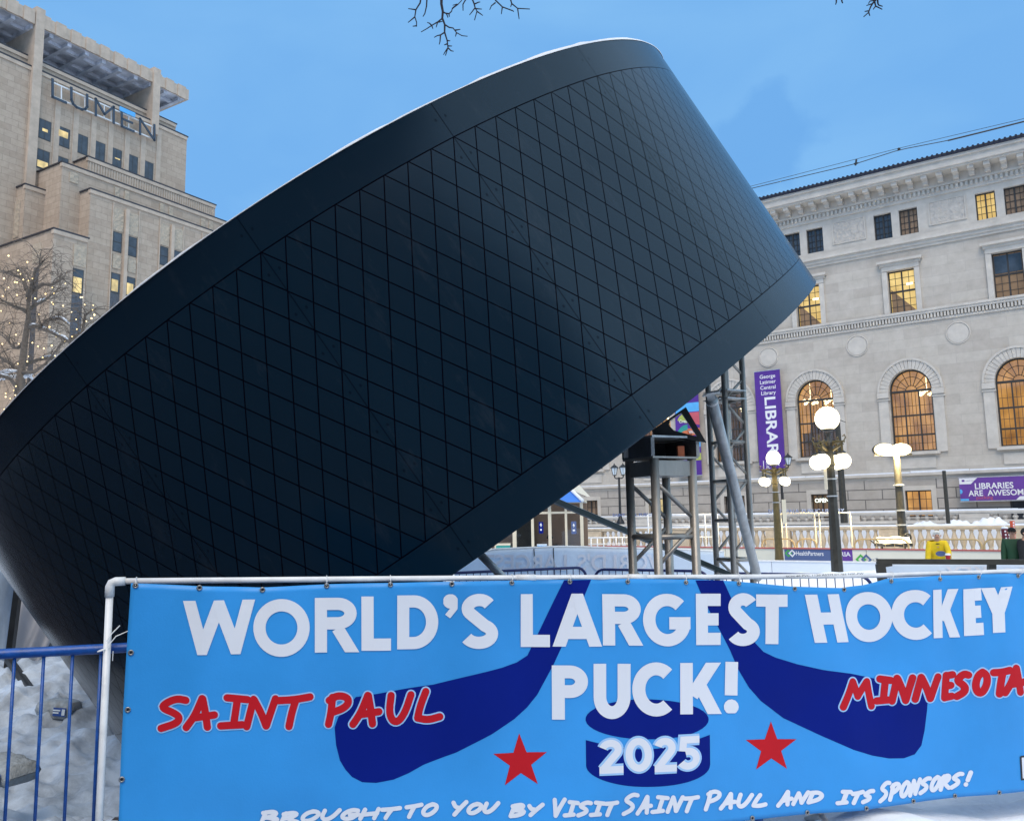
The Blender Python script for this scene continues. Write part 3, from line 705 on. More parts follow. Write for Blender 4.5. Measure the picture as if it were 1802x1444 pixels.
d2.build('door_frame', M['frame'], do)
d3 = MB(); add_text(d3, '10', lambda x, y: (5.98 + x, -0.155, 2.62 + y), 0.26, 0.02, 'LEFT'); d3.build('door_number', M['clock'], do)
# neon OPEN sign in the basement window
op = MB(); fn = lambda x, y: (-5.78 + x, -0.02, 3.02 + y); add_text(op, 'OPEN', fn, 0.36, 0.012, 'CENTER')
oo = op.build('open_sign', M['led']); oo.location = LF.world(0.333, 0, -0.69); oo.rotation_euler = (0, 0, LF.rz); oo.scale = lib.scale
tag(oo, 'small lit OPEN sign in the basement window behind the nearer globe lamp post', 'sign')
# hanging and horizontal banners on the library
def wall_banner(name, label, u0, u1, z0, z1, m, y=-0.45):
    t = thing(name, label, 'banner', LF.world(0.333, 0, -0.69), LF.rz); t.scale = lib.scale
    b = MB(); b.box(u0, u1, y, y + 0.015, z0, z1); b.build('cloth', m, t)
    for z in (z1 + 0.03, z0 - 0.03):
        r = MB(); r.bar((u0 - 0.04, y + 0.02, z), (u1 + 0.04, y + 0.02, z), 0.05); r.build('rod', M['galv'], t)
        q = MB(); q.bar((u0 + 0.2, y + 0.03, z), (u0 + 0.2, -0.02, z), 0.03); q.bar((u1 - 0.2, y + 0.03, z), (u1 - 0.2, -0.02, z), 0.03); q.build('bracket', M['galv'], t)
    return t, y - 0.004
u0, u1, z0, z1 = -9.72, -7.92, 5.2, 12.0
bt, by = wall_banner('hanging_banner', 'tall purple banner reading LIBRARY in white letters running down it', u0, u1, z0, z1, M['purple'])
tx = MB(); uc = (u0 + u1) / 2
for i, s_ in enumerate(('George', 'Latimer', 'Central', 'Library')): add_text(tx, s_, lambda x, y, i=i: (uc + 0.02 + x, by, 11.5 - 0.38 * i + y), 0.36, 0.012)
add_text(tx, 'LIBRARY', lambda x, y: (uc - 0.25 + y, by, 7.9 - x), 1.05, 0.022, wid=4.7)
tx.build('lettering', M['whitecloth'], bt)
lo_ = MB(); add_text(lo_, 'SP', lambda x, y: (uc - 0.28 + x, by, 5.62 + y), 0.32, 0.02); add_text(lo_, 'PL', lambda x, y: (uc - 0.28 + x, by, 5.36 + y), 0.26, 0.02); lo_.box(uc - 0.62, uc - 0.57, by - 0.001, by + 0.001, 5.35, 5.9)
lo_.build('emblem', M['whitecloth'], bt)
u0, u1, z0, z1 = -15.85, -13.95, 5.15, 12.0
bt, by = wall_banner('hanging_banner', 'purple banner with colourful curved shapes hanging behind the black triangular bracket', u0, u1, z0, z1, M['purple'])
def arcpoly(cx, cz, r0, r1, a0, a1, n=12): return [(cx + r1 * math.cos(R_(a0 + (a1 - a0) * i / n)), cz + r1 * math.sin(R_(a0 + (a1 - a0) * i / n))) for i in range(n + 1)] + [(cx + r0 * math.cos(R_(a1 + (a0 - a1) * i / n)), cz + r0 * math.sin(R_(a1 + (a0 - a1) * i / n))) for i in range(n + 1)]
um = (u0 + u1) / 2
for nm, mm, shp in (('blue_arc', 'sky_print', [arcpoly(um, 9.6, 0.35, 0.9, 90, 180), rect(um, u1, 9.7, 10.35), rect(um + 0.3, u1, 7.15, 7.9)]), ('coral_block', 'coral_print', [arcpoly(u1, 9.65, 0.0, 0.93, 180, 270), rect(u0 + 0.03, u1 - 0.35, 6.75, 7.42)]),
                    ('lime_block', 'lime_print', [arcpoly(um - 0.1, 8.9, 0.0, 0.72, 20, 160), rect(um, u1, 6.2, 6.7)]), ('teal_arc', 'teal_print', [arcpoly(um, 7.9, 0.45, 0.9, 90, 180)]), ('orange_block', 'orange_print', [arcpoly(um, 7.5, 0.0, 0.9, 60, 180), rect(um, u1, 8.0, 8.5)])):
    for i, pl in enumerate(shp): q = MB(); q.prism(pl, by - 0.002 - 0.001 * len(nm) * 0.3, by + 0.001); q.build(nm, M[mm], bt)
tx = MB()
add_text(tx, 'Create', lambda x, y: (um + x - 0.2, by - 0.012, 8.95 + y), 0.32, 0.01); add_text(tx, 'Work', lambda x, y: (um + 0.5 + x, by - 0.012, 8.12 + y), 0.34, 0.012)
add_text(tx, 'Play &', lambda x, y: (um - 0.25 + x, by - 0.012, 7.12 + y), 0.36, 0.012); add_text(tx, 'Learn', lambda x, y: (um - 0.1 + x, by - 0.012, 6.82 + y), 0.3, 0.012)
add_text(tx, 'SP', lambda x, y: (um + x, by - 0.012, 5.62 + y), 0.34, 0.02); add_text(tx, 'PL', lambda x, y: (um + x, by - 0.012, 5.34 + y), 0.28, 0.02)
tx.box(um - 0.36, um - 0.30, by - 0.013, by - 0.011, 5.35, 5.95)
tx.build('lettering', M['whitecloth'], bt)
u0, u1, z0, z1 = 2.48, 7.4, 2.88, 4.22
bt, by = wall_banner('wall_banner', 'violet banner reading LIBRARIES ARE AWESOME over the snowy terrace', u0, u1, z0, z1, M['purple2'], -0.6)
q = MB(); q.add([(u0 + 0.01, by, z1 - 0.36), (u0 + 0.62, by, z1 - 0.36), (u0 + 0.98, by, z1 - 0.01), (u0 + 0.01, by, z1 - 0.01)], [(0, 1, 2, 3)]); q.add([(5.35, by, z0 + 0.01), (7.3, by, z0 + 0.01), (7.3, by, z0 + 0.2), (5.55, by, z0 + 0.2)], [(0, 1, 2, 3)])
q.build('white_corner', M['whitecloth'], bt)
q = MB(); q.box(u0 + 0.01, u0 + 0.45, by - 0.001, by, z0 + 0.01, z0 + 0.13); q.prism(arcpoly(u0 + 0.01, z0 + 0.55, 0, 0.14, -90, 90), by - 0.001, by); q.build('blue_corner', M['sky_print'], bt)
q = MB(); q.box(6.05, 6.35, by - 0.001, by, z1 - 0.45, z1 - 0.05); q.build('orange_corner', M['orange_print'], bt)
tx = MB(); add_text(tx, 'LIBRARIES', lambda x, y: (4.28 + x, by - 0.003, 3.56 + y), 0.48, 0.02, wid=1.98); add_text(tx, 'ARE  AWESOME', lambda x, y: (4.46 + x, by - 0.003, 3.16 + y), 0.46, 0.02, wid=3.05)
tx.build('lettering', M['whitecloth'], bt)
tx = MB(); add_text(tx, 'pucking', lambda x, y: (3.75 + x, by - 0.003, 2.97 + y), 0.28, 0.0, wid=0.85); tx.build('scrawled_word', M['coral_print'], bt)
tx = MB(); tx.box(u0 + 0.15, u0 + 0.3, by - 0.002, by - 0.001, z1 - 0.22, z1 - 0.1); add_text(tx, 'SAINT PAUL', lambda x, y: (u0 + 0.36 + x, by - 0.003, z1 - 0.2 + y), 0.09, 0.0, 'LEFT'); tx.build('small_print', M['purple2'], bt)
hb_ = thing('added_hotel', 'unseen brown brick hotel added behind the viewpoint to darken what the puck reflects', 'building', (-6, -34, 0), PI)  # added out of view so the puck mirrors a dark mass
q = MB(); q.box(-38, 38, 0, 18, -0.5, 21); q.build('wall', stone('brown_brick', (0.20, 0.165, 0.15, 1), (0.17, 0.14, 0.13, 1), (0.22, 0.2, 0.19, 1), 0.9, 0.3, 0.02), hb_)
q = MB(); q.box(-38.6, 38.6, -0.7, 18, 21.01, 22.0); q.build('cornice', M['beige_plain'], hb_)
for i in range(12):
    for j in range(4):
        q = MB(); q.box(-35.4 + i * 6, -33.2 + i * 6, -0.04, 0.1, 3.2 + j * 4.4, 5.8 + j * 4.4); q.build('window', M['glass_dark'], hb_)
# ------------------------------------------------------------------ the office tower
NU = Vector((math.cos(R_(59)), math.sin(R_(59)), 0))
TF = Face(CAM + ray(329, 240) * 115, NU)
tow = thing('office_tower', 'stepped beige limestone office tower with LUMEN lettering and open canopy top', 'building', TF.o, TF.rz)
AL = -60
def block(name, a0, a1, b, z, back=30, cop=True, m='beige', z0=0.0):
    q = MB(); q.box(a0, a1, -b, back, z0, z); q.build(name, M[m], tow)
    if cop:
        q = MB(); q.box(a0 - 0.15, a1 + 0.15, -b - 0.15, -b + 0.6, z, z + 0.16); q.box(a0 - 0.15, a0 + 0.6, -b + 0.601, back, z, z + 0.16)
        q.build('coping', M['coping'], tow)
        q = MB(); q.box(a0 - 0.10, a1, -b - 0.13, -b + 0.3, z - 0.45, z - 0.02); q.build('snow_streak', M['beige_plain'], tow)
block('tower_shaft', AL, 0.0, 0.0, 55.2)
block('upper_parapet', AL, -1.2, -0.9, 56.85)
q = MB(); q.box(AL, -3.0, 6.0, 28, 56.85, 61.8); q.build('penthouse_wall', M['soffit'], tow)
q = MB(); q.box(AL, -0.12, -0.25, 26, 60.65, 62.1)
i = 0; a = -0.7
while a > -45:
    q.box(a - 1.25, a, -0.38, -0.2, 60.5, 62.22); a -= 1.9
q.build('canopy_slab', M['beige_plain'], tow)
q = MB(); a = -1.0
while a > -45:
    q.box(a - 0.5, a, 0.2, 25, 60.15, 60.64); a -= 2.25
for y in (1.6, 4.2): q.box(AL, -1.0, y, y + 0.5, 60.2, 60.63)
q.build('soffit_ribs', M['soffit'], tow)
q = MB(); q.box(AL, -0.5, 0.1, 25, 60.6, 60.649); q.build('soffit', M['soffit'], tow)
q = MB(); q.box(AL, 0, -0.12, 0.8, 55.2, 55.4); q.build('coping', M['coping'], tow)
q = MB()
for a in (-4.75, -20.45, -36.1):
    q = MB(); q.box(a - 1.05, a, -0.45, 6.2, 53.5 if a > -10 else 30.0, 62.8); q.build('pier', M['beige_plain'], tow)
# pilaster strips between the upper windows
cols = [-19.5 + 2.29 * i for i in range(7)]
q = MB()
for c in cols: q.box(c + 0.75 + 0.3, c + 0.75 + 0.42, -0.10, 0.02, 41, 54.8); q.box(c + 0.75 + 0.42, c + 0.75 + 1.0, -0.05, 0.02, 41, 54.5)
q.build('pilaster_strip', M['beige_plain'], tow)
def office_window(a0, a1, b, z0, z1, m, style=2):
    f = MB(); y = -b - 0.02
    f.box(a0, a1, y, y + 0.04, z0, z1); o = f.build('window', M['frame'], tow)
    p = MB(); n = style
    wd = (a1 - a0 - 0.1) / n
    for i in range(n):
        x0 = a0 + 0.07 + i * wd; p.add([(x0, y - 0.012, z0 + 0.08), (x0 + wd - 0.06, y - 0.012, z0 + 0.08), (x0 + wd - 0.06, y - 0.012, z1 - 0.08), (x0, y - 0.012, z1 - 0.08)], [(0, 1, 2, 3)])
    p.build('pane', M[m], o)
    if style == 1:
        p = MB(); p.box(a0 + 0.05, a1 - 0.05, y - 0.03, y - 0.013, (z0 + z1) / 2 - 0.04, (z0 + z1) / 2 + 0.04); p.build('sash_bar', M['frame'], o)
    return o
for i, c in enumerate(cols):
    office_window(c - 0.75, c + 0.75, 0, 47.0, 49.45, 'slate_glass')
    if i < 3: office_window(c - 0.75, c + 0.75, 0, 43.3, 45.7, 'slate_glass')
    for za_, zb2_, xa_, xb_ in {0: [(48.0, 48.35, -0.3, 0.35), (43.5, 44.3, -0.65, 0.6)], 1: [(48.2, 49.0, -0.65, 0.5)], 4: [(48.1, 48.25, -0.2, 0.5)]}.get(i, []):
        p = MB(); p.box(c + xa_, c + xb_, -0.05, -0.036, za_, zb2_); p.build('lit_blind', M['yellow_pale'], tow)
# lower stepped blocks; heights and corners along the facade
block('stepped_block', -15.8, 2.7, 3.0, 45.5, 25)
block('stepped_block', -20.0, 6.0, 5.0, 42.75, 25)
block('stepped_block', -17.7, 8.5, 7.0, 39.9, 20)
q = MB()
for a in [-15.6 + 0.35 * i for i in range(52)]: q.box(a, a + 0.16, -3.06, -2.98, 43.9, 45.0)
q.build('fluted_frieze', M['beige_plain'], tow)
b2 = None
for i in range(200):
    bb = 7.0 - i * 0.1
    w_ = TF.world(-17.7, -bb, 39.0); d_ = w_ - CAM; zz = d_.dot(FW)
    if PW / 2 + FPX * d_.dot(RT) / zz < 113: b2 = bb; break
b2 = b2 if b2 is not None else 2.0
a2 = TF.px(45, 325, -b2)
block('stepped_block', a2[0], -15.0, b2, a2[1], 20)
a4 = TF.px(95, 403, -11.0)
block('stepped_block', a4[0], a4[0] + 3.7, 11.0, a4[1], 14)
a5, z5 = a4
def carving(a0, a1, b, z0, z1):
    q = MB(); q.box(a0, a1, -b - 0.10, -b + 0.05, z0, z1); return q.build('carved_panel', M['beige_carved'], tow)
def spandrel(a0, a1, b, z0, z1):
    q = MB(); q.box(a0, a1, -b - 0.015, -b + 0.05, z0, z1); return q.build('spandrel', M['spandrel'], tow)
q = MB()
for c in (-14.15, -12.2, -7.9, -5.95, -1.65, 0.3):
    for r_ in range(0, 5):
        z1 = 35.8 - r_ * 4.95
        lit = r_ >= 1 and c < -12
        office_window(c - 0.58, c + 0.58, 7.0, z1 - 2.4, z1, 'slate_glass', 1)
        if lit and r_ == 1: p = MB(); p.box(c - 0.5, c + 0.3, -7.075, -7.04, z1 - 2.2, z1 - 0.8); p.build('lit_blind', M['yellow_pale'], tow)
        carving(c - 0.5, c + 0.5, 7.0, z1 - 4.4, z1 - 2.75) if r_ == 0 else spandrel(c - 0.58, c + 0.58, 7.0, z1 - 4.9, z1 - 2.41)
    carving(c - 0.62, c + 0.62, 7.0, 35.95, 38.7)
q = MB()
for c in (-13.17, -6.92, -0.68):
    q.box(c - 0.22, c + 0.22, -7.35, -6.98, 5, 38.9)
    q.box(c - 1.75, c - 1.63, -7.12, -6.98, 5, 39.3); q.box(c + 1.63, c + 1.75, -7.12, -6.98, 5, 39.3)
q.build('pilaster_strip', M['beige_plain'], tow)
for c in (-12.6, -6.4, -0.2, 3.0):
    carving(c - 0.95, c - 0.35, 5.0, 40.6, 42.1); carving(c + 0.35, c + 0.95, 5.0, 40.6, 42.1)
for c in (-18.6,): carving(c - 0.5, c + 0.5, 5.0, 40.8, 42.0)
carving(a5 + 2.2, a5 + 3.6, 11.0, z5 - 3.3, z5 - 1.0)
office_window(a5 + 2.25, a5 + 3.45, 11.0, z5 - 5.7 - 0.7, z5 - 3.6, 'slate_glass', 1)
p = MB(); p.box(a5 + 2.32, a5 + 3.25, -11.075, -11.04, z5 - 6.2, z5 - 4.55); p.build('lit_blind', M['yellow_pale'], tow)
spandrel(a5 + 2.25, a5 + 3.45, 11.0, 2, z5 - 6.45)
q = MB()   # left return of the low block: strip window and carving
q.box(a5 - 0.02, a5 + 0.02, -8.6, -7.6, 2, z5 - 3.6); q.build('spandrel', M['spandrel'], tow)
q = MB(); q.box(a5 - 0.08, a5 + 0.02, -8.9, -7.3, z5 - 3.1, z5 - 1.0); q.build('carved_panel', M['beige_carved'], tow)
q = MB(); q.box(a2[0] - 0.02, a2[0] + 0.03, -b2 + 0.9, -b2 + 2.1, 2, a2[1] - 7); q.build('spandrel', M['spandrel'], tow)
q = MB(); q.box(a2[0] - 0.08, a2[0] + 0.03, -b2 + 0.8, -b2 + 2.2, a2[1] - 6.0, a2[1] - 1.6); q.build('carved_panel', M['beige_carved'], tow)
office_window(a2[0] + 3.2, a2[0] + 4.4, b2, z5 + 0.5, z5 + 2.2, 'glass_dark', 1)
# rooftop lettering on the tower
sg_ = thing('rooftop_sign', 'large dark LUMEN letters with a bright blue bar high on the beige tower', 'sign', TF.o, TF.rz)
def lum(s, t):
    x = 345 + (1063 - 345) * s; y = 574 + (893 - 574) * s + (1 - t) * (122 - 17 * s)
    u, z = TF.px(x / 4.004, y / 4.004, 0.0); return (u, -0.75, z)
def letter(name, strokes, m, parent, wd=0.27, dp=0.12, y=None):
    q = MB()
    for st in strokes:
        for a, b in zip(st, st[1:]):
            a, b = Vector(lum(*a)), Vector(lum(*b)); d = (b - a).normalized() * wd * 0.5; q.bar(a - d, b + d, wd, dp, (0, 1, 0))
    return q.build(name, m, parent)
um_ = mat('dark_slate_letter', (0.035, 0.055, 0.085, 1), 0.45)
letter('letter_l', [[(0, 1), (0, 0), (0.13, 0)]], um_, sg_)
letter('letter_u', [[(0.185, 1), (0.185, 0.3), (0.205, 0.1), (0.235, 0.0), (0.29, 0.0), (0.32, 0.1), (0.34, 0.3), (0.34, 1)]], um_, sg_)
letter('letter_m', [[(0.425, 0), (0.425, 1), (0.51, 0.3), (0.6, 1), (0.6, 0)]], um_, sg_)
letter('letter_e', [[(0.68, 0.85), (0.68, 0), (0.795, 0)], [(0.68, 0.5), (0.78, 0.5)]], um_, sg_)
letter('letter_n', [[(0.86, 0), (0.86, 1), (1, 0), (1, 1)]], um_, sg_)
letter('letter_e_top_bar', [[(0.68, 1.08), (0.79, 1.08)]], M['sky_print'], sg_, 0.6)
q = MB()
for t in (0.12, 0.92): q.bar(tuple(Vector(lum(0.0, t)) + Vector((0, 0.3, 0))), tuple(Vector(lum(1.0, t)) + Vector((0, 0.3, 0))), 0.16)
for s_ in (0.01, 0.1, 0.2, 0.33, 0.44, 0.52, 0.59, 0.69, 0.76, 0.87, 0.99): q.bar(tuple(Vector(lum(s_, 0.12)) + Vector((0, 0.3, 0))), tuple(Vector(lum(s_, 0.92)) + Vector((0, 0.3, 0))), 0.12)
q.build('support_rail', M['pvc'], sg_)
# ------------------------------------------------------------------ the front banner
BA, BB = at(232, 1025, 3.5), at(1802, 1010, 4.64)
BF = Face(BA, (BB - BA))
def lerp_tab(tab, x):
    if x <= tab[0][0]: return tab[0][1] + (x - tab[0][0]) * (tab[1][1] - tab[0][1]) / (tab[1][0] - tab[0][0])
    for (a, b), (c, d) in zip(tab, tab[1:]):
        if x <= c: return b + (d - b) * (x - a) / (c - a)
    return tab[-1][1] + (x - tab[-1][0]) * (tab[-1][1] - tab[-2][1]) / (tab[-1][0] - tab[-2][0])
def ripple(u, z):
    r = 0.020 * fnoise(u, z, 0.0, 1.1) + 0.015 * fnoise(u * 2.5, z * 0.7, 4.0, 1.6)
    r += 0.006 * math.sin(u * 6.0 + z * 2.0) * max(0, min(1, (u - 2.2) / 1.2))
    d = (z - 0.62 + (u - 0.2) * 0.30) * 7.0                      # soft diagonal creases where it was folded
    r += 0.006 * math.exp(-d * d) + 0.005 * math.exp(-((z - 0.55 - (u - 2.6) * 0.5) * 9) ** 2)
    r += 0.010 * math.exp(-((u - 3.2) * 5 + (z - 0.9) * 1.5) ** 2)
    r += 0.006 * math.exp(-max(0.0, 1.33 - 0.03 * u - z) / 0.14) * math.cos(2 * PI * (u - 0.02) / 0.275)
    for k in range(-1, 10): r += 0.0036 * math.exp(-((u - 0.31 - k * 0.55 - 0.03 * math.sin(z * 5 + k)) / 0.06) ** 2) * (0.4 + fnoise(k * 3.1, z, 0, 1.7))
    return r
ban_top = [(232, 1025), (345, 1030), (460, 1033), (590, 1027), (900, 1021), (1100, 1018), (1230, 1019), (1290, 1022), (1390, 1031), (1480, 1034), (1520, 1029), (1560, 1018), (1650, 1012), (1802, 1008), (1960, 1003)]
ban_bot = [(205, 1556), (900, 1492), (1325, 1441), (1510, 1423), (1757, 1396), (1802, 1390), (1960, 1372)]
BZ = 0.0
banner = thing('front_banner', 'wide sky blue vinyl banner reading WORLD\'S LARGEST HOCKEY PUCK hung from a white pipe frame', 'banner', BF.o, BF.rz)
def bpt(px, py, lay=0.0):
    u, z = BF.px(px, py)
    return (u, -ripple(u, z) - lay, z)
bm_ = MB(); NXB, NZB = 220, 48
for j in range(NZB + 1):
    for i in range(NXB + 1):
        s_ = i / NXB; xt = 232 + s_ * (1960 - 232); xb = 205 + s_ * (1960 - 205)
        yt = lerp_tab(ban_top, xt); yb = lerp_tab(ban_bot, xb); t = j / NZB
        bm_.v.append(bpt(xt + (xb - xt) * t - (4 * math.sin(PI * t) * (1 - s_)), yt + (yb - yt) * t))
bm_.f = [(j * (NXB + 1) + i, (j + 1) * (NXB + 1) + i, (j + 1) * (NXB + 1) + i + 1, j * (NXB + 1) + i + 1) for j in range(NZB) for i in range(NXB)]
bm_.m = [0] * len(bm_.f)
cl = bm_.build('cloth', M['vinyl'], banner, True)
sm_ = cl.modifiers.new('thickness', 'SOLIDIFY'); sm_.thickness = 0.0012; sm_.offset = -1
# ---- print helpers: everything is drawn in banner pixels and laid on the cloth
def clip_poly(poly, axis_i, lim, keep_low):
    out_ = []
    for a, b in zip(poly, poly[1:] + poly[:1]):
        ia = (a[axis_i] <= lim) == keep_low or abs(a[axis_i] - lim) < 1e-9; ib = (b[axis_i] <= lim) == keep_low or abs(b[axis_i] - lim) < 1e-9
        if ia: out_.append(a)
        if ia != ib:
            t = (lim - a[axis_i]) / (b[axis_i] - a[axis_i]); out_.append((a[0] + t * (b[0] - a[0]), a[1] + t * (b[1] - a[1])))
    return out_
def resample(pts, step):
    o = [pts[0]]
    for a, b in zip(pts, pts[1:]):
        n = max(1, int(math.hypot(b[0] - a[0], b[1] - a[1]) / step))
        o += [(a[0] + (b[0] - a[0]) * i / n, a[1] + (b[1] - a[1]) * i / n) for i in range(1, n + 1)]
    return o
def ribbon(pts, wdt, closed=False, caps=False):
    # quads along a polyline with mitred joints; optional round caps
    P = [Vector((p[0], p[1])) for p in pts]; n = len(P); Lf, Rt = [], []
    for i in range(n):
        if closed: a, b, c = P[(i - 1) % n], P[i], P[(i + 1) % n]
        else: a, b, c = P[max(i - 1, 0)], P[i], P[min(i + 1, n - 1)]
        d1 = (b - a); d2 = (c - b)
        if d1.length < 1e-9: d1 = d2
        if d2.length < 1e-9: d2 = d1
        n1 = Vector((-d1.y, d1.x)).normalized(); n2 = Vector((-d2.y, d2.x)).normalized()
        m = n1 + n2
        if m.length < 0.3: m = n1 * 0.3 if m.length < 1e-6 else m.normalized() * 0.3
        mm = m.normalized(); k = wdt / 2 / max(0.25, mm.dot(n1))
        Lf.append(b + mm * k); Rt.append(b - mm * k)
    q = []
    for i in range(n if closed else n - 1):
        j = (i + 1) % n; q.append([tuple(Lf[i]), tuple(Lf[j]), tuple(Rt[j]), tuple(Rt[i])])
    if caps:
        for e, o_ in ((0, 1), (n - 1, n - 2)):
            d = (P[e] - P[o_]).normalized(); nn = Vector((-d.y, d.x)) * wdt / 2; dd = d * wdt / 2
            q.append([tuple(P[e] + nn * math.cos(t) + dd * math.sin(t)) for t in [PI * i / 8 for i in range(9)]])
    return q
def arc(cx, cy, rx, ry, a0, a1, n=20): return [(cx + rx * math.cos(R_(a0 + (a1 - a0) * i / n)), cy + ry * math.sin(R_(a0 + (a1 - a0) * i / n))) for i in range(n + 1)]
# glyphs: strokes in a box 0..w, 0..h (y up); t = stroke width
def glyph(ch, w, h, t):
    e = t / 2; X = w - e; Y = h - e; m = h / 2; G = []
    def S_(*p, c=False): G.append((list(p), c))
    if ch == 'W': k = t * 0.1; S_((e * 0.95, h + t), (e * 0.95 + 0.0, h), (w * 0.27, e * 0.7), (w * 0.5, h * 0.86), (w * 0.73, e * 0.7), (w - e * 0.95, h), (w - e * 0.95, h + t)); G[-1] = ([(w * 0.27 + (e - w * 0.27) * 1.12, h * 1.12), (w * 0.27, t * 0.45), (w * 0.5, h * 0.92), (w * 0.73, t * 0.45), (w * 0.73 + (X - w * 0.73) * 1.12, h * 1.12)], False)
    elif ch in 'O0': S_(*arc(w / 2, m, w / 2 - e, m - e, 0, 354, 40), c=True)
    elif ch == 'R': S_((e, 0), (e, h)); S_(*([(t, Y)] + arc(w * 0.50, h - (h * 0.58) / 2, w * 0.92 - w * 0.50 - e, (h * 0.58) / 2 - e, 90, -90, 18) + [(t, h * 0.42 + e)])); S_((w * 0.50, h * 0.42 + t * 0.10), (w * 0.50 + (w - e * 1.35 - w * 0.50) * 1.2, h * 0.42 - h * 0.42 * 1.2))
    elif ch == 'P': S_((e, 0), (e, h)); S_(*([(t, Y)] + arc(w * 0.5, h - (h * 0.60) / 2, w * 0.5 - e, (h * 0.60) / 2 - e, 90, -90, 18) + [(t, h * 0.40 + e)]))
    elif ch == 'L': S_((e, 0), (e, h)); S_((t, e), (w, e))
    elif ch == 'D': S_((e, 0), (e, h)); S_(*([(t, Y)] + arc(w * 0.40, m, w * 0.60 - e, m - e, 90, -90, 26) + [(t, e)]))
    elif ch == "'": G.append((arc(w * 0.5, h * 0.70, t * 0.30, t * 0.30, 0, 345, 14), True)); G.append(([(w * 0.86, h * 0.72), (w * 0.78, h * 0.42), (w * 0.30, h * 0.06)], False))
    elif ch == 'S': S_(*(arc(w * 0.50, h * 0.735, w * 0.44 - e, h * 0.265 - e, 28, 215, 16) + arc(w * 0.49, h * 0.275, w * 0.49 - e, h * 0.275 - e, 62, -152, 20)))
    elif ch == 'A': S_((w / 2 + (e * 1.1 - w / 2) * 1.1, -h * 0.1), (w / 2, h * 0.96), (w / 2 + (w - e * 1.1 - w / 2) * 1.1, -h * 0.1)); S_((w * 0.28, h * 0.26), (w * 0.72, h * 0.26))
    elif ch == 'G': S_(*(arc(w / 2, m, w / 2 - e, m - e, 46, 342, 34))); S_((w * 0.54, h * 0.44), (w * 0.985, h * 0.44))
    elif ch == 'C': S_(*(arc(w * 0.54, m, w * 0.54 - e, m - e, 48, 312, 32)))
    elif ch == 'E': S_((e, 0), (e, h)); S_((t, Y), (w, Y)); S_((t, e), (w, e)); S_((t, m), (w * 0.92, m))
    elif ch == 'T': S_((0, Y), (w, Y)); S_((w / 2, 0), (w / 2, h - t))
    elif ch == 'H': S_((e, 0), (e, h)); S_((X, 0), (X, h)); S_((t, m), (w - t, m))
    elif ch == 'K': S_((e, 0), (e, h)); S_((t * 0.95, h * 0.36), (t * 0.95 + (w - e * 1.5 - t * 0.95) * 1.12, h * 0.36 + h * 0.64 * 1.12)); S_((w * 0.46, h * 0.56), (w * 0.46 + (w - e * 1.35 - w * 0.46) * 1.12, h * 0.56 - h * 0.56 * 1.12))
    elif ch == 'Y': S_((w / 2 + (e * 1.1 - w / 2) * 1.1, h * 0.45 + h * 0.55 * 1.1), (w / 2, h * 0.45), (w / 2 + (w - e * 1.1 - w / 2) * 1.1, h * 0.45 + h * 0.55 * 1.1)); S_((w / 2, 0), (w / 2, h * 0.42))
    elif ch == 'U': S_(*([(e, h), (e, h * 0.4)] + arc(w / 2, h * 0.4, w / 2 - e, h * 0.4 - e, 180, 360, 20) + [(X, h * 0.4), (X, h)]))
    elif ch == '!': S_((w * 0.55, h * 0.98), (w * 0.5, h * 0.34)); G.append((arc(w * 0.5, t * 0.5, t * 0.28, t * 0.28, 0, 340, 12), True))
    elif ch == '2': S_(*(arc(w * 0.48, h * 0.70, w * 0.46 - e, h * 0.30 - e, 165, -35, 18) + [(w * 0.16, e * 1.0)])); S_((w * 0.04, e), (w, e))
    elif ch == '5': S_((w * 0.94, Y), (w * 0.24, Y), (w * 0.19, h * 0.56)); S_(*(arc(w * 0.45, h * 0.33, w * 0.52 - e, h * 0.33 - e, 112, -150, 20)))
    return G
LAYER = [0.0]
def lay_poly(mb, poly, fn, lay):
    if len(poly) >= 3: mb.add([fn(p[0], p[1], lay) for p in poly], [tuple(range(len(poly)))])
def draw_letter(mb, ch, quad, t, fn=bpt, lay=0.003, grow=0.0):
    (tlx, tly), (trx, try_), (brx, bry), (blx, bly) = quad
    w = (math.hypot(trx - tlx, try_ - tly) + math.hypot(brx - blx, bry - bly)) / 2; h = (math.hypot(blx - tlx, bly - tly) + math.hypot(brx - trx, bry - try_)) / 2
    def mp_(x, y):
        s_, q = x / w, 1 - y / h
        return (tlx + (trx - tlx) * s_ + (blx - tlx) * q + (tlx - trx + brx - blx) * s_ * q, tly + (try_ - tly) * s_ + (bly - tly) * q + (tly - try_ + bry - bly) * s_ * q)
    for st, closed in glyph(ch, w, h, t):
        LAYER[0] = (LAYER[0] + 0.00012) % 0.0006
        pts = resample(st + (st[:1] if closed else []), 14)
        if closed: pts = pts[:-1]
        for q in ribbon(pts, (t if not (ch in "'!" and closed) else t * 0.6) + grow if not (ch == "'" and not closed) else t * 0.5, closed):
            q = clip_poly(clip_poly(clip_poly(clip_poly(q, 1, h + grow / 2, True), 1, -grow / 2, False), 0, w * 1.01 + grow / 2, True), 0, -w * 0.01 - grow / 2, False)
            if len(q) >= 3: lay_poly(mb, [mp_(*p) for p in q], fn, lay + LAYER[0])
def bx(x0, x1, y0, y1, sh=0.0, dy=0.0): return ((x0, y0 + dy), (x1, y0 - dy), (x1 + sh, y1 - dy), (x0 + sh, y1 + dy))
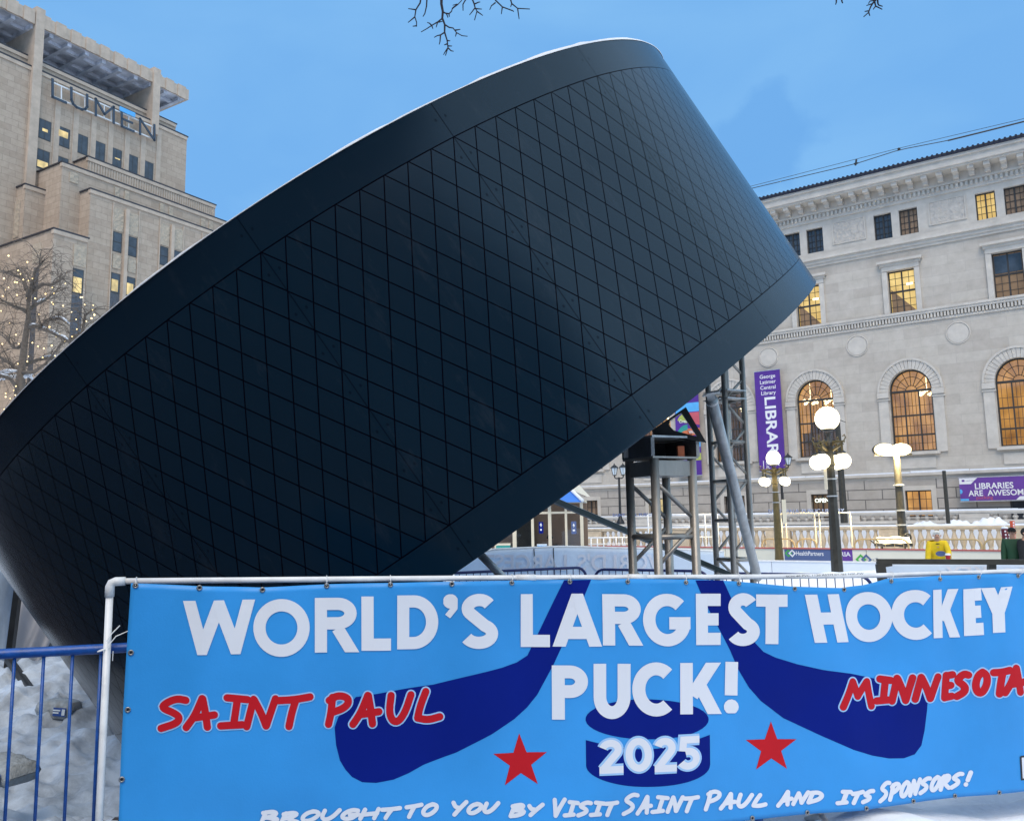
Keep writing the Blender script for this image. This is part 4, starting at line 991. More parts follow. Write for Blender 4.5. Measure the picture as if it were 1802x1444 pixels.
title = [('W', bx(323, 449, 1055, 1150, 0, 1)), ('O', bx(446, 545, 1053, 1154)), ('R', bx(554, 634, 1051, 1147, 0, 0.5)), ('L', bx(636, 688, 1049, 1144)), ('D', bx(699, 772, 1047, 1142)), ("'", bx(781, 805, 1045, 1087)), ('S', bx(808, 878, 1044, 1141)),
         ('L', bx(917, 968, 1045, 1138)), ('A', bx(972, 1060, 1044, 1137)), ('R', bx(1061, 1133, 1045, 1135)), ('G', bx(1131, 1215, 1044, 1136)), ('E', bx(1224, 1268, 1044, 1134)), ('S', bx(1278, 1337, 1043, 1136)), ('T', bx(1330, 1382, 1045, 1132)),
         ('H', bx(1414, 1475, 1045, 1129, 16, 0.5)), ('O', bx(1485, 1568, 1041, 1129, 4, 1)), ('C', bx(1565, 1640, 1037, 1125, 6, 1)), ('K', bx(1638, 1687, 1036, 1121, 3, 1)), ('E', bx(1692, 1727, 1035, 1117, 2, 1)), ('Y', bx(1727, 1784, 1033, 1112, 0, 1.5))]
puckw = [('P', bx(971, 1034, 1170, 1265)), ('U', bx(1044, 1109, 1167, 1264)), ('C', bx(1112, 1188, 1164, 1259)), ('K', bx(1195, 1272, 1165, 1255)), ('!', bx(1272, 1301, 1162, 1254))]
q = MB()
for i_, (ch, b) in enumerate(title + puckw):
    q = MB(); draw_letter(q, ch, b, (16.5 if i_ == 17 else 21.5) if i_ < len(title) else 22.5); q.build('title_letter', M['print_white'], banner)
def flat_shape(name, poly, m, lay, step=12):
    b = bmesh.new(); vs = [b.verts.new((x, y, 0)) for x, y in poly]
    loops = [[Vector((x, y, 0)) for x, y in poly]]
    for t in tessellate_polygon(loops):
        try: b.faces.new([vs[i] for i in t])
        except ValueError: pass
    x0, x1 = min(p[0] for p in poly), max(p[0] for p in poly); y0, y1 = min(p[1] for p in poly), max(p[1] for p in poly)
    for i in range(1, int((x1 - x0) / step) + 1): bmesh.ops.bisect_plane(b, geom=b.verts[:] + b.edges[:] + b.faces[:], plane_co=(x0 + i * step, 0, 0), plane_no=(1, 0, 0))
    for i in range(1, int((y1 - y0) / step) + 1): bmesh.ops.bisect_plane(b, geom=b.verts[:] + b.edges[:] + b.faces[:], plane_co=(0, y0 + i * step, 0), plane_no=(0, 1, 0))
    b.normal_update(); b.verts.index_update()
    vs = [bpt(v.co.x, v.co.y, lay) for v in b.verts]; fs = [tuple(v.index for v in f.verts) for f in b.faces]; b.free()
    mb = MB(); mb.add(vs, fs); return mb.build(name, m, banner)
def P1(l): return [(200 + x / 2.2525, 1000 + y / 2.2525) for x, y in l]
def P2(l): return [(1000 + x / 2.247, 1000 + y / 2.247) for x, y in l]
ls = P1([(1787, 46), (1642, 345), (1600, 372), (1540, 393), (1400, 428), (1270, 462), (1150, 478), (1060, 493), (960, 508), (930, 545), (890, 590), (876, 630), (882, 700), (897, 760), (918, 795), (945, 825), (985, 845), (1040, 848), (1110, 836), (1170, 812), (1230, 780), (1360, 730), (1500, 655), (1590, 595), (1640, 550), (1680, 500), (1720, 425), (1745, 378)]) + P2([(4, 245), (94, 44)])
flat_shape('hockey_stick_print', ls, M['print_navy'], 0.0012)
rs = P2([(503, 46), (545, 140), (585, 215), (640, 320), (672, 395), (715, 470), (760, 522), (850, 590), (1000, 660), (1120, 712), (1200, 737), (1270, 750), (1330, 750), (1375, 735), (1402, 700), (1414, 640), (1422, 560), (1425, 480), (1350, 452), (1230, 438), (1110, 413), (1000, 398), (900, 376), (815, 350), (770, 328), (740, 295), (690, 215), (612, 46)])
flat_shape('hockey_stick_print', rs, M['print_navy'], 0.0012)
flat_shape('puck_top_print', P2(arc(310, 594, 243, 79, 0, 354, 40)), M['print_navy'], 0.0013)
flat_shape('puck_side_print', P2([(68, 676)] + arc(312, 640, 244, 80, 172, 8, 24) [::1] + [(557, 655), (559, 770)] + arc(315, 775, 244, 84, 0, 180, 30) + [(70, 780)]) if False else P2([(68, 676)] + [(68 + 489 * i / 24, 676 - 21 * i / 24 + 46 * math.sin(PI * i / 24)) for i in range(1, 24)] + [(557, 655), (560, 772)] + arc(314, 776, 245, 84, 0, 180, 30)), M['print_navy'], 0.0013)
q1, q2 = MB(), MB()
yr = [('2', bx(1052, 1096, 1300, 1359, 0, 1)), ('0', bx(1100, 1146, 1297, 1356, 0, 0)), ('2', bx(1149, 1189, 1296, 1356, 0, 1)), ('5', bx(1191, 1231, 1293, 1352, 0, 1))]
for ch, b in yr: draw_letter(q1, ch, b, 13.0, lay=0.0018, grow=7); draw_letter(q2, ch, b, 12.5, lay=0.0026)
q1.build('year_outline', M['print_pale'], banner); q2.build('year_lettering', M['print_white'], banner)
def star(c, r, rot=0, k=0.4): return [(c[0] + (r if i % 2 == 0 else r * k) * math.sin(R_(36 * i + rot)), c[1] - (r if i % 2 == 0 else r * k) * math.cos(R_(36 * i + rot))) for i in range(10)]
flat_shape('star_print', star((915.5, 1339), 49.5, -2), M['print_red'], 0.0014); flat_shape('star_print', star((1357.5, 1315), 46.5, -1), M['print_red'], 0.0014)
# marker lettering: loose strokes with round ends (x right, y up in a unit box)
MK = {'S': [[(0.95, 0.92), (0.62, 0.97), (0.2, 0.8), (0.12, 0.66), (0.55, 0.52), (0.74, 0.38), (0.62, 0.2), (0.08, 0.04)]],
      'A': [[(0.02, 0.02), (0.3, 0.4), (0.55, 0.98)], [(0.57, 0.97), (0.66, 0.5), (0.72, 0.04)], [(0.25, 0.34), (0.95, 0.44)]],
      'I': [[(0.25, 0.96), (0.98, 0.9)], [(0.62, 0.92), (0.48, 0.08)], [(0.02, 0.06), (0.8, 0.1)]],
      'N': [[(0.04, 0.03), (0.26, 0.95)], [(0.28, 0.93), (0.5, 0.5), (0.66, 0.06)], [(0.67, 0.07), (0.82, 0.55), (0.96, 0.97)]],
      'T': [[(0.02, 0.88), (0.5, 0.9), (0.98, 0.98)], [(0.55, 0.9), (0.42, 0.45), (0.34, 0.02)]],
      'P': [[(0.22, 0.9), (0.16, 0.4), (0.05, 0.02)], [(0.08, 0.8), (0.45, 0.97), (0.88, 0.9), (0.92, 0.7), (0.65, 0.52), (0.25, 0.42)]],
      'U': [[(0.14, 0.95), (0.06, 0.4), (0.2, 0.1), (0.45, 0.08), (0.72, 0.4), (0.95, 0.96)]],
      'L': [[(0.42, 0.97), (0.2, 0.5), (0.1, 0.12)], [(0.1, 0.12), (0.5, 0.05), (0.96, 0.16)]],
      'M': [[(0.02, 0.03), (0.2, 0.5), (0.34, 0.96)], [(0.35, 0.94), (0.45, 0.6), (0.5, 0.42)], [(0.5, 0.42), (0.66, 0.7), (0.82, 0.95)], [(0.82, 0.95), (0.88, 0.5), (0.96, 0.04)]],
      'E': [[(0.2, 0.95), (0.12, 0.5), (0.08, 0.06)], [(0.2, 0.93), (0.92, 0.98)], [(0.16, 0.52), (0.76, 0.56)], [(0.08, 0.07), (0.9, 0.13)]],
      'O': [[(0.6, 0.95), (0.25, 0.8), (0.06, 0.4), (0.22, 0.08), (0.55, 0.06), (0.9, 0.4), (0.95, 0.75), (0.7, 0.94), (0.5, 0.9)]],
      'B': [[(0.2, 0.93), (0.12, 0.5), (0.06, 0.04)], [(0.05, 0.88), (0.6, 0.98), (0.82, 0.8), (0.55, 0.58), (0.2, 0.5)], [(0.3, 0.52), (0.9, 0.42), (0.88, 0.2), (0.5, 0.06), (0.06, 0.04)]],
      'R': [[(0.2, 0.93), (0.12, 0.5), (0.06, 0.02)], [(0.08, 0.86), (0.6, 0.97), (0.84, 0.78), (0.6, 0.55), (0.2, 0.44)], [(0.35, 0.46), (0.65, 0.22), (0.96, 0.04)]],
      'G': [[(0.88, 0.86), (0.6, 0.96), (0.25, 0.75), (0.06, 0.35), (0.25, 0.06), (0.65, 0.1), (0.86, 0.42)], [(0.5, 0.44), (0.98, 0.46)]],
      'H': [[(0.16, 0.95), (0.04, 0.04)], [(0.9, 0.97), (0.8, 0.04)], [(0.1, 0.45), (0.88, 0.54)]],
      'Y': [[(0.05, 0.95), (0.25, 0.62), (0.46, 0.55)], [(0.95, 0.97), (0.6, 0.5), (0.3, 0.02)]],
      'V': [[(0.06, 0.95), (0.24, 0.45), (0.36, 0.05)], [(0.37, 0.06), (0.62, 0.5), (0.95, 0.97)]],
      'D': [[(0.2, 0.92), (0.12, 0.5), (0.06, 0.05)], [(0.04, 0.9), (0.6, 0.92), (0.95, 0.6), (0.75, 0.22), (0.06, 0.04)]],
      '!': [[(0.62, 0.98), (0.5, 0.42)], [(0.42, 0.1), (0.43, 0.12)]]}
def smooth(p, it=2):
    for _ in range(it):
        if len(p) < 3: return p
        o = [p[0]]
        for a, b in zip(p, p[1:]): o += [(a[0] * 0.75 + b[0] * 0.25, a[1] * 0.75 + b[1] * 0.25), (a[0] * 0.25 + b[0] * 0.75, a[1] * 0.25 + b[1] * 0.75)]
        p = o + [p[-1]]
    return p
def marker(mb, ch, quad, t, lay, grow=0.0, fn=bpt):
    (tlx, tly), (trx, try_), (brx, bry), (blx, bly) = quad
    def mp_(s_, y):
        q = 1 - y
        return (tlx + (trx - tlx) * s_ + (blx - tlx) * q + (tlx - trx + brx - blx) * s_ * q, tly + (try_ - tly) * s_ + (bly - tly) * q + (tly - try_ + bry - bly) * s_ * q)
    for st in MK[ch]:
        LAYER[0] = (LAYER[0] + 0.00012) % 0.0006
        for q in ribbon(resample([mp_(*p) for p in smooth(st)], 9), t + grow, False, True): lay_poly(mb, q, fn, lay + LAYER[0])
def inset(x0, x1, y0, y1, dyl=0.0, e=5): return ((x0 + e, y0 + e + dyl), (x1 - e, y0 + e - dyl), (x1 - e, y1 - e - dyl), (x0 + e, y1 - e + dyl))
def row1(l): return [(c, inset(200 + a / 2.2525, 200 + b / 2.2525, 1000 + y0 / 2.2525, 1000 + y1 / 2.2525)) for c, a, b, y0, y1 in l]
def row2(l): return [(c, inset(1000 + a / 2.247, 1000 + b / 2.247, 1000 + y0 / 2.247, 1000 + y1 / 2.247)) for c, a, b, y0, y1 in l]
red = row1([('S', 168, 305, 497, 648), ('A', 275, 418, 497, 640), ('I', 412, 545, 492, 638), ('N', 512, 658, 497, 637), ('T', 640, 792, 493, 635), ('P', 836, 950, 486, 630), ('A', 935, 1068, 487, 630), ('U', 1075, 1196, 485, 628), ('L', 1185, 1310, 474, 620)])
red += row2([('M', 1066, 1215, 430, 558), ('I', 1208, 1290, 421, 540), ('N', 1268, 1376, 417, 538), ('N', 1358, 1476, 413, 530), ('E', 1476, 1532, 405, 528), ('S', 1522, 1590, 400, 520), ('O', 1588, 1662, 391, 506), ('T', 1660, 1748, 386, 505), ('A', 1702, 1812, 378, 500)])
for c, b in red:
    q1, q2 = MB(), MB(); marker(q1, c, b, 13.0, 0.0022, 5.0); marker(q2, c, b, 13.0, 0.0036)
    q1.build('letter_outline', M['print_pale'], banner); q2.build('red_letter', M['print_red'], banner)
words = [('BROUGHT', 458, 703, 1421, 1450, 1414, 1440), ('TO', 711, 771, 1414, 1440, 1410, 1437), ('YOU', 793, 876, 1408, 1437, 1404, 1430), ('BY', 896, 954, 1411, 1437, 1407, 1434), ('VISIT', 970, 1083, 1401, 1438, 1402, 1434), ('SAINT', 1094, 1226, 1391, 1434, 1393, 1428), ('PAUL', 1240, 1350, 1386, 1426, 1391, 1420), ('AND', 1369, 1448, 1390, 1420, 1384, 1412), ('ITS', 1471, 1533, 1387, 1415, 1381, 1410), ('SPONSORS!', 1545, 1714, 1373, 1412, 1350, 1384)]
for wd, x0, x1, t0, b0, t1, b1 in words:
    n = len(wd); q = MB()
    for i, c in enumerate(wd):
        s0, s1 = i / n, (i + 1) / n; cap = 0.0 if (i == 0 or wd in ('TO',)) else 0.12
        T0, T1 = t0 + (t1 - t0) * s0, t0 + (t1 - t0) * s1; B0, B1 = b0 + (b1 - b0) * s0, b0 + (b1 - b0) * s1
        T0 += (B0 - T0) * cap; T1 += (B1 - T1) * cap
        xa, xb = x0 + (x1 - x0) * s0 + 2.0, x0 + (x1 - x0) * s1 - 1.0; sl_ = 2.5
        marker(q, c, ((xa + sl_, T0 + 3), (xb + sl_, T1 + 3), (xb - sl_, B1 - 3), (xa - sl_, B0 - 3)), 7.6, 0.0030)
    q.build('sponsor_word', M['print_white'], banner)
q = MB()
for a in ([(1791, 1329), (1835, 1325), (1835, 1365), (1794, 1369), (1791, 1329)],):
    for z in ribbon(a, 3.2, False): lay_poly(q, z, bpt, 0.0022)
for z in ribbon([(1799, 1375), (1815, 1400), (1830, 1374)], 3.2): lay_poly(q, z, bpt, 0.0022)
q.build('emblem_outline', M['ink'], banner)
q = MB(); lay_poly(q, [(1792, 1330), (1834, 1326), (1834, 1364), (1795, 1368)], bpt, 0.0017); lay_poly(q, [(1800, 1372), (1830, 1372), (1815, 1397)], bpt, 0.0017); q.build('emblem', M['print_white'], banner)
q = MB()
for z in ribbon([(1802, 1336), (1806, 1360), (1811, 1342), (1816, 1359), (1820, 1334)], 3.4): lay_poly(q, z, bpt, 0.0026)
q.build('emblem_letter', M['ink'], banner)
gpos = [(240, 1029), (352, 1033), (462, 1037), (575, 1030), (687, 1028), (795, 1027), (901, 1025), (1003, 1023), (1105, 1023), (1206, 1024), (1300, 1026), (1396, 1035), (1486, 1037), (1569, 1022), (1652, 1018), (1724, 1015), (1797, 1013), (231, 1147), (225, 1248), (214, 1371), (1323, 1438), (1421, 1429), (1520, 1419), (1608, 1409), (1684, 1401), (1757, 1393)]
gm = None
for i, (x, y) in enumerate(gpos):
    c = Vector(bpt(x, y, 0.0022)); r = 0.0088; q = MB()
    pts = [c + Vector((r * math.cos(2 * PI * j / 14), 0, r * math.sin(2 * PI * j / 14))) for j in range(15)]
    q.tube(pts, 0.0036, 6, False)
    go_ = q.build('grommet', M['grommet'], banner, True)
    q = MB(); q.add([c + Vector((r * 0.8 * math.cos(2 * PI * j / 12), 0.0004, r * 0.8 * math.sin(2 * PI * j / 12))) for j in range(12)], [tuple(range(12))]); q.build('eyelet', M['hole'], go_)
# pipe frame that carries the banner
pf = thing('banner_stand', 'white plastic pipe stand with an elbow corner carrying the blue banner', 'pipe stand', BF.o, BF.rz)
def fpt(x, y, off): u, z = BF.px(x, y, off); return Vector((u, off, z))
top = [fpt(x, y, 0.024) for x, y in [(212, 1022), (500, 1019.5), (900, 1016), (1300, 1014.5), (1545, 1012), (1802, 1004), (1960, 1000)]]
q = MB(); q.tube(top, 0.0125, 14); q.build('top_pipe', M['pvc'], pf, True)
cor = fpt(194, 1023, 0.024)
q = MB(); q.tube([(cor.x, cor.y, cor.z - 0.05), (cor.x, cor.y, -0.05)], 0.0145, 14); q.build('post', M['pvc'], pf, True)
for px_ in (960, 2040):
    p = fpt(px_, 1015, 0.026); q = MB(); q.tube([(p.x, p.y + 0.03, p.z + 0.0), (p.x, p.y + 0.03, -0.05)], 0.0145, 12); q.build('post', M['pvc'], pf, True)
q = MB(); q.tube([(cor.x, cor.y, cor.z - 0.062), (cor.x, cor.y, cor.z - 0.02), (cor.x + 0.006, cor.y, cor.z - 0.006), (cor.x + 0.02, cor.y, cor.z), (cor.x + 0.058, cor.y, cor.z)], 0.0185, 14); q.build('elbow', M['pvc'], pf, True)
for px_ in (925, 1120):
    a = fpt(px_ - 17, lerp_tab([(500, 1019.5), (900, 1016), (1300, 1014.5)], px_), 0.024); b = fpt(px_ + 17, lerp_tab([(500, 1019.5), (900, 1016), (1300, 1014.5)], px_), 0.024)
    q = MB(); q.tube([a, b], 0.0155, 12); q.build('coupling', M['pvc'], pf, True)
q = MB()
me_w = 'SCH 40 PVC-1120 ASTM D1785 NSF-PW'
u0_, z0_ = BF.px(1385, 1014, 0.0); add_text(q, me_w, lambda x, y: (u0_ + x, 0.0105, z0_ - 0.004 + y), 0.012, 0.0, 'LEFT', wid=0.46); q.build('pipe_print', M['ink'], pf)
# nylon ties through the eyelets
for i, (x, y) in enumerate(gpos[:17]):
    if i in (1, 2, 5, 11, 12): continue
    c = Vector(bpt(x, y, 0.006)); yy = lerp_tab([(212, 1022), (500, 1019.5), (900, 1016), (1300, 1014.5), (1545, 1012), (1802, 1004)], x); tz = fpt(x, yy, 0.024)
    q = MB(); q.tube([c, (c.x, -0.012, (c.z + tz.z) / 2 + 0.004), (tz.x, 0.004, tz.z + 0.012), (tz.x, 0.028, tz.z + 0.0165), (tz.x, 0.042, tz.z - 0.004), (c.x, 0.012, c.z)], 0.0016, 6)
    q.build('cable_tie', M['tie'], pf)
q = MB(); s0 = fpt(186, 1142, -0.0)
for e in ((211, 1100), (225, 1110)): q.tube([fpt(187, 1140 if e[0] == 225 else 1128, 0.0), fpt((187 + e[0]) / 2 - 2, (1134 + e[1]) / 2 - 3, 0.01), fpt(e[0], e[1], 0.02)], 0.0022, 6)
for e in ((199, 1160),): q.tube([fpt(199, 1145, 0.03), fpt(e[0] - 1, e[1] + 2, 0.03)], 0.002, 6)
a_ = fpt(179, 1143, 0.024); q.tube([(a_.x + 0.003 + 0.018 * math.cos(t), 0.024 + 0.019 * math.sin(t), a_.z + 0.006 * math.cos(t)) for t in [2 * PI * i / 14 for i in range(15)]], 0.0028, 6, False)
q.build('loose_tie', M['tie'], pf)
# ------------------------------------------------------------------ barricades
def barricade(label, p0, p1, zt, m, h=1.09, spacing=0.108, group=None, rr=0.021, name='crowd_barricade', cr=0.16, gap0=0.0):
    p0, p1 = Vector((p0[0], p0[1], 0)), Vector((p1[0], p1[1], 0)); Lx = (p1 - p0).length; d = (p1 - p0).normalized()
    zb = zt - h
    t = thing(name, label, 'barricade', (p0.x, p0.y, zb), math.atan2(d.y, d.x), group)
    r = cr
    path = [(0, 0, 0.02), (0, 0, h - rr - r)] + [(r - r * math.cos(a), 0, h - rr - r + r * math.sin(a)) for a in [PI / 2 * i / 6 for i in range(1, 7)]] + [(Lx - r + r * math.sin(a), 0, h - rr - r + r * math.cos(a)) for a in [PI / 2 * i / 6 for i in range(0, 7)]] + [(Lx, 0, 0.02)]
    q = MB(); q.tube(path, rr, 10); q.build('frame', m, t, True)
    q = MB(); q.tube([(rr, 0, 0.2), (Lx - rr, 0, 0.2)], rr * 0.8, 8); q.build('lower_rail', m, t, True)
    n = int((Lx - 2 * r * 0.6) / spacing); off = (Lx - n * spacing) / 2 + gap0
    proto = None
    for i in range(n + 1):
        if proto is None:
            q = MB(); q.tube([(0, 0, 0.2), (0, 0, h - rr * 1.5)], rr * 0.32, 7); proto = q.build('bar', m, t, True); o = proto
        else: o = proto.copy(); COL.objects.link(o); o.parent = t
        o.location = (off + i * spacing, 0, 0)
    for x in (0.35, Lx - 0.35):
        q = MB(); q.tube([(x, -0.28, 0.012), (x, 0.0, 0.15), (x, 0.28, 0.012)], rr * 0.8, 8); q.tube([(x, 0, 0.15), (x, 0, 0.2)], rr * 0.7, 8); q.build('foot', M['galv'], t, True)
    return t
FB = 0.075
def bf_w(u): p = BF.world(u, FB, 0); return (p.x, p.y)
zt_ = BF.px(100, 1136, FB)[1]
ub = BF.px(150, 1200, FB)[0]; u2 = BF.px(100, 1200, FB)[0]
barricade('bright blue crowd barricade under the left end of the blue banner', bf_w(-1.85), bf_w(0.42), zt_, M['bluepaint'], gap0=0.0)
barricade('bright blue crowd barricade hidden behind the right half of the blue banner', bf_w(0.52), bf_w(2.80), zt_ - 0.05, M['bluepaint'])
barricade('bright blue crowd barricade at the far right end of the blue banner', bf_w(2.90), bf_w(5.2), zt_ - 0.08, M['bluepaint'])
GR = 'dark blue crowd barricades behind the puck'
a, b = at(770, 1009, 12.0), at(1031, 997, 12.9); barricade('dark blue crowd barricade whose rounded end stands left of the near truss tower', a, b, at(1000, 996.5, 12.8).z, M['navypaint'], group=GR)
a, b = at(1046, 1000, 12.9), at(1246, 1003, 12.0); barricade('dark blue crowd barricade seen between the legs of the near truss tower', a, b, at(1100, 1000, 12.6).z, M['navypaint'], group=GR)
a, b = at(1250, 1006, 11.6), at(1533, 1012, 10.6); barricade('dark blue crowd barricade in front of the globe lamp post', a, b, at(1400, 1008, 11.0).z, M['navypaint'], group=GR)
# ------------------------------------------------------------------ truss towers under the raised edge
def puck_out(p): return (Vector(p) - PC).dot(AX) + hz     # negative: beyond the lower face
def truss(label, N0, dl, dr, ztop, zbot, rch=0.025, step=0.62, flip=False, rings=()):
    N0, dl, dr = Vector(N0), Vector(dl), Vector(dr)
    t = thing('truss_tower', label, 'truss tower', (N0.x, N0.y, zbot))
    cs = [Vector((0, 0, 0)), dl, dl + dr, dr]
    for c in cs:
        q = MB(); q.tube([(c.x, c.y, 0), (c.x, c.y, ztop - zbot)], rch, 14); q.build('chord', M['alu'], t, True)
    H = ztop - zbot
    for k in range(4):
        a, b = cs[k], cs[(k + 1) % 4]; dv = (b - a).normalized() * rch
        z = H - 0.12; s_ = 0
        while k in (1, 3) and z - step > 0.05:
            fwd = (k == 1) ^ (s_ % 2 == 1)
            p, e = (a, b) if fwd else (b, a)
            q = MB(); q.tube([(p.x, p.y, z - 0.02), (e.x, e.y, z - step + 0.02)], rch * 0.50, 8); q.build('brace', M['alu'], t, True); z -= step; s_ += 1
        for zr in rings:
            if zr - zbot < H:
                q = MB(); q.tube([(a.x, a.y, zr - zbot), (b.x, b.y, zr - zbot)], rch * 0.62, 8); q.build('ring_rail', M['alu'], t, True)
    return t
NA = at(1155, 900, 4.98)
s1 = 4.98 / 1446
zA = at(1155, 806, 4.98).z
dlA, drA = Vector((-34 * s1, 73 * s1, 0)), Vector((73 * s1, 34 * s1, 0))
ta = truss('near aluminium truss tower with a box head and black triangular bracket under the puck edge', NA, dlA, drA, zA, -0.3, 0.027, 0.27, rings=(at(1155, 945, 4.98).z,))
zh0, zh1 = zA - 0.0 + (0.3) - 0.0, at(1155, 766, 4.98).z + 0.3
def tl(a, b, z, e=0.035):      # local point on the tower head: a along left edge, b along right edge
    v = dlA * a + drA * b + (dlA.normalized() * (e if a > 0.5 else -e)) + (drA.normalized() * (e if b > 0.5 else -e)); return (v.x, v.y, z)
def slab(z0, z1, e): return [tl(0, 0, z0, e), tl(0, 1, z0, e), tl(1, 1, z0, e), tl(1, 0, z0, e), tl(0, 0, z1, e), tl(0, 1, z1, e), tl(1, 1, z1, e), tl(1, 0, z1, e)]
BXF = [(0, 3, 2, 1), (4, 5, 6, 7), (0, 1, 5, 4), (1, 2, 6, 5), (2, 3, 7, 6), (3, 0, 4, 7)]
q = MB(); q.add(slab(zh0 - 0.105, zh0 - 0.012, 0.012), BXF); q.build('head_collar', M['alu'], ta)
q = MB(); q.add(slab(zh0 - 0.0, zh0 + 0.012, 0.03), BXF); q.build('base_plate', M['alu'], ta)
q = MB(); q.add(slab(zh1 - 0.012, zh1, 0.03), BXF); q.build('top_plate', M['galv'], ta)
q = MB()      # side cheeks of the head: closed at the back and left, open at the right
def plate(a0, b0, a1, b1, z0, z1, e):
    A, B = Vector(tl(a0, b0, z0, e)), Vector(tl(a1, b1, z0, e)); n_ = (B - A).cross(Vector((0, 0, 1))).normalized() * 0.006
    q.add([A - n_, B - n_, B + n_, A + n_] + [v + Vector((0, 0, z1 - z0)) for v in (A - n_, B - n_, B + n_, A + n_)], BXF)
plate(0, 0, 1, 0, zh0 + 0.013, zh1 - 0.013, 0.028); plate(1, 0, 1, 1, zh0 + 0.013, zh1 - 0.013, 0.028); plate(1, 1, 0, 1, zh0 + 0.013, zh1 - 0.013, 0.028)
q.build('head_cheek', M['steel'], ta)
for b in (0.0, 1.0): q = MB(); q.bar(tl(0, b, zh0 + 0.013, 0.028), tl(0, b, zh1 - 0.013, 0.028), 0.02); q.build('head_edge', M['galv'], ta)
q = MB(); c = (Vector(tl(0.1, 0.72, zh0 + 0.05, 0)) + Vector(tl(0.1, 0.85, zh0 + 0.05, 0))) / 2; q.box(c.x - 0.02, c.x + 0.02, c.y - 0.02, c.y + 0.02, zh0 + 0.013, zh0 + 0.08); q.build('orange_shim', M['orange_print'], ta)
q = MB(); c = Vector(tl(0.75, 0, zh0 + 0.05, 0.036)); q.box(c.x - 0.02, c.x + 0.02, c.y - 0.01, c.y + 0.01, zh0 + 0.02, zh0 + 0.11); q.build('side_tab', M['galv'], ta)
# black triangular bracket between head and puck
br_pl = 5.05
def tri(px_, py_, d=br_pl): v = at(px_, py_, d); return v
outer = [(1147, 757), (1207, 716), (1243, 778), (1150, 764)]; inner = [(1177, 748), (1179, 739), (1199, 726), (1227, 768), (1186, 757)]
q = MB()
loops = [[Vector((a, b, 0)) for a, b in outer], [Vector((a, b, 0)) for a, b in inner]]
fl = [p for l in loops for p in l]; nn = len(fl)
fr = [tri(p.x, p.y, br_pl) for p in fl]; bk = [v + Vector((0.01, 0.05, 0)) for v in fr]
fs = []
for t in tessellate_polygon(loops):
    fs.append(tuple(t)); fs.append(tuple(i + nn for i in reversed(t)))
for s_, n in ((0, len(outer)), (len(outer), len(inner))):
    fs += [(s_ + i, s_ + (i + 1) % n, s_ + (i + 1) % n + nn, s_ + i + nn) for i in range(n)]
q.add([v - Vector((NA.x, NA.y, -0.3)) for v in fr + bk], fs)
q.build('triangle_bracket', M['blackmetal'], ta)
DB = 8.0
NB = at(1286, 900, DB); s1 = DB / 1446
zB = at(1295, 596, DB).z
tb = truss('tall aluminium truss tower behind the slanting grey pipe, rising behind the puck edge', NB, Vector((-20 * s1, 38 * s1, 0)), Vector((39 * s1, 20 * s1, 0)), zB, -0.4, 0.028, 0.25, rings=(at(1300, 700, DB).z, at(1300, 686, DB).z, at(1300, 776, DB).z, at(1300, 845, DB).z, at(1300, 915, DB).z, at(1300, 985, DB).z))
q = MB(); Lb, Rb = Vector((-20 * s1, 38 * s1, 0)), Vector((39 * s1, 20 * s1, 0))
for zc in (at(1300, 686, DB).z + 0.4, at(1300, 700, DB).z + 0.4): q.bar(Vector((0, -0.03, zc)), Rb + Vector((0, -0.03, zc)), 0.01, 0.06, (0, 1, 0)); q.bar(Vector((-0.03, 0, zc)), Lb + Vector((-0.03, 0, zc)), 0.01, 0.06, (0, 1, 0))
q.build('splice_plate', M['galv'], tb)
sp = thing('prop_pipe', 'thick galvanised pipe slanting from the puck edge down to the tall truss tower', 'prop', at(1333, 1012, 6.9))
o0 = Vector(sp.location); A, B = at(1253, 706, 5.25) - o0, at(1333, 1016, 6.9) - o0
q = MB(); q.tube([A, B], 0.037, 18); q.build('pipe', M['galv'], sp, True)
dd = (A - B).normalized()
q = MB(); q.tube([A - dd * 0.01, A + dd * 0.012], 0.040, 18); q.build('end_cap', M['galv'], sp, True)
q = MB(); q.bar(A, A + dd * 0.085, 0.012, 0.05, (1, 0, 0)); q.tube([A + dd * 0.06 + Vector((-0.05, 0, -0.005)), A + dd * 0.06 + Vector((0.06, 0, 0.02))], 0.008, 8); q.build('clevis', M['galv'], sp)
sp = thing('prop_pipe', 'long dark green pole running low behind the near truss tower', 'prop', at(1290, 1014, 8.2))
o0 = Vector(sp.location); A, B = at(972, 879, 7.2) - o0, at(1291, 1014, 8.3) - o0
q = MB(); q.bar(A, B, 0.055, 0.045); q.build('pipe', mat('dark_green_pole', (0.02, 0.035, 0.035, 1), 0.35, 0.2), sp)
q = MB(); q.bar(A + Vector((0, 0, 0.026)), B + Vector((0, 0, 0.026)), 0.03, 0.006); q.build('white_strip', M['snow'], sp)  # thin white strip along the pole's upper edge
sp = thing('prop_pipe', 'short grey pole emerging from under the puck at its lower right edge', 'prop', at(893, 1022, 6.2))
o0 = Vector(sp.location); A, B = at(838, 968, 6.2) - o0, at(900, 1030, 6.2) - o0
q = MB(); q.tube([A, B], 0.03, 14); q.build('pipe', M['galv'], sp, True)
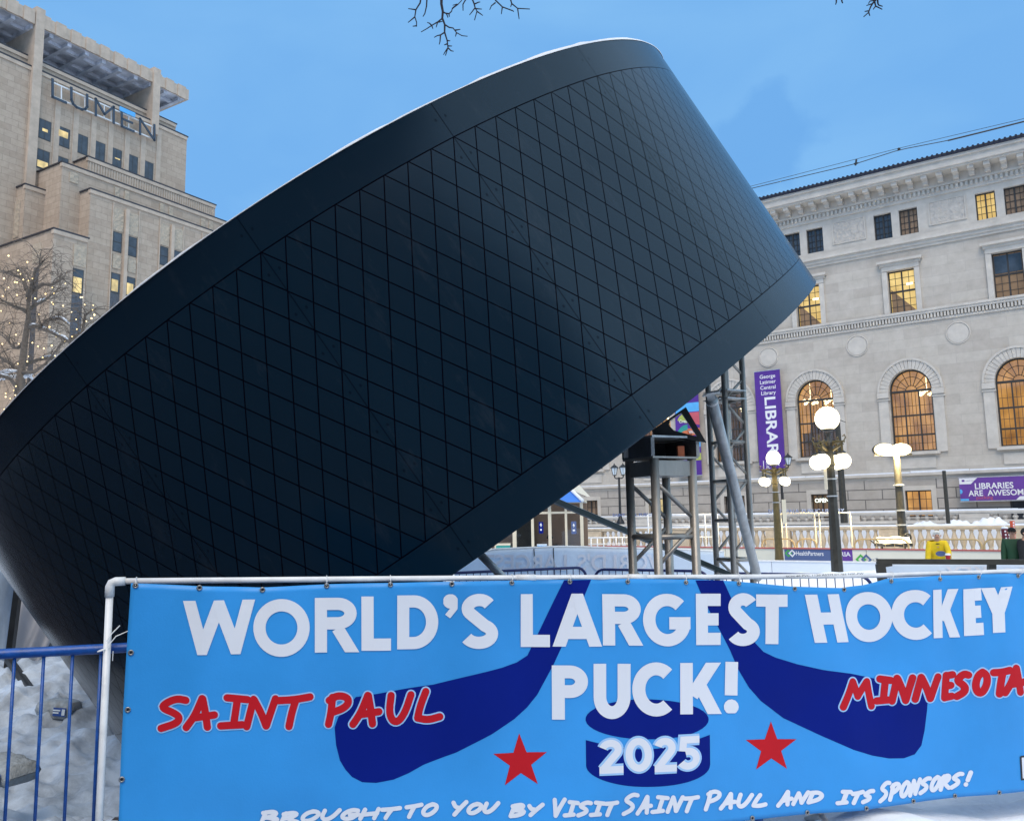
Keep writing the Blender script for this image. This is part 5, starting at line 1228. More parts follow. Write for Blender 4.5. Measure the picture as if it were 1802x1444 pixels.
# ------------------------------------------------------------------ banners seen from behind
def back_banner(name, label, top, bot, d0, d1, text_parts, m='tarp', n=60, fold=0.04, seams=()):
    A, B = at(top[0][0], top[0][1], d0), at(top[-1][0], top[-1][1], d1); F = Face(A, B - A)
    t = thing(name, label, 'banner', F.o, F.rz)
    def P(x, y, lay=0.0):
        u, z = F.px(x, y); return (u, -fold * fnoise(u * 1.4, z * 0.6, 2.0, 1.2) - 0.5 * fold * fnoise(u * 4, z, 6.0, 1.0) - lay, z)
    q = MB(); nz_ = 14; x0, x1 = top[0][0], top[-1][0]
    for j in range(nz_ + 1):
        for i in range(n + 1):
            x = x0 + (x1 - x0) * i / n; y0, y1 = lerp_tab(top, x), lerp_tab(bot, x); q.v.append(P(x, y0 + (y1 - y0) * j / nz_))
    q.f = [(j * (n + 1) + i, (j + 1) * (n + 1) + i, (j + 1) * (n + 1) + i + 1, j * (n + 1) + i + 1) for j in range(nz_) for i in range(n)]; q.m = [0] * len(q.f)
    c = q.build('cloth', M[m], t, True); sm = c.modifiers.new('thickness', 'SOLIDIFY'); sm.thickness = 0.003; sm.offset = -1
    if text_parts:
        for body, xc, yb, hpx, wpx in text_parts:      # mirrored: the print shows through from the other side
            q = MB()
            me = text_mesh(body, 1.0, 0.02); vs = [v.co.copy() for v in me.vertices]; xa, xb = min(v.x for v in vs), max(v.x for v in vs); ya = max(v.y for v in vs)
            b_ = bmesh.new(); b_.from_mesh(me)
            for k in range(1, 60): bmesh.ops.bisect_plane(b_, geom=b_.verts[:] + b_.edges[:] + b_.faces[:], plane_co=(xa + (xb - xa) * k / 60, 0, 0), plane_no=(1, 0, 0))
            b_.verts.index_update()
            q.add([P(xc - ((v.co.x - xa) / (xb - xa) - 0.5) * wpx, yb - v.co.y / ya * hpx, 0.02) for v in b_.verts], [tuple(v.index for v in reversed(f.verts)) for f in b_.faces]); b_.free(); bpy.data.meshes.remove(me)
            q.build('show_through_lettering', M['tarp_ghost'], t)
    q = MB(); q.tube([Vector(P(x, lerp_tab(top, x), 0.0)) + Vector((0, 0.03, 0.012)) for x in [x0 + (x1 - x0) * i / 20 for i in range(21)]], 0.02, 8); q.build('top_rail', M['pvc'], t, True)
    for x in seams:
        q = MB(); q.tube([P(x, lerp_tab(top, x), 0.012), P(x + 2, (lerp_tab(top, x) + lerp_tab(bot, x)) / 2, 0.015), P(x + 4, lerp_tab(bot, x), 0.012)], 0.008, 5); q.build('tether', M['blackmetal'], t)
    for x in (x0 + 3, (x0 + x1) / 2, x1 - 3):
        u, z = F.px(x, lerp_tab(top, x)); q = MB(); q.tube([(u, 0.05, z), (u, 0.05, -0.5)], 0.02, 8); q.build('post', M['pvc'], t, True)
    return t
back_banner('rear_banner', 'white back of a banner with mirrored lettering showing through behind the near truss tower', [(800, 985), (850, 973), (868, 968), (912, 966), (968, 963.5), (994, 963), (1112, 966), (1200, 968), (1275, 972)], [(800, 1060), (994, 1056), (1275, 1062)], 12.9, 13.4, [("LARGEST", 922, 1002, 27, 150), ("WORLD'S", 1098, 1003, 29, 165)], seams=(939, 973))
bk = back_banner('rear_banner', 'bluish white banner back stretched in the dark frame at right below the skaters', [(1548, 992), (1640, 992), (1742, 992), (1830, 993), (1900, 994)], [(1548, 1050), (1900, 1052)], 9.2, 9.0, [('KEY', 1697, 1020, 24, 70), ('HOC', 1800, 1022, 24, 80)])
fr_ = thing('dark_frame', 'dark grey metal frame with slanted end post round the bluish banner back at right', 'frame', (at(1548, 1040, 8.95).x, 8.95, 0))
fo = Vector(fr_.location)
def fr_bar(nm, p, e, wd):
    q = MB(); q.bar(p - fo, e - fo, wd, 0.05, (0, 1, 0)); q.build(nm, M['bronze'], fr_)
fr_bar('top_rail', at(1543, 987.5, 8.95), at(1910, 989, 8.8), 0.055)
fr_bar('end_post', at(1549, 992, 8.95), at(1558, 1060, 8.95), 0.09); fr_bar('middle_post', at(1745, 992, 8.9), at(1744, 1060, 8.9), 0.075)
fr_bar('corner_gusset', at(1556, 993, 8.95), at(1568, 991, 8.95), 0.05)
q = MB(); c = at(1541, 984, 8.95) - fo; q.tube([c + Vector((0.028 * math.cos(t), 0, 0.016 * math.sin(t))) for t in [2 * PI * i / 12 for i in range(13)]], 0.006, 6, False); q.build('lifting_eye', M['galv'], fr_)
# ------------------------------------------------------------------ rink boards
RA, RB = at(1340, 962, 28.7), at(1763, 967, 23.8)
RF = Face(RA, RB - RA)
rk = thing('rink_boards', 'cream far boards of the ice rink carrying sponsor panels', 'rink boards', RF.o, RF.rz)
zr = RF.px(1550, 965)[1]
IZ = zr - 1.10
q = MB(); u = -16.0
while u < 14: q.box(u, u + 2.42, 0, 0.09, IZ, zr - 0.04); u += 2.44
q.build('board_panel', M['board'], rk)
q = MB(); q.box(-16, 14, -0.03, 0.12, zr - 0.04, zr); q.build('top_rail', M['boardred'], rk)
def board_panel(nm, x0, x1, y0, y1, m, lay=0.006):
    ua, za = RF.px(x0, y0); ub_, zb_ = RF.px(x1, y1); q = MB(); q.box(ua, ub_, -lay, 0.0, zb_, za - 0.05); return q.build(nm, M[m], rk), (ua, ub_, zb_, za)
board_panel('slate_panel', 1380, 1470, 963, 996, 'slate_print'); board_panel('violet_panel', 1470.2, 1502, 963, 1000, 'purple2')
def diamonds(nm, cx, cy, r, m1, m2):
    u, z = RF.px(cx, cy); q = MB(); rr = r
    for k, (dx, mi) in enumerate(((-0.5, 0), (0.5, 1))):
        o_ = [(u + dx * rr + rr * a, z + rr * b) for a, b in ((-1, 0), (0, 1), (1, 0), (0, -1))]; i_ = [(u + dx * rr + rr * 0.55 * a, z + rr * 0.55 * b) for a, b in ((-1, 0), (0, 1), (1, 0), (0, -1))]
        for j in range(4): q.prism([o_[j], o_[(j + 1) % 4], i_[(j + 1) % 4], i_[j]], -0.012 - 0.002 * k, -0.0065, mi)
    q.build(nm, [M[m1], M[m2]], rk)
diamonds('diamond_emblem', 1391, 973, 0.13, 'green_print', 'whitecloth'); diamonds('diamond_emblem', 1520, 984, 0.17, 'green_print', 'slate_print')
q = MB(); u, z = RF.px(1401, 976.5); add_text(q, 'HealthPartners', lambda x, y: (u + x, -0.009, z + y), 0.2, 0.012, 'LEFT', wid=0.92)
u2_, z2_ = RF.px(1497, 978.5); add_text(q, 'ATRIA', lambda x, y: (u2_ + x, -0.009, z2_ + y), 0.2, 0.018, 'RIGHT', wid=0.62); q.build('panel_lettering', M['whitecloth'], rk)
GA, GB = at(1335, 985.5, 20.5), at(1545, 988, 19.0)
GF = Face(GA, GB - GA); zg = GF.px(1440, 986.5)[1]
gk = thing('rink_boards', 'bluish white near boards of the ice rink behind the foot of the lamp post', 'rink boards', GF.o, GF.rz)
q = MB(); u = -7.0
while u < 12: q.box(u, u + 2.425, 0, 0.08, IZ, zg - 0.03); u += 2.44
q.build('board_panel', M['board_blue'], gk)
q = MB(); q.box(-7, 12, -0.02, 0.1, zg - 0.03, zg); q.build('top_rail', M['pvc'], gk)
ice = MB(); p = [GF.world(-16, 0.1, IZ + 0.35 - 0.3), GF.world(18, 0.1, IZ + 0.05), RF.world(18, -0.1, IZ + 0.05), RF.world(-18, -0.1, IZ + 0.05)]
ice.add([(v.x, v.y, IZ + 0.03) for v in p], [(0, 1, 2, 3)]); structure(ice.build('rink_ice', mat('rink_ice', (0.62, 0.70, 0.78, 1), 0.18, 0, 0.06, 0.8)))
# ------------------------------------------------------------------ terraces and balustrades
q = MB(); q.box(-60, 40, 0.0, 10.2, -1.5, 0.86)
o = q.build('terrace', M['snow']); w_ = LF.world(0, -10.6, 0); o.location = w_; o.rotation_euler = (0, 0, LF.rz); structure(o)
q = MB(); q.box(-60, 40, 0.0, 4.4, 0.862, 1.0)
o = q.build('terrace', M['grey_plain']); o.location = LF.world(0, -4.9, 0); o.rotation_euler = (0, 0, LF.rz); structure(o)
bal_prof = [(0.075, 0.0), (0.085, 0.03), (0.06, 0.06), (0.055, 0.10), (0.09, 0.20), (0.115, 0.30), (0.10, 0.40), (0.06, 0.52), (0.05, 0.58), (0.07, 0.62), (0.075, 0.66)]
def balustrade(label, yl, z0, ztop, spacing, u_from, u_to, pier_w, pitch, pier0, m, per):
    t = thing('balustrade', label, 'balustrade', LF.world(0, yl, 0), LF.rz)
    q = MB(); q.box(u_from, u_to, -0.22, 0.22, ztop - 0.14, ztop - 0.05); q.box(u_from, u_to, -0.17, 0.17, ztop - 0.22, ztop - 0.141); q.build('hand_rail', M[m], t)
    q = MB(); q.box(u_from, u_to, -0.2, 0.2, z0, z0 + 0.16); q.build('plinth', M[m], t)
    q = MB(); u = u_from
    while u < u_to:
        l = random.uniform(2, 6); q.box(u, min(u_to, u + l), -0.2, 0.2, ztop - 0.049, ztop + random.uniform(0.0, 0.05)); u += l
    q.build('rail_snow', M['snow'], t)
    H = ztop - 0.22 - z0 - 0.16; proto = None; k = math.floor((u_from - pier0) / pitch)
    while pier0 + k * pitch < u_to:
        p0 = pier0 + k * pitch
        if u_from <= p0 and p0 + pier_w <= u_to:
            q = MB(); q.box(p0, p0 + pier_w, -0.19, 0.19, z0 + 0.161, ztop - 0.221); q.box(p0 + 0.12, p0 + pier_w - 0.12, -0.21, -0.19, z0 + 0.26, ztop - 0.32); q.build('pier', M[m], t)
        for i in range(per):
            u = p0 + pier_w + (i + 0.5) * (pitch - pier_w) / per
            if not (u_from < u < u_to): continue
            if proto is None:
                q = MB(); q.lathe([(r * 1.3, z / 0.66 * H) for r, z in bal_prof], 12); proto = q.build('baluster', M[m], t, True); b = proto
            else: b = proto.copy(); COL.objects.link(b); b.parent = t
            b.location = (u, 0, z0 + 0.16)
        k += 1
    return t
pu = LF.px(1550, 940, -12)[0] - 0.05
balustrade('buff stone lower balustrade with round balusters behind the far rink boards', -12, -0.35, 0.97, 0.37, -26, 10, 1.25, 5.5, pu, 'balus', 12)
balustrade('grey stone upper balustrade half buried in snow in front of the library base', -5.2, 0.95, 1.64, 0.45, -26, 10, 1.4, 6.4, pu + 2.6, 'grey_plain', 11)
# snow-covered shrubs and drifts on the terrace
def snow_heap(label, u, yl, z, w_, h, seed):
    q = MB(); NX_, NY_ = 40, 14
    for i in range(NX_ + 1):
        for j in range(NY_ + 1):
            a, c = -1 + 2 * i / NX_, -1 + 2 * j / NY_; e = max(0.0, 1 - a * a) ** 0.6 * max(0.0, 1 - c * c) ** 0.5
            k_ = 0.5 + 0.4 * fnoise(a * 2.2, c, seed, 1.3) + 0.05 * abs(fnoise(a * 6, c * 2, seed + 5, 1.2)) + 0.03 * fnoise(a * 15, c * 5, seed, 1.2)
            q.v.append((a * w_ / 2, c * 0.45, h * e * k_ * 0.85))
    q.f = [(i * (NY_ + 1) + j, (i + 1) * (NY_ + 1) + j, (i + 1) * (NY_ + 1) + j + 1, i * (NY_ + 1) + j + 1) for i in range(NX_) for j in range(NY_)]; q.m = [0] * len(q.f)
    o = q.build('snow_heap', M['snow'], None, True); o.location = LF.world(u, yl, z); o.rotation_euler = (0, 0, LF.rz)
    return tag(o, label, 'snow heap')
snow_heap('low lumpy heap of snow beside the lit basement window terrace', 1.7, -6.2, 0.86, 1.3, 0.45, 1)
snow_heap('ragged heap of snow right of the thin dark pole on the terrace', 3.2, -6.2, 0.86, 1.2, 0.5, 2)
snow_heap('snow-laden shrub directly below the LIBRARIES ARE AWESOME banner', 4.7, -6.4, 0.86, 1.6, 0.75, 3)
snow_heap('snow-laden bush left of the twin lantern post beside the kiosk', -21.6, -7.2, 0.86, 1.7, 0.8, 4)
snow_heap('small snow mound right of the twin lantern post beside the kiosk', -19.4, -7.2, 0.86, 1.0, 0.65, 5)
# ------------------------------------------------------------------ lamps
def globe_lamp(label, px_, top_y, d, r_top, r_low, low_y, rad, ang, m, zbase, scale=1.0):
    p = at(px_, top_y, d); zc = p.z; zl = at(px_, low_y, d).z
    t = thing('globe_lamp_post', label, 'lamp post', (p.x, p.y, zbase), R_(ang))
    b = -zbase; H = zl + b
    q = MB(); q.lathe([(0.19 * scale, 0), (0.19 * scale, 0.25), (0.13 * scale, 0.35), (0.115 * scale, 0.6), (0.078 * scale, H - 0.10), (0.095 * scale, H - 0.06), (0.095 * scale, H - 0.03), (0.08 * scale, H), (0.08 * scale, H + 0.30), (0.11 * scale, H + 0.36), (0.06 * scale, H + 0.42), (0.035 * scale, zc + b - r_top - 0.12), (0.07 * scale, zc + b - r_top - 0.05)], 8)
    q.build('post', M[m], t)
    for z in (H - 0.35, H - 0.68):
        q = MB(); q.lathe([(0.105 * scale, z), (0.105 * scale, z + 0.025)], 8); q.build('band', M['galv'], t)
    q = MB(); q.lathe([(r_top * 0.42, zc + b - r_top * 1.06), (r_top * 0.5, zc + b - r_top * 0.9), (r_top * 0.40, zc + b - r_top * 0.84)], 16); q.build('top_fitter', M['bronze'], t, True)
    q = MB(); q.sphere((0, 0, zc + b), r_top, 24, 16); q.build('globe', M['globe'], t, True)
    for k in range(4):
        a = PI / 2 * k; c = Vector((rad * math.cos(a), rad * math.sin(a), 0)); n_ = c.normalized()
        q = MB(); q.tube([n_ * 0.05 + Vector((0, 0, H + 0.30)), n_ * (rad * 0.6) + Vector((0, 0, H + 0.40)), c + Vector((0, 0, H + 0.36)), c + Vector((0, 0, H + r_low * 1.15))], 0.022 * scale, 8)
        q.bar(n_ * 0.05 + Vector((0, 0, H + 0.20)), c * 1.1 + Vector((0, 0, H + 0.33)), 0.045 * scale, 0.03); q.bar(n_ * 0.05 + Vector((0, 0, H + 0.37)), c * 1.2 + Vector((0, 0, H + 0.37)), 0.06 * scale, 0.035)
        q.tube([c * 1.15 + Vector((0, 0, H + 0.38)), c * 1.32 + Vector((0, 0, H + 0.44)), c * 1.25 + Vector((0, 0, H + 0.5)), c * 1.1 + Vector((0, 0, H + 0.47))], 0.012, 6)
        arm = q.build('arm', M['goldbronze'], t, True, 40)
        q = MB(); q.lathe([(r_low * 0.45, H + r_low * 0.85), (r_low * 0.5, H + r_low * 1.0), (r_low * 0.2, H + r_low * 1.3)], 12, (c.x, c.y, 0)); q.build('shade_cap', M['bronze'], arm, True)
        q = MB(); q.sphere((c.x, c.y, H), r_low, 20, 12); q.build('globe', M['globe'], t, True)
    pl = bpy.data.lights.new('lamp_light', 'POINT'); pl.energy = 170; pl.color = (1.0, 0.80, 0.45); pl.shadow_soft_size = r_top * 1.1
    lo = bpy.data.objects.new('lamp_light', pl); COL.objects.link(lo); lo.parent = t; lo.location = (0, 0, zc + b + r_top * 1.2)
    return t
t1 = globe_lamp('nearest globe lamp post with one big lit globe above a cluster of smaller ones', 1455.5, 736.5, 16.0, 0.232, 0.152, 812, 0.27, 38, 'bronze', -0.2)
q = MB(); q.box(-0.2, -0.185, -0.03, 0.03, 2.25, 2.7); q.build('sign_plate', M['cream_frame'], t1)
t2 = globe_lamp('farther globe lamp post with four small globes in a row, by the LIBRARY banner', 1361, 806, 26.5, 0.232, 0.145, 847, 0.44, 19 + 2, 'goldbronze', -0.25, 1.1)
q = MB(); q.box(0.10, 0.26, -0.16, -0.15, 1.55, 2.3); q.build('sign_plate', M['cream_frame'], t2)
def lantern_post(label, px_, base_y, top_y, d, half):
    p = at(px_, base_y, d); zt = at(px_, top_y, d).z; H = zt - p.z
    t = thing('lantern_post', label, 'lamp post', (p.x, p.y, p.z), LF.rz, None)
    q = MB(); q.lathe([(0.22, 0), (0.22, 0.12), (0.12, 0.3), (0.075, 0.6), (0.06, H - 0.75), (0.08, H - 0.72), (0.05, H - 0.68)], 10); q.build('post', M['blackmetal'], t, True, 40)
    q = MB(); q.tube([(-half, 0, H - 0.58), (-half, 0, H - 0.68), (-half * 0.7, 0, H - 0.74), (half * 0.7, 0, H - 0.74), (half, 0, H - 0.68), (half, 0, H - 0.58)], 0.035, 8); q.build('cross_arm', M['blackmetal'], t, True)
    for sg in (-1, 1):
        q = MB(); q.lathe([(0.09, 0), (0.20, 0.40)], 6, (sg * half, 0, H - 0.56)); l = q.build('lantern', M['lantern'], t)
        q = MB()
        for j in range(6): a = PI / 3 * j; q.bar((sg * half + 0.095 * math.cos(a), 0.095 * math.sin(a), H - 0.57), (sg * half + 0.21 * math.cos(a), 0.21 * math.sin(a), H - 0.15), 0.02)
        q.lathe([(0.12, -0.58), (0.10, -0.55), (0.12, -0.54)], 6, (sg * half, 0, H)); q.lathe([(0.27, -0.16), (0.24, -0.12), (0.12, -0.02), (0.03, 0.04), (0.03, 0.1), (0.001, 0.12)], 6, (sg * half, 0, H)); q.build('lantern_cage', M['blackmetal'], l)
    return t
lantern_post('slim black twin lantern post beside the blue-roofed kiosk', 1092, 922, 818, 46.0, 0.27)
lantern_post('slim black twin lantern post half hidden behind the farther globe lamp', 1379, 917, 801, 46.0, 0.45)
def tall_pole(label, px_, base_y, top_y, d, r0, r1, m='bronze'):
    p = at(px_, base_y, d); zt = at(px_, top_y, d).z
    t = thing('pole', label, 'pole', (p.x, p.y, p.z))
    q = MB(); q.lathe([(r0, 0), (r1, zt - p.z), (0.001, zt - p.z + 0.02)], 10); q.build('shaft', M[m], t, True, 40)
    return t, zt - p.z
tp, h_ = tall_pole('tall dark tapering pole just right of the nearest globe lamp', 1486, 920, 727, 45.0, 0.20, 0.13)
q = MB(); q.tube([(0.1, 0, h_ - 0.35), (0.45, 0, h_ - 0.5)], 0.02, 6); q.build('side_hook', M['bronze'], tp)
tp, h_ = tall_pole('thin dark pole standing alone left of the LIBRARIES banner', 1669, 921, 828, 42.0, 0.10, 0.09)
fp, h_ = tall_pole('bronze floodlight pole with two glaring yellow lamps in front of the balustrade', 1590, 962, 800, 29.5, 0.16, 0.11)
fp.name = 'floodlight_pole'; fp['category'] = 'floodlight'
for dx in (-0.42, 0.22):
    q = MB(); q.sphere((0, 0, 0), 0.29, 18, 10, 0.8); q.v = [(dx + x * 1.3, 0.12 + max(-0.1, y), h_ + 0.2 + z) for x, y, z in q.v]; hd = q.build('lamp_head', M['bronze'], fp, True)
    q = MB(); q.sphere((0, 0, 0), 0.275, 18, 10, 0.8); q.v = [(dx + x * 1.3, 0.03 + min(0.0, y) * 0.5, h_ + 0.2 + z) for x, y, z in q.v]; q.build('lit_face', M['flood'], hd, True)
q = MB(); q.bar((-0.75, 0.1, h_ + 0.02), (0.6, 0.1, h_ + 0.02), 0.07); q.build('cross_arm', M['bronze'], fp)
for z in (h_ - 1.1, h_ - 2.0, 0.75): q = MB(); q.lathe([(0.19, z), (0.19, z + 0.05)], 10); q.build('band', M['galv'], fp)
pl = bpy.data.lights.new('flood_light', 'SPOT'); pl.energy = 4200; pl.color = (1.0, 0.78, 0.4); pl.spot_size = R_(140); pl.spot_blend = 0.6; pl.shadow_soft_size = 0.35
lo = bpy.data.objects.new('flood_light', pl); COL.objects.link(lo); lo.parent = fp; lo.location = (-0.05, -0.3, h_ + 0.2); lo.rotation_euler = (R_(40), 0, R_(20))
# ------------------------------------------------------------------ pipe railings with letters, barricades by the balustrade
def pipe_rail(label, xs_, y_top, y_bot, d, m, extra=()):
    p = at(xs_[0], y_top, d); t = thing('pipe_railing', label, 'railing', p)
    for x in xs_:
        q = MB(); a = at(x, y_top, d) - p; b = at(x + 5, y_bot, d) - p; q.tube([a, (a.x, a.y, b.z)], 0.028, 8); q.build('post', m, t, True)
    q = MB(); q.tube([at(xs_[0], y_top, d) - p, at(xs_[-1], y_top - 1, d) - p], 0.028, 8); q.build('top_rail', m, t, True)
    for y in extra: q = MB(); q.tube([at(xs_[0], y, d) - p, at(xs_[-1], y - 1, d) - p], 0.018, 8); q.build('lower_rail', m, t, True)
    return t
pipe_rail('cream pipe railing round the farther globe lamp', [1374, 1382, 1433, 1441, 1496], 902.5, 963, 31.0, M['cream_frame'])
pipe_rail('white pipe railing seen between the near truss legs and the tall tower', [1140, 1160, 1176, 1240, 1252, 1262], 905, 965, 31.5, M['pvc'], (925, 945))
pipe_rail('white stair railing right of the glass kiosk', [1029, 1040, 1051, 1062, 1073, 1084, 1095, 1106], 946, 968, 33.0, M['pvc'], (957,))
def standing_letters(label, body, x0, x1, y, d, m):
    A, B = at(x0, y, d), at(x1, y - 1.5, d); F = Face(A, B - A); t_w = (B - A).length
    me = MB(); u_, z_ = 0, A.z
    mm = text_mesh(body, 0.19, 0.02, 'LEFT', 0.02); vs = [v.co.copy() for v in mm.vertices]; w_ = max(v.x for v in vs); zb = at(x1, y - 1.5, d).z - A.z
    me.add([(v.x / w_ * t_w, v.z, A.z + v.y + zb * v.x / w_) for v in vs], [tuple(p.vertices) for p in mm.polygons]); bpy.data.meshes.remove(mm)
    o = me.build('standing_letters', M[m]); o.location = F.o; o.rotation_euler = (0, 0, F.rz)
    return tag(o, label, 'letters')
standing_letters('row of small dark letters naming the public library along the cream pipe railing', 'SAINT PAUL PUBLIC LIBRARY', 1352, 1486, 902.5, 30.8, 'slate_print')
standing_letters('row of small dark letters on the terrace edge left of the near truss tower', 'SAINT PAUL PUBLIC', 1078, 1150, 908.5, 40.0, 'slate_print')
GG = 'gold barricades along the balustrade'
for i, (x0, x1) in enumerate(((1340, 1397), (1402, 1436), (1503, 1598), (1616, 1727), (1731, 1800))):
    dd_ = 29.2 - (x0 - 1340) * 0.0095; a, b = at(x0, 946, dd_), at(x1, 946, dd_ - (x1 - x0) * 0.0095)
    lb = ('small gold barricade at the foot of the farther globe lamp', 'short gold barricade left of the nearest lamp post', 'gold barricade behind the snow-capped cart', 'long gold barricade behind the skater in yellow', 'gold barricade beside the maroon padded post')[i]
    barricade(lb, a, b, at((x0 + x1) / 2, 946, dd_).z, M['gold_barricade'], 1.0, 0.27, GG, 0.028, cr=0.22)
# snow-capped cart on the rink edge
ct = thing('snow_cart', 'low dark cart with a thick cap of snow beside the floodlight pole', 'cart', at(1573, 966, 29.3)); co_ = Vector(ct.location)
q = MB(); a = at(1547, 961, 29.3) - co_; b = at(1597, 960, 29.3) - co_; q.box(a.x, b.x, -0.4, 0.4, a.z, a.z + 0.10); q.build('deck', M['bronze'], ct)
q = MB()
for i in range(13):
    for j in range(7):
        x = a.x - 0.03 + (b.x - a.x + 0.06) * i / 12; y = -0.43 + 0.86 * j / 6; e = min(i, 12 - i) / 12 * min(j, 6 - j) / 6
        q.v.append((x, y, a.z + 0.10 + (0.22 if e > 0 else 0.0) + 0.05 * fnoise(x * 3, y * 3)))
q.f = [(j * 1 + i * 7, (i + 1) * 7 + j, (i + 1) * 7 + j + 1, i * 7 + j + 1) for i in range(12) for j in range(6)]; q.m = [0] * 72
q.build('snow_cap', M['board'], ct, True)
q = MB(); c = at(1597, 945, 29.3) - co_; q.tube([c + Vector((0.12 * math.cos(t), 0, 0.12 * math.sin(t))) for t in [2 * PI * i / 14 for i in range(15)]], 0.035, 8, False); q.build('wheel', M['blackmetal'], ct, True)
q = MB(); q.tube([at(1552, 958, 29.3) - co_, at(1538, 947, 29.3) - co_, at(1530, 949, 29.3) - co_, at(1541, 958, 29.3) - co_], 0.025, 6); q.build('handle', M['blackmetal'], ct, True)
for x in (a.x + 0.1, b.x - 0.1):
    q = MB(); q.bar((x, 0, a.z), (x, 0, -0.4), 0.06); q.build('leg', M['bronze'], ct)
# padded posts
def padded(label, xa, ya, xb, yb, d, wpx, m, marks):
    A, B = at(xa, ya, d), at(xb, yb, d); t = thing('padded_post', label, 'post', (B.x, B.y, IZ))
    o_ = Vector(t.location); r = wpx * d / FPX / 2; q = MB(); q.tube([Vector((B.x, B.y, IZ)) - o_ if marks != 2 else B - o_, A - o_], r, 14); q.build('pad', M[m], t, True, 50)
    if marks != 2: q = MB(); q.lathe([(r * 0.96, 0), (r * 0.8, 0.05), (0.001, 0.07)], 14, A - o_); q.build('snow_cap', M['snow'], t, True)
    q = MB(); n = 9
    for i in range(n):
        c = A.lerp(B, (i + 0.7) / n) - o_
        for sx in ((-0.5, 0.5) if marks != 2 else (0,)): q.box(c.x + sx * r - 0.018, c.x + sx * r + 0.018, -r * 1.02 + c.y, -r * 0.86 + c.y, c.z - 0.022, c.z + 0.022)
    q.build('white_marks', M['whitecloth'], t)
padded('maroon padded post with a snow cap beside the people at the right edge', 1768, 930, 1776, 985, 22.0, 11.5, 'maroon_pad', 1)
padded('leaning orange padded post behind the person in green', 1781, 916, 1784, 958, 22.6, 7.5, 'orange_pad', 2)
# street sign left of the tower
st = thing('street_sign', 'narrow post with a white and a yellow sign plate left of the near truss tower', 'sign', at(1110.5, 962, 33.0)); o_ = Vector(st.location)
q = MB(); q.tube([(0, 0.05, -0.4), (0, 0.05, at(1110, 868, 33.0).z - o_.z)], 0.03, 8); q.build('post', M['galv'], st)
def plate_px(nm, x0, x1, y0, y1, m, par, d, dy=0.0):
    a, b = at(x0, y0, d) - o_, at(x1, y1, d) - o_; q = MB(); q.box(a.x, b.x, dy - 0.01, dy + 0.01, b.z, a.z); return q.build(nm, M[m], par)
pp_ = plate_px('white_plate', 1107, 1114, 869, 887, 'whitecloth', st, 33.0); plate_px('yellow_plate', 1107.5, 1114, 888, 906, 'yellow_sign', st, 33.0)
q = MB(); c = at(1110.4, 876, 33.0) - o_; q.tube([c + Vector((0.06 * math.cos(t), -0.015, 0.08 * math.sin(t))) for t in [2 * PI * i / 12 for i in range(13)]], 0.014, 5, False); q.bar(c + Vector((-0.04, -0.016, -0.05)), c + Vector((0.04, -0.016, 0.05)), 0.018); q.build('ring_symbol', M['boardred'], pp_)
# ------------------------------------------------------------------ glass kiosk
KD = 24.0
KF = Face(at(840, 960, KD + 0.4), at(1024, 960, KD) - at(840, 960, KD + 0.4))
kk = thing('glass_kiosk', 'cream framed glass kiosk with bright blue canopy and snowy roof behind the puck', 'kiosk', KF.o, KF.rz)
zk0, zke = -0.7, KF.px(1024, 882)[1]
def kx(px_): return KF.px(px_, 940)[0]
posts = [(838, 846), (870, 876), (902, 908.5), (935, 939.5), (965, 970.5), (994.5, 998.5), (1021.5, 1027)]
for a, b in posts:
    q = MB(); q.box(kx(a), kx(b), 0, 0.09, zk0, zke); q.build('post', M['cream_frame'], kk)
zb_ = KF.px(960, 902)[1]
q = MB()
for (a, b), (c, d) in zip(posts, posts[1:]): q.box(kx(b), kx(c), 0.01, 0.08, zb_ - 0.03, zb_ + 0.03)
q.build('transom', M['cream_frame'], kk)
for (a, b), (c, d) in zip(posts, posts[1:]):
    q = MB(); q.add([(kx(b), 0.05, zk0), (kx(c), 0.05, zk0), (kx(c), 0.05, zke), (kx(b), 0.05, zke)], [(0, 1, 2, 3)]); q.build('glass_pane', M['glass'], kk)
uL, uR = kx(838), kx(1027); zp = KF.px(1007, 861)[1] + 0.02; um_ = kx(1004)
q = MB(); q.box(uL, uR, 2.9, 3.0, zk0, zke); q.box(uL, uR, 0.1, 2.9, zk0, zk0 + 0.35); q.build('back_wall', M['brownroom'], kk)
q = MB(); q.box(uL + 0.3, uR - 0.3, 2.2, 2.6, zk0, zk0 + 1.2); q.box(uL + 0.8, uL + 1.4, 2.75, 2.88, zk0 + 1.3, zk0 + 2.3); q.build('counter', M['bronze'], kk)
q = MB(); ul2 = kx(962); q.add([(ul2, -0.25, zke - 0.02), (uR, -0.25, zke - 0.02), (um_, -0.05, zp), (uR, 3.0, zke), (ul2, 3.0, zke)], [(0, 1, 2), (1, 3, 2), (0, 2, 4), (4, 2, 3)])
q.build('canopy', M['awning_blue'], kk)
q = MB(); q.tube([(um_, -0.06, zp + 0.03), (uR + 0.02, -0.27, zke + 0.01)], 0.05, 8); q.tube([(um_, -0.06, zp + 0.03), (ul2, -0.27, zke + 0.01)], 0.04, 8); q.build('canopy_snow', M['snow'], kk, True)
q = MB(); q.add([(um_ - 0.1, 0.2, zp + 0.05), (uR + 0.12, 0.6, zke + 0.15), (uR + 0.12, 2.6, zke + 0.2), (um_ + 0.1, 2.0, zp + 0.28)], [(0, 1, 2, 3)]); q.build('roof_snow', M['board'], kk)
q = MB(); q.box(uL, uR, -0.02, 3.0, zke, zke + 0.06); q.build('eave', M['cream_frame'], kk)
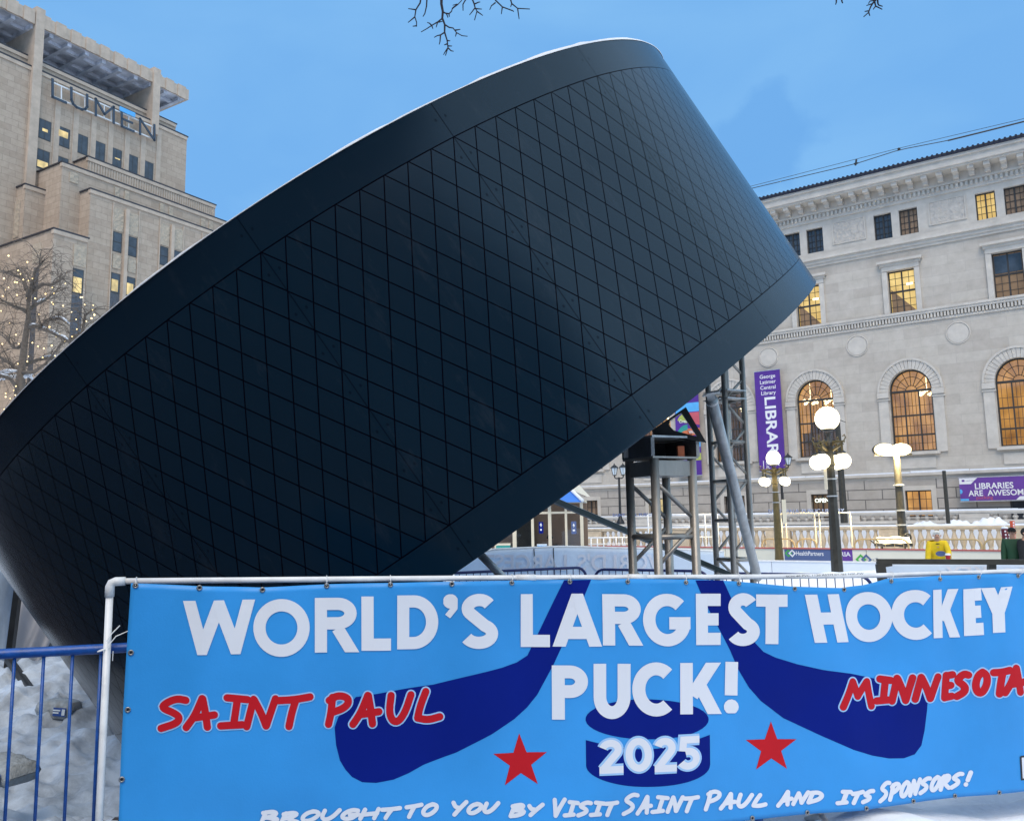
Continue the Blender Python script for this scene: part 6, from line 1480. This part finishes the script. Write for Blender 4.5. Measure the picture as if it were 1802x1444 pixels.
for nm, x0, x1, y0, y1, m in (('navy_notice', 1005, 1014.5, 917, 939, 'slate_print'), ('navy_notice', 948, 956, 918, 938, 'print_navy')):
    a, za = KF.px(x0, y0); b, zb2 = KF.px(x1, y1); q = MB(); q.box(a, b, -0.005, 0.045, zb2, za); n_ = q.build(nm, M[m], kk)
    q = MB(); q.box(a + 0.04, b - 0.04, -0.008, -0.0055, zb2 + 0.08, zb2 + 0.13); q.lathe([(0.001, 0), (0.035, 0.06), (0.001, 0.12)], 8, ((a + b) / 2, -0.006, zb2 + 0.18)); q.build('notice_mark', M['whitecloth'], n_)
def small_box(label, x0, x1, y0, y1, d, m, lid):
    a, b = at(x0, y0, d), at(x1, y1, d); t = thing('display_box', label, 'box', ((a.x + b.x) / 2, d, b.z)); w_ = (b.x - a.x) / 2; h = a.z - b.z
    q = MB(); q.box(-w_, w_, -0.1, 0.12, 0, h * 0.8); q.build('box_body', M[m], t); q = MB(); q.box(-w_ - 0.01, w_ + 0.01, -0.11, 0.13, h * 0.8 + 0.001, h); q.build('lid', M[lid], t)
small_box('small blue and violet box against the kiosk glass', 945.5, 962, 957, 968, 23.4, 'sky_print', 'lantern')
small_box('pale green box at the left of the kiosk front', 873, 898, 956, 972, 23.6, 'teal_print', 'cream_frame')
# ------------------------------------------------------------------ people
def skin_body(name, verts, edges, radii, m, parent, sub=2):
    me = bpy.data.meshes.new('sk'); me.from_pydata(verts, edges, []); o = bpy.data.objects.new('sk', me); COL.objects.link(o)
    md = o.modifiers.new('s', 'SKIN'); md.use_smooth_shade = True
    sv = me.skin_vertices[0].data
    for i, r in enumerate(radii): sv[i].radius = (r, r) if not isinstance(r, tuple) else r; sv[i].use_root = (i == 0)
    sb = o.modifiers.new('d', 'SUBSURF'); sb.levels = sub; sb.render_levels = sub
    dg = bpy.context.evaluated_depsgraph_get(); r_ = bpy.data.meshes.new_from_object(o.evaluated_get(dg)); bpy.data.objects.remove(o); bpy.data.meshes.remove(me)
    r_.materials.clear(); r_.materials.append(m); r_.name = name
    for p in r_.polygons: p.use_smooth = True
    return link(name, r_, parent)
def person(label, loc, rz, top_m, leg_m, hair_m, lean=0.0, hands=None, cap=False, H=1.75, collar=True):
    # standing figure facing local -y; hands = ((x,y,z) left, right), lean bends the trunk forward
    t = thing('person', label, 'person', loc, rz); k = H / 1.75
    def B(x, y, z):      # lean about the hips
        if z > 0.92:
            a = lean; dz = z - 0.92; return (x * k, (y - dz * math.sin(a)) * k, (0.92 + dz * math.cos(a)) * k)
        return (x * k, y * k, z * k)
    sh = [B(-0.19, 0, 1.43), B(0.19, 0, 1.43)]
    hands = hands or ((-0.25, -0.05, 0.80), (0.25, -0.05, 0.80))
    V = [B(0, 0, 0.95), B(0, 0.0, 1.12), B(0, 0.01, 1.32), B(0, 0.01, 1.44), B(0, -0.01, 1.52), B(0, -0.02, 1.60), B(0, -0.025, 1.69)]
    E_ = [(0, 1), (1, 2), (2, 3), (3, 4), (4, 5), (5, 6)]; Rr = [(0.16 * k, 0.11 * k), (0.15 * k, 0.11 * k), (0.17 * k, 0.115 * k), 0.09 * k, 0.055 * k, (0.072 * k, 0.088 * k), (0.062 * k, 0.075 * k)]
    def chain(start, pts, rs):
        p = start
        for q_, r in zip(pts, rs): V.append(q_); Rr.append(r); E_.append((p, len(V) - 1)); p = len(V) - 1
        return p
    for s_, hd in ((0, hands[0]), (1, hands[1])):
        sg = -1 if s_ == 0 else 1; S0 = Vector(sh[s_]); Hh = Vector(hd) * k; mid = (S0 + Hh) / 2; d = (Hh - S0); L_ = 0.56 * k
        off = math.sqrt(max(0.0, (L_ / 2) ** 2 - (d.length / 2) ** 2)); el = mid + (Vector((sg * 0.7, 0.35, -0.5)).normalized()) * off
        e = chain(2, [tuple(S0), tuple(el), tuple(Hh)], [0.062 * k, 0.045 * k, 0.030 * k])
        fw_ = (Hh - el).normalized(); sd = fw_.cross(Vector((0, 0, 1))).normalized(); palm = Hh + fw_ * 0.07 * k
        pe = chain(e, [tuple(palm)], [0.034 * k])
        for f in range(4): 
            o_ = sd * (f - 1.5) * 0.02 * k; ln = (0.065, 0.078, 0.074, 0.055)[f] * k
            chain(pe, [tuple(palm + o_ + fw_ * ln * 0.5), tuple(palm + o_ + fw_ * ln * 0.9 + Vector((0, 0, -0.02 * k)))], [0.010 * k, 0.008 * k])
        chain(e, [tuple(Hh + sd * -sg * 0.04 * k + fw_ * 0.05 * k)], [0.011 * k])
    for sg in (-1, 1): 
        e = chain(0, [(sg * 0.10 * k, 0, 0.86 * k), (sg * 0.11 * k, -0.02 * k, 0.48 * k), (sg * 0.11 * k, 0.02 * k, 0.09 * k)], [0.095 * k, 0.062 * k, 0.045 * k]); chain(e, [(sg * 0.12 * k, -0.13 * k, 0.035 * k)], [0.035 * k])
    skin_body('body', V, E_, Rr, M['skin'], t)
    # clothing: a slightly larger skin over trunk and arms, another over the legs
    def garment(name, idx, m, grow, ends=None):
        mp2 = {v: i for i, v in enumerate(idx)}
        vs_, es_ = [V[i] for i in idx], [(mp2[a], mp2[b]) for a, b in E_ if a in mp2 and b in mp2]
        rs_ = [tuple(c + grow for c in Rr[i]) if isinstance(Rr[i], tuple) else Rr[i] + grow for i in idx]
        if ends: vs_.append((0, 0.0, ends * k)); es_.append((0, len(vs_) - 1)); rs_.append((0.185 * k, 0.14 * k))      # hem over the hips
        skin_body(name, vs_, es_, rs_, m, t)
    arm0 = 7; na = 3 + 1 + 8 + 1
    trunk = [0, 1, 2, 3] + [arm0, arm0 + 1, arm0 + 2] + [arm0 + na, arm0 + na + 1, arm0 + na + 2]
    garment('jersey' if top_m == M['cloth_yellow'] else 'jacket', trunk, top_m, 0.028 * k, 0.74)
    lg = arm0 + 2 * na
    garment('trousers', [0] + list(range(lg, lg + 3)) + list(range(lg + 4, lg + 7)), leg_m, 0.018 * k)
    for s_ in (0, 1):
        a = Vector(V[lg + 2 + 4 * s_]); q = MB(); q.sphere((a.x, a.y - 0.07 * k, 0.05 * k), 0.06 * k, 12, 8); q.v = [(x, (y - (a.y - 0.07 * k)) * 2.2 + a.y - 0.07 * k, max(0.0, z)) for x, y, z in q.v]; q.build('shoe', M['cloth_black'], t, True)
    hd_ = Vector(V[5]) * 0.55 + Vector(V[6]) * 0.45
    q = MB(); q.lathe([(0.001, 0.026), (0.010, 0.018), (0.016, 0.0), (0.001, -0.006)], 8, hd_ + Vector((0, -0.092 * k, -0.012))); q.build('nose', M['skin'], t, True)
    for sg in (-1, 1):
        q = MB(); q.sphere(hd_ + Vector((sg * 0.032 * k, -0.084 * k, 0.018 * k)), 0.011 * k, 8, 6); q.build('eye', M['hole'], t, True)
        q = MB(); q.sphere(hd_ + Vector((sg * 0.082 * k, 0.0, 0.0)), 0.024 * k, 8, 6); q.build('ear', M['skin'], t, True)
    q = MB(); q.bar(hd_ + Vector((-0.025, -0.082 * k, -0.045 * k)), hd_ + Vector((0.025, -0.082 * k, -0.045 * k)), 0.008); q.build('mouth', M['maroon_pad'], t)
    q = MB(); c = hd_ + Vector((0, 0.012 * k, 0.032 * k)); o_ = 0; q.sphere(c, 0.098 * k, 18, 12, 1.05)
    hv = []
    for v in q.v:
        v = Vector(v); d = v - c
        if d.y < -0.03 * k and d.z < 0.03 * k: d = Vector((d.x, -0.03 * k + 0.1 * (d.y + 0.03 * k), d.z * 0.4 + 0.02 * k))
        hv.append(tuple(c + d * (1 + (0.10 * noise.noise(v * 28) if not cap else 0))))
    q.v = hv
    if cap:
        q.lathe([(0.001, 0.012), (0.07, 0.010), (0.075, 0.0), (0.001, -0.004)], 14, c + Vector((0, -0.115 * k, 0.02 * k))); q.build('cap', M['cloth_black'], t, True)
    else: q.build('hair', hair_m, t, True)
    return t
pz = IZ + 0.03
pY = at(1652, 1000, 21.5)
yp = person('person with white hair in a yellow jersey holding a red cup at the rink', (pY.x, pY.y, pz), R_(-22), M['cloth_yellow'], M['cloth_black'], M['hair_white'], 0.30, ((-0.30, -0.28, 0.72), (0.20, -0.52, 1.00)), H=1.72)
q = MB(); q.tube([(0.085 * math.cos(a), -0.155 + 0.075 * math.sin(a), 1.405 - 0.03 * math.sin(a) * -1) for a in [2 * PI * i / 16 for i in range(17)]], 0.016, 6, False); q.build('collar', M['cloth_black'], yp, True)
q = MB(); 
emb = [(0.05 + 0.12 * math.cos(a), 0.07 * math.sin(a)) for a in [2 * PI * i / 18 for i in range(18)]]
q.add([(x, -0.2965 + 0.0, z) for x, z in emb], [tuple(range(18))]); q.v = [(x, -0.31 - z * 0.35, 1.13 + z) for x, _, z in q.v]; q.build('jersey_emblem', M['slate_print'], yp)
cp_ = yp.location
import mathutils
rot = Matrix.Rotation(R_(-22), 4, 'Z')
hw_ = Vector(yp.location) + rot @ Vector((0.20 * 0.983 - 0.02, -0.52 * 0.983 - 0.1, 1.0 * 0.983 - 0.04))
cupt = thing('red_cup', 'bright red cup with white rim held by the person in yellow', 'cup', hw_)
q = MB(); q.lathe([(0.05, 0.0), (0.062, 0.16)], 16); q.build('cup_body', M['redcup'], cupt, True, 40)
q = MB(); q.lathe([(0.064, 0.161), (0.066, 0.18), (0.055, 0.205), (0.001, 0.21)], 16); q.build('lid', M['whitecloth'], cupt, True, 40)
gY = at(1785, 985, 21.2); person('person in a dark green jacket and black cap next to the maroon post', (gY.x, gY.y, pz), R_(-25), M['cloth_green'], M['cloth_black'], M['cloth_black'], 0.03, None, True, 1.74)
gY = at(1805, 985, 21.0); person('person in black clothing cut by the right edge of the picture', (gY.x, gY.y, pz), R_(30), M['cloth_black'], M['cloth_black'], M['cloth_black'], 0.05, None, True, 1.72)
gY = at(968, 985, 25.6); person('dark clad person standing inside the glass kiosk', (gY.x, gY.y, -0.68), R_(10), M['cloth_black'], M['cloth_black'], M['cloth_black'], 0.05, None, True, 1.74)
# ------------------------------------------------------------------ things at the left foot of the puck
def hung_tarp(name, label, quad, d, m, amp=0.05):
    p = [at(x, y, d + i_) for (x, y), i_ in zip(quad, (0, 0.25, 0.25, 0))]; o_ = Vector((p[0].x, p[0].y, 0)); t = thing(name, label, 'tarpaulin', o_)
    q = MB(); n = 24
    for j in range(n + 1):
        for i in range(n + 1):
            s_, r = i / n, j / n; v = p[0].lerp(p[1], s_).lerp(p[3].lerp(p[2], s_), r) - o_; w_ = amp * (fnoise(s_ * 5, r * 1.2, d, 1.0) + 0.6 * fnoise(s_ * 9 + r * 2, r * 2, d + 3, 1.0)); q.v.append((v.x, v.y + w_, v.z))
    q.f = [(j * (n + 1) + i, (j + 1) * (n + 1) + i, (j + 1) * (n + 1) + i + 1, j * (n + 1) + i + 1) for j in range(n) for i in range(n)]; q.m = [0] * len(q.f)
    c = q.build('cloth', m, t, True); sm = c.modifiers.new('thickness', 'SOLIDIFY'); sm.thickness = 0.004
    return t
tarp2 = mat('stained_white_tarp', (0.52, 0.53, 0.58, 1), 0.6, 0, 0.22, 1.8, stretch=(1.4, 1, 0.5))
tarp3 = mat('blue_grey_tarp', (0.27, 0.35, 0.46, 1), 0.6, 0, 0.4, 2.2, stretch=(1.4, 1, 0.4))
hung_tarp('hung_tarp', 'crumpled blue grey tarp at the extreme left edge behind the blue barricade', [(-60, 985), (30, 1005), (4, 1215), (-70, 1225)], 9.3, tarp3)
hung_tarp('hung_tarp', 'pale stained tarp hanging between two black poles left of the puck foot', [(34, 1000), (150, 1010), (58, 1192), (16, 1178)], 9.4, tarp2)
pr_ = thing('black_brace', 'black pole brace with a ground foot left of the puck', 'brace', at(20, 1240, 9.0)); o_ = Vector(pr_.location)
def brace(nm, a, b, d, wd, d2=None):
    q = MB(); q.bar(at(a[0], a[1], d) - o_, at(b[0], b[1], d2 or d) - o_, wd); q.build(nm, M['blackmetal'], pr_)
brace('upright', (33, 1030), (3, 1262), 9.2, 0.065); brace('diagonal', (14, 1158), (80, 1250), 9.0, 0.06, 8.3)
brace('diagonal_edge', (16.5, 1156), (82.5, 1247), 8.98, 0.018, 8.28)
pr_ = thing('black_trestle', 'small black trestle with a crossbar beside the puck foot', 'trestle', at(75, 1192, 10.5)); o_ = Vector(pr_.location)
brace('upright', (90, 1110), (70, 1194), 10.5, 0.09); brace('crossbar', (80, 1167), (150, 1167), 10.5, 0.035); brace('foot', (68, 1190), (150, 1196), 10.5, 0.05); brace('rear_foot', (45, 1186), (78, 1178), 10.5, 0.08)
snw = MB()
def bag(label, px_, py_, z, size, rz, pitch=0.0):
    p = on_ground(px_, py_, z); t = thing('sandbag', label, 'sandbag', (p.x, p.y, z), rz); t.rotation_euler = (pitch, R_(4), rz)
    lx, ly, lz = size; q = MB(); n, m_n = 18, 14
    for i in range(n + 1):
        for j in range(m_n):
            a = 2 * PI * j / m_n; s_ = -1 + 2 * i / n; e = (1 - abs(s_) ** 9.0) ** 0.4 if abs(s_) < 1 else 0.0; e = max(e, 0.02) * (0.86 + 0.14 * (1 - s_ * s_))
            cx_ = math.copysign(abs(math.cos(a)) ** 0.55, math.cos(a)); cz = math.copysign(abs(math.sin(a)) ** 0.7, math.sin(a))
            wv = 1 + 0.16 * fnoise(s_ * 2.6, a, rz, 1.4) + 0.07 * fnoise(s_ * 7, a * 2, rz, 1.5)
            q.v.append((s_ * lx / 2, cx_ * ly / 2 * (0.75 + 0.25 * e) * wv, lz / 2 + cz * lz / 2 * e * wv))
    q.f = [(i * m_n + j, i * m_n + (j + 1) % m_n, (i + 1) * m_n + (j + 1) % m_n, (i + 1) * m_n + j) for i in range(n) for j in range(m_n)]; q.m = [0] * len(q.f)
    b = q.build('sack', M['bagcloth'], t, True)
    q = MB(); y = -ly / 2 * 1.06
    q.add([(0.02, y, lz * 0.28), (lx * 0.40, y, lz * 0.28), (lx * 0.40, y + 0.006, lz * 0.72), (0.02, y + 0.006, lz * 0.72)], [(0, 1, 2, 3)]); lb = q.build('label_patch', M['bagblue'], t)
    q = MB()
    for a, b2, c, d in ((0.30, 0.385, 0.34, 0.66), (0.06, 0.26, 0.55, 0.62), (0.06, 0.22, 0.42, 0.49)): q.add([(lx * a, y - 0.003, lz * c), (lx * b2, y - 0.003, lz * c), (lx * b2, y, lz * d), (lx * a, y, lz * d)], [(0, 1, 2, 3)])
    q.build('label_print', M['lantern'], lb)
    return t
bag('grey sandbag half sunk in snow at the foot of the black brace', 102, 1262, -0.20, (0.36, 0.24, 0.17), R_(-4))
bag('grey sandbag with a blue label nearest the camera at the bottom left', 4, 1374, -0.12, (0.44, 0.28, 0.16), R_(-24))
# ------------------------------------------------------------------ overhead cable
cb = thing('overhead_cable', 'pair of thin dark cables slung across the sky above the library roof', 'cable', at(1560, 270, 31)); o_ = Vector(cb.location)
def cab(tab, d0, d1, r, nm):
    q = MB(); x0, x1 = tab[0][0], tab[-1][0]; q.tube([at(x, lerp_tab(tab, x), d0 + (d1 - d0) * (x - x0) / (x1 - x0)) - o_ for x in [x0 + (x1 - x0) * i / 40 for i in range(41)]], r, 6); q.build(nm, M['blackmetal'], cb)
cab([(1150, 372), (1325, 331), (1507, 288), (1582, 264), (1670, 247), (1802, 214), (2000, 160)], 36, 28, 0.016, 'lower_strand')
cab([(1150, 366), (1325, 327), (1507, 280), (1582, 261), (1802, 209), (2000, 158)], 36, 28, 0.010, 'upper_strand')
q = MB(); q.tube([at(1668, 247.5, 30.3) - o_, at(1735, 231, 30) - o_, at(1802, 214, 29.7) - o_, at(2000, 160, 28.5) - o_], 0.03, 6); q.build('sheathed_strand', M['blackmetal'], cb)
q = MB(); q.bar(at(1507, 281, 32) - o_, at(1505.5, 291, 32) - o_, 0.06); q.bar(at(1503, 288.5, 32) - o_, at(1510, 287, 32) - o_, 0.05); q.build('clamp', M['blackmetal'], cb)
q = MB(); q.sphere(at(1582, 262.5, 31) - o_, 0.06, 10, 8); q.build('ball_clamp', M['blackmetal'], cb)
# ------------------------------------------------------------------ trees
def branch_pts(p, d, length, n, wander, droop, rnd):
    pts = [p.copy()]; d = d.normalized()
    for i in range(n):
        d = (d + Vector((rnd.uniform(-1, 1), rnd.uniform(-1, 1), rnd.uniform(-1, 1))) * wander + Vector((0, 0, -droop * (i / n)))).normalized(); pts.append(pts[-1] + d * length / n)
    return pts
rnd = random.Random(11)
TB = at(44, 700, 25.0); tz0 = -0.3
tree = thing('lit_tree', 'bare crooked tree wrapped in warm fairy lights behind the left end of the puck', 'tree', (TB.x, TB.y, tz0))
k_ = 25.0 / FPX
def tp_(x, y, dy=0.0): v = at(x, y, 25.0 + dy); return Vector((v.x - TB.x, v.y - TB.y, v.z - tz0))
trunk = [Vector((-0.3, 0, 0)), Vector((-0.15, 0.1, 2.0)), tp_(35, 680), tp_(38, 650), tp_(44, 600), tp_(50, 560), tp_(50, 530), tp_(47, 505), tp_(40, 482), tp_(30, 462)]
q = MB(); q.tube(trunk, [0.22, 0.18, 0.15, 0.115, 0.09, 0.075, 0.055, 0.035, 0.018, 0.009], 10); q.build('trunk', M['bark'], tree, True)
limbs = [[tp_(44, 600), tp_(32, 612, .2), tp_(24, 612, .3), tp_(10, 595, .5), tp_(-15, 575, .7)], [tp_(50, 575), tp_(68, 574, -.2), tp_(85, 564, -.4), tp_(105, 560, -.5), tp_(122, 572, -.6)], [tp_(66, 576), tp_(85, 582, -.4), tp_(105, 592, -.6), tp_(120, 600, -.7)], [tp_(50, 545), tp_(65, 535, .3), tp_(80, 527, .6), tp_(95, 515, .8), tp_(122, 505, .9)],
         [tp_(46, 548), tp_(35, 542, -.3), tp_(22, 538, -.5), tp_(8, 530, -.7), tp_(-10, 520, -.9)], [tp_(47, 510), tp_(40, 490, .2), tp_(20, 482, .4), tp_(5, 478, .5)], [tp_(36, 655), tp_(60, 655, -.3), tp_(80, 640, -.5), tp_(100, 615, -.6), tp_(110, 600, -.7)], [tp_(36, 660), tp_(20, 640, .3), tp_(0, 628, .6), tp_(-20, 610, .8)],
         [tp_(120, 600, .5), tp_(145, 585, .5), tp_(150, 555, .5), tp_(163, 545, .5), tp_(180, 560, .5)], [tp_(38, 645), tp_(70, 632, .8), tp_(110, 628, 1), tp_(150, 618, 1.0), tp_(165, 600, 1.0)], [tp_(35, 690), tp_(20, 668, -.4), tp_(0, 660, -.7), tp_(-20, 655, -1)], [tp_(35, 690), tp_(55, 672, .5), tp_(80, 660, .9), tp_(100, 662, 1.1)], [tp_(50, 530), tp_(56, 500, -.4), tp_(62, 475, -.5), tp_(75, 462, -.5)],
         [tp_(48, 520), tp_(75, 500, -.4), tp_(95, 500, -.5), tp_(115, 485, -.5)]]
q = MB(); twigs = MB(); ends = []
for L_ in limbs:
    L_ = [Vector(p) for p in smooth([tuple(p) for p in L_], 0)]
    q.tube(L_, [0.065, 0.052, 0.04, 0.028, 0.014][:len(L_)] if len(L_) <= 5 else 0.04, 7)
    for i in range(10):
        s_ = rnd.uniform(0.15, 1.0) * (len(L_) - 1); a = int(min(s_, len(L_) - 2)); p = L_[a].lerp(L_[a + 1], s_ - a)
        ax_ = (L_[a + 1] - L_[a]).normalized(); d = (ax_ * 0.5 + Vector((rnd.uniform(-1, 1), rnd.uniform(-0.8, 0.8), rnd.uniform(-0.3, 1.0)))).normalized()
        b1 = branch_pts(p, d, rnd.uniform(0.6, 1.3), 6, 0.42, 0.35, rnd); twigs.tube(b1, [0.016, 0.014, 0.012, 0.010, 0.008, 0.007, 0.006], 5); ends.append(b1[3]); ends.append(b1[-1])
        for j in range(7):
            b2 = branch_pts(b1[rnd.randint(1, 6)], Vector((rnd.uniform(-1, 1), rnd.uniform(-1, 1), rnd.uniform(-0.6, 0.8))), rnd.uniform(0.3, 0.9), 6, 0.4, 0.5, rnd); twigs.tube(b2, [0.0065, 0.006, 0.0055, 0.005, 0.0045, 0.004, 0.0035], 4); ends.append(b2[-1]); ends.append(b2[3])
q.build('limbs', M['bark'], tree, True); twigs.build('twigs', M['bark'], tree, True)
for L_ in limbs[1:4] + limbs[9:12]:
    for a, b in zip(L_, L_[1:]):
        a, b = Vector(a), Vector(b)
        if rnd.random() < 0.75 and abs((b - a).normalized().z) < 0.6: q = MB(); q.tube([a + Vector((0, 0, 0.07)), a.lerp(b, 0.5) + Vector((0, 0, 0.075)), b + Vector((0, 0, 0.05))], [0.015, 0.045, 0.012], 6); q.build('limb_snow', M['snow'], tree, True)
for a, b in (((-10, 657), (38, 652)), ((0, 668), (48, 660)), ((28, 672), (62, 655)), ((40, 655), (60, 668))): q = MB(); q.tube([tp_(*a), tp_((a[0] + b[0]) / 2, (a[1] + b[1]) / 2 - 2), tp_(*b)], [0.03, 0.07, 0.02], 6); q.build('limb_snow', M['snow'], tree, True)
ls_ = thing('fairy_lights', 'string of small warm bulbs wound through the bare tree at left', 'string lights', (TB.x, TB.y, tz0))
bulb_px = [(15, 450), (48, 461), (32, 476), (36, 482), (57, 490), (50, 494), (41, 492), (26, 496), (30, 497), (7, 490), (10, 510), (15, 506), (5, 521), (30, 519), (48, 525), (22, 537), (75, 500), (80, 517), (95, 516), (92, 506), (91, 532), (94, 535), (111, 538), (115, 499), (108, 491), (69, 553), (2, 547), (17, 568), (28, 589), (51, 574), (33, 605), (4, 605), (57, 603), (67, 609), (77, 613), (91, 608), (105, 588), (99, 592), (115, 562), (117, 566), (127, 592), (114, 601), (98, 616), (97, 626), (75, 629), (41, 615), (50, 627), (48, 636), (32, 640), (142, 523), (149, 536), (164, 537), (163, 545), (166, 554), (152, 565), (134, 562), (135, 579), (161, 560), (126, 549), (22, 673), (28, 679), (25, 687), (10, 692), (10, 698), (18, 701), (27, 695), (8, 720), (145, 523), (62, 525), (87, 575)]
proto = None
for i, (x, y) in enumerate(bulb_px):
    v = tp_(x, y, rnd.uniform(-0.7, 0.4))
    if proto is None: q = MB(); q.sphere((0, 0, 0), 0.022, 8, 6); proto = q.build('bulb', M['bulb'], ls_, True); o = proto
    else: o = proto.copy(); COL.objects.link(o); o.parent = ls_
    o.location = v; s_ = rnd.uniform(0.7, 1.25); o.scale = (s_, s_, s_)
q = MB(); q.tube([tp_(x, y, 0.1) for x, y in sorted(bulb_px, key=lambda p: (p[1] // 14, p[0] if (p[1] // 14) % 2 else -p[0]))], 0.004, 4); q.build('wire', M['twig'], ls_)
# twigs hanging into the top of the view from the tree overhead
ot = thing('overhanging_tree', 'bare tree whose fine twigs hang into the top of the view over the puck', 'tree', (1.6, -2.2, 0))
oo_ = Vector(ot.location); TD = 4.6
def zp(l, d=TD): return [at(650 + x / 5.149, y / 5.149, d) - oo_ for x, y in l]
def zq(l, d=TD): return [at(1440 + x / 9.01, y / 9.01, d) - oo_ for x, y in l]
q = MB(); q.tube([(0, 0, -0.1), (0.05, 0.1, 1.5), (0, 0.3, 3.0), (-0.1, 0.7, 4.2), (-0.4, 1.6, 5.2)], [0.17, 0.14, 0.12, 0.10, 0.07], 12); q.build('trunk', M['bark'], ot, True)
HUB, HUB2 = at(800, -190, TD) - oo_, at(1530, -190, 4.6) - oo_
q = MB(); q.tube([(-0.4, 1.6, 5.2), (-0.9, 3.6, 5.2), HUB.lerp(HUB2, 0.35), HUB], [0.07, 0.05, 0.03, 0.014], 8); q.tube([(-0.9, 3.6, 5.2), (0.6, 4.6, 4.9), HUB2], [0.04, 0.025, 0.012], 8); q.build('limb', M['bark'], ot, True)
tw = MB()
def twig(l, r0, r1, f=zp, hub=None, d=TD):
    p = f(l, d)
    if hub is not None: p = [hub] + p
    n = len(p); tw.tube(p, [r0 + (r1 - r0) * i / max(1, n - 1) for i in range(n)], 5)
twig([(655, -60), (653, 40), (666, 110), (661, 168), (683, 225), (682, 295), (705, 370), (712, 435), (690, 505)], 0.010, 0.0028, hub=HUB)
for l in ([(661, 168), (620, 200), (565, 232), (520, 262), (468, 292)], [(565, 232), (545, 212), (524, 205)], [(565, 232), (576, 264)], [(620, 200), (605, 250)], [(625, 203), (662, 196)], [(683, 225), (722, 250), (758, 256), (790, 298), (838, 325), (890, 331)], [(776, 276), (825, 268)], [(790, 298), (780, 333)], [(682, 295), (645, 318), (612, 326), (587, 341)], [(645, 318), (640, 380), (633, 405)],
          [(705, 370), (733, 372)], [(703, 400), (677, 409)], [(709, 418), (750, 419)], [(712, 435), (740, 462), (764, 467)], [(712, 435), (690, 465), (671, 498)], [(666, 110), (690, 122), (722, 126), (745, 105), (752, 80), (800, 45), (835, 8), (850, -40)], [(752, 80), (795, 38), (755, 50)], [(700, 128), (712, 163)], [(722, 126), (724, 155)]): twig(l, 0.0048, 0.0024)
for l in ([(475, -60), (460, 30), (422, 90), (412, 155), (428, 205), (428, 243)], [(524, -50), (518, 60), (503, 125), (486, 152)], [(920, -40), (950, 40), (958, 72), (975, 105), (953, 185)], [(1140, -40), (1143, 5), (1205, 65), (1300, 100), (1308, 108)], [(1268, -40), (1290, 35), (1343, 78), (1455, 84)], [(890, -30), (848, 42), (849, 98)]): twig(l, 0.006, 0.0028, hub=HUB)
for l in ([(422, 90), (352, 80)], [(412, 155), (350, 206)], [(428, 235), (392, 240)], [(950, 40), (990, 22), (1005, 20)], [(958, 72), (907, 138)], [(958, 80), (1020, 85)], [(975, 105), (1028, 143)], [(1143, 25), (1105, 55), (1090, 90)], [(1205, 65), (1196, 130)], [(1290, 38), (1280, 65)], [(1343, 78), (1357, 175)]): twig(l, 0.0045, 0.0024)
tw.build('twigs', M['twig'], ot, True); tw = MB()
for l in ([(910, -40), (905, 10), (860, 60), (830, 110), (810, 160), (798, 200), (720, 270)], [(935, -40), (945, 60), (960, 85), (1020, 105)], [(285, -40), (285, 40), (275, 75)], [(365, -40), (375, 30), (388, 55)], [(890, 20), (910, 100), (1015, 152)]): twig(l, 0.007, 0.003, zq, HUB2, 4.6)
for l in ([(860, 62), (810, 75), (765, 92)], [(798, 175), (735, 185)], [(798, 200), (818, 255)], [(910, 100), (870, 152)], [(880, 10), (820, 20), (795, 60)]): twig(l, 0.0045, 0.0026, zq)
tw.build('twigs', M['twig'], ot, True)
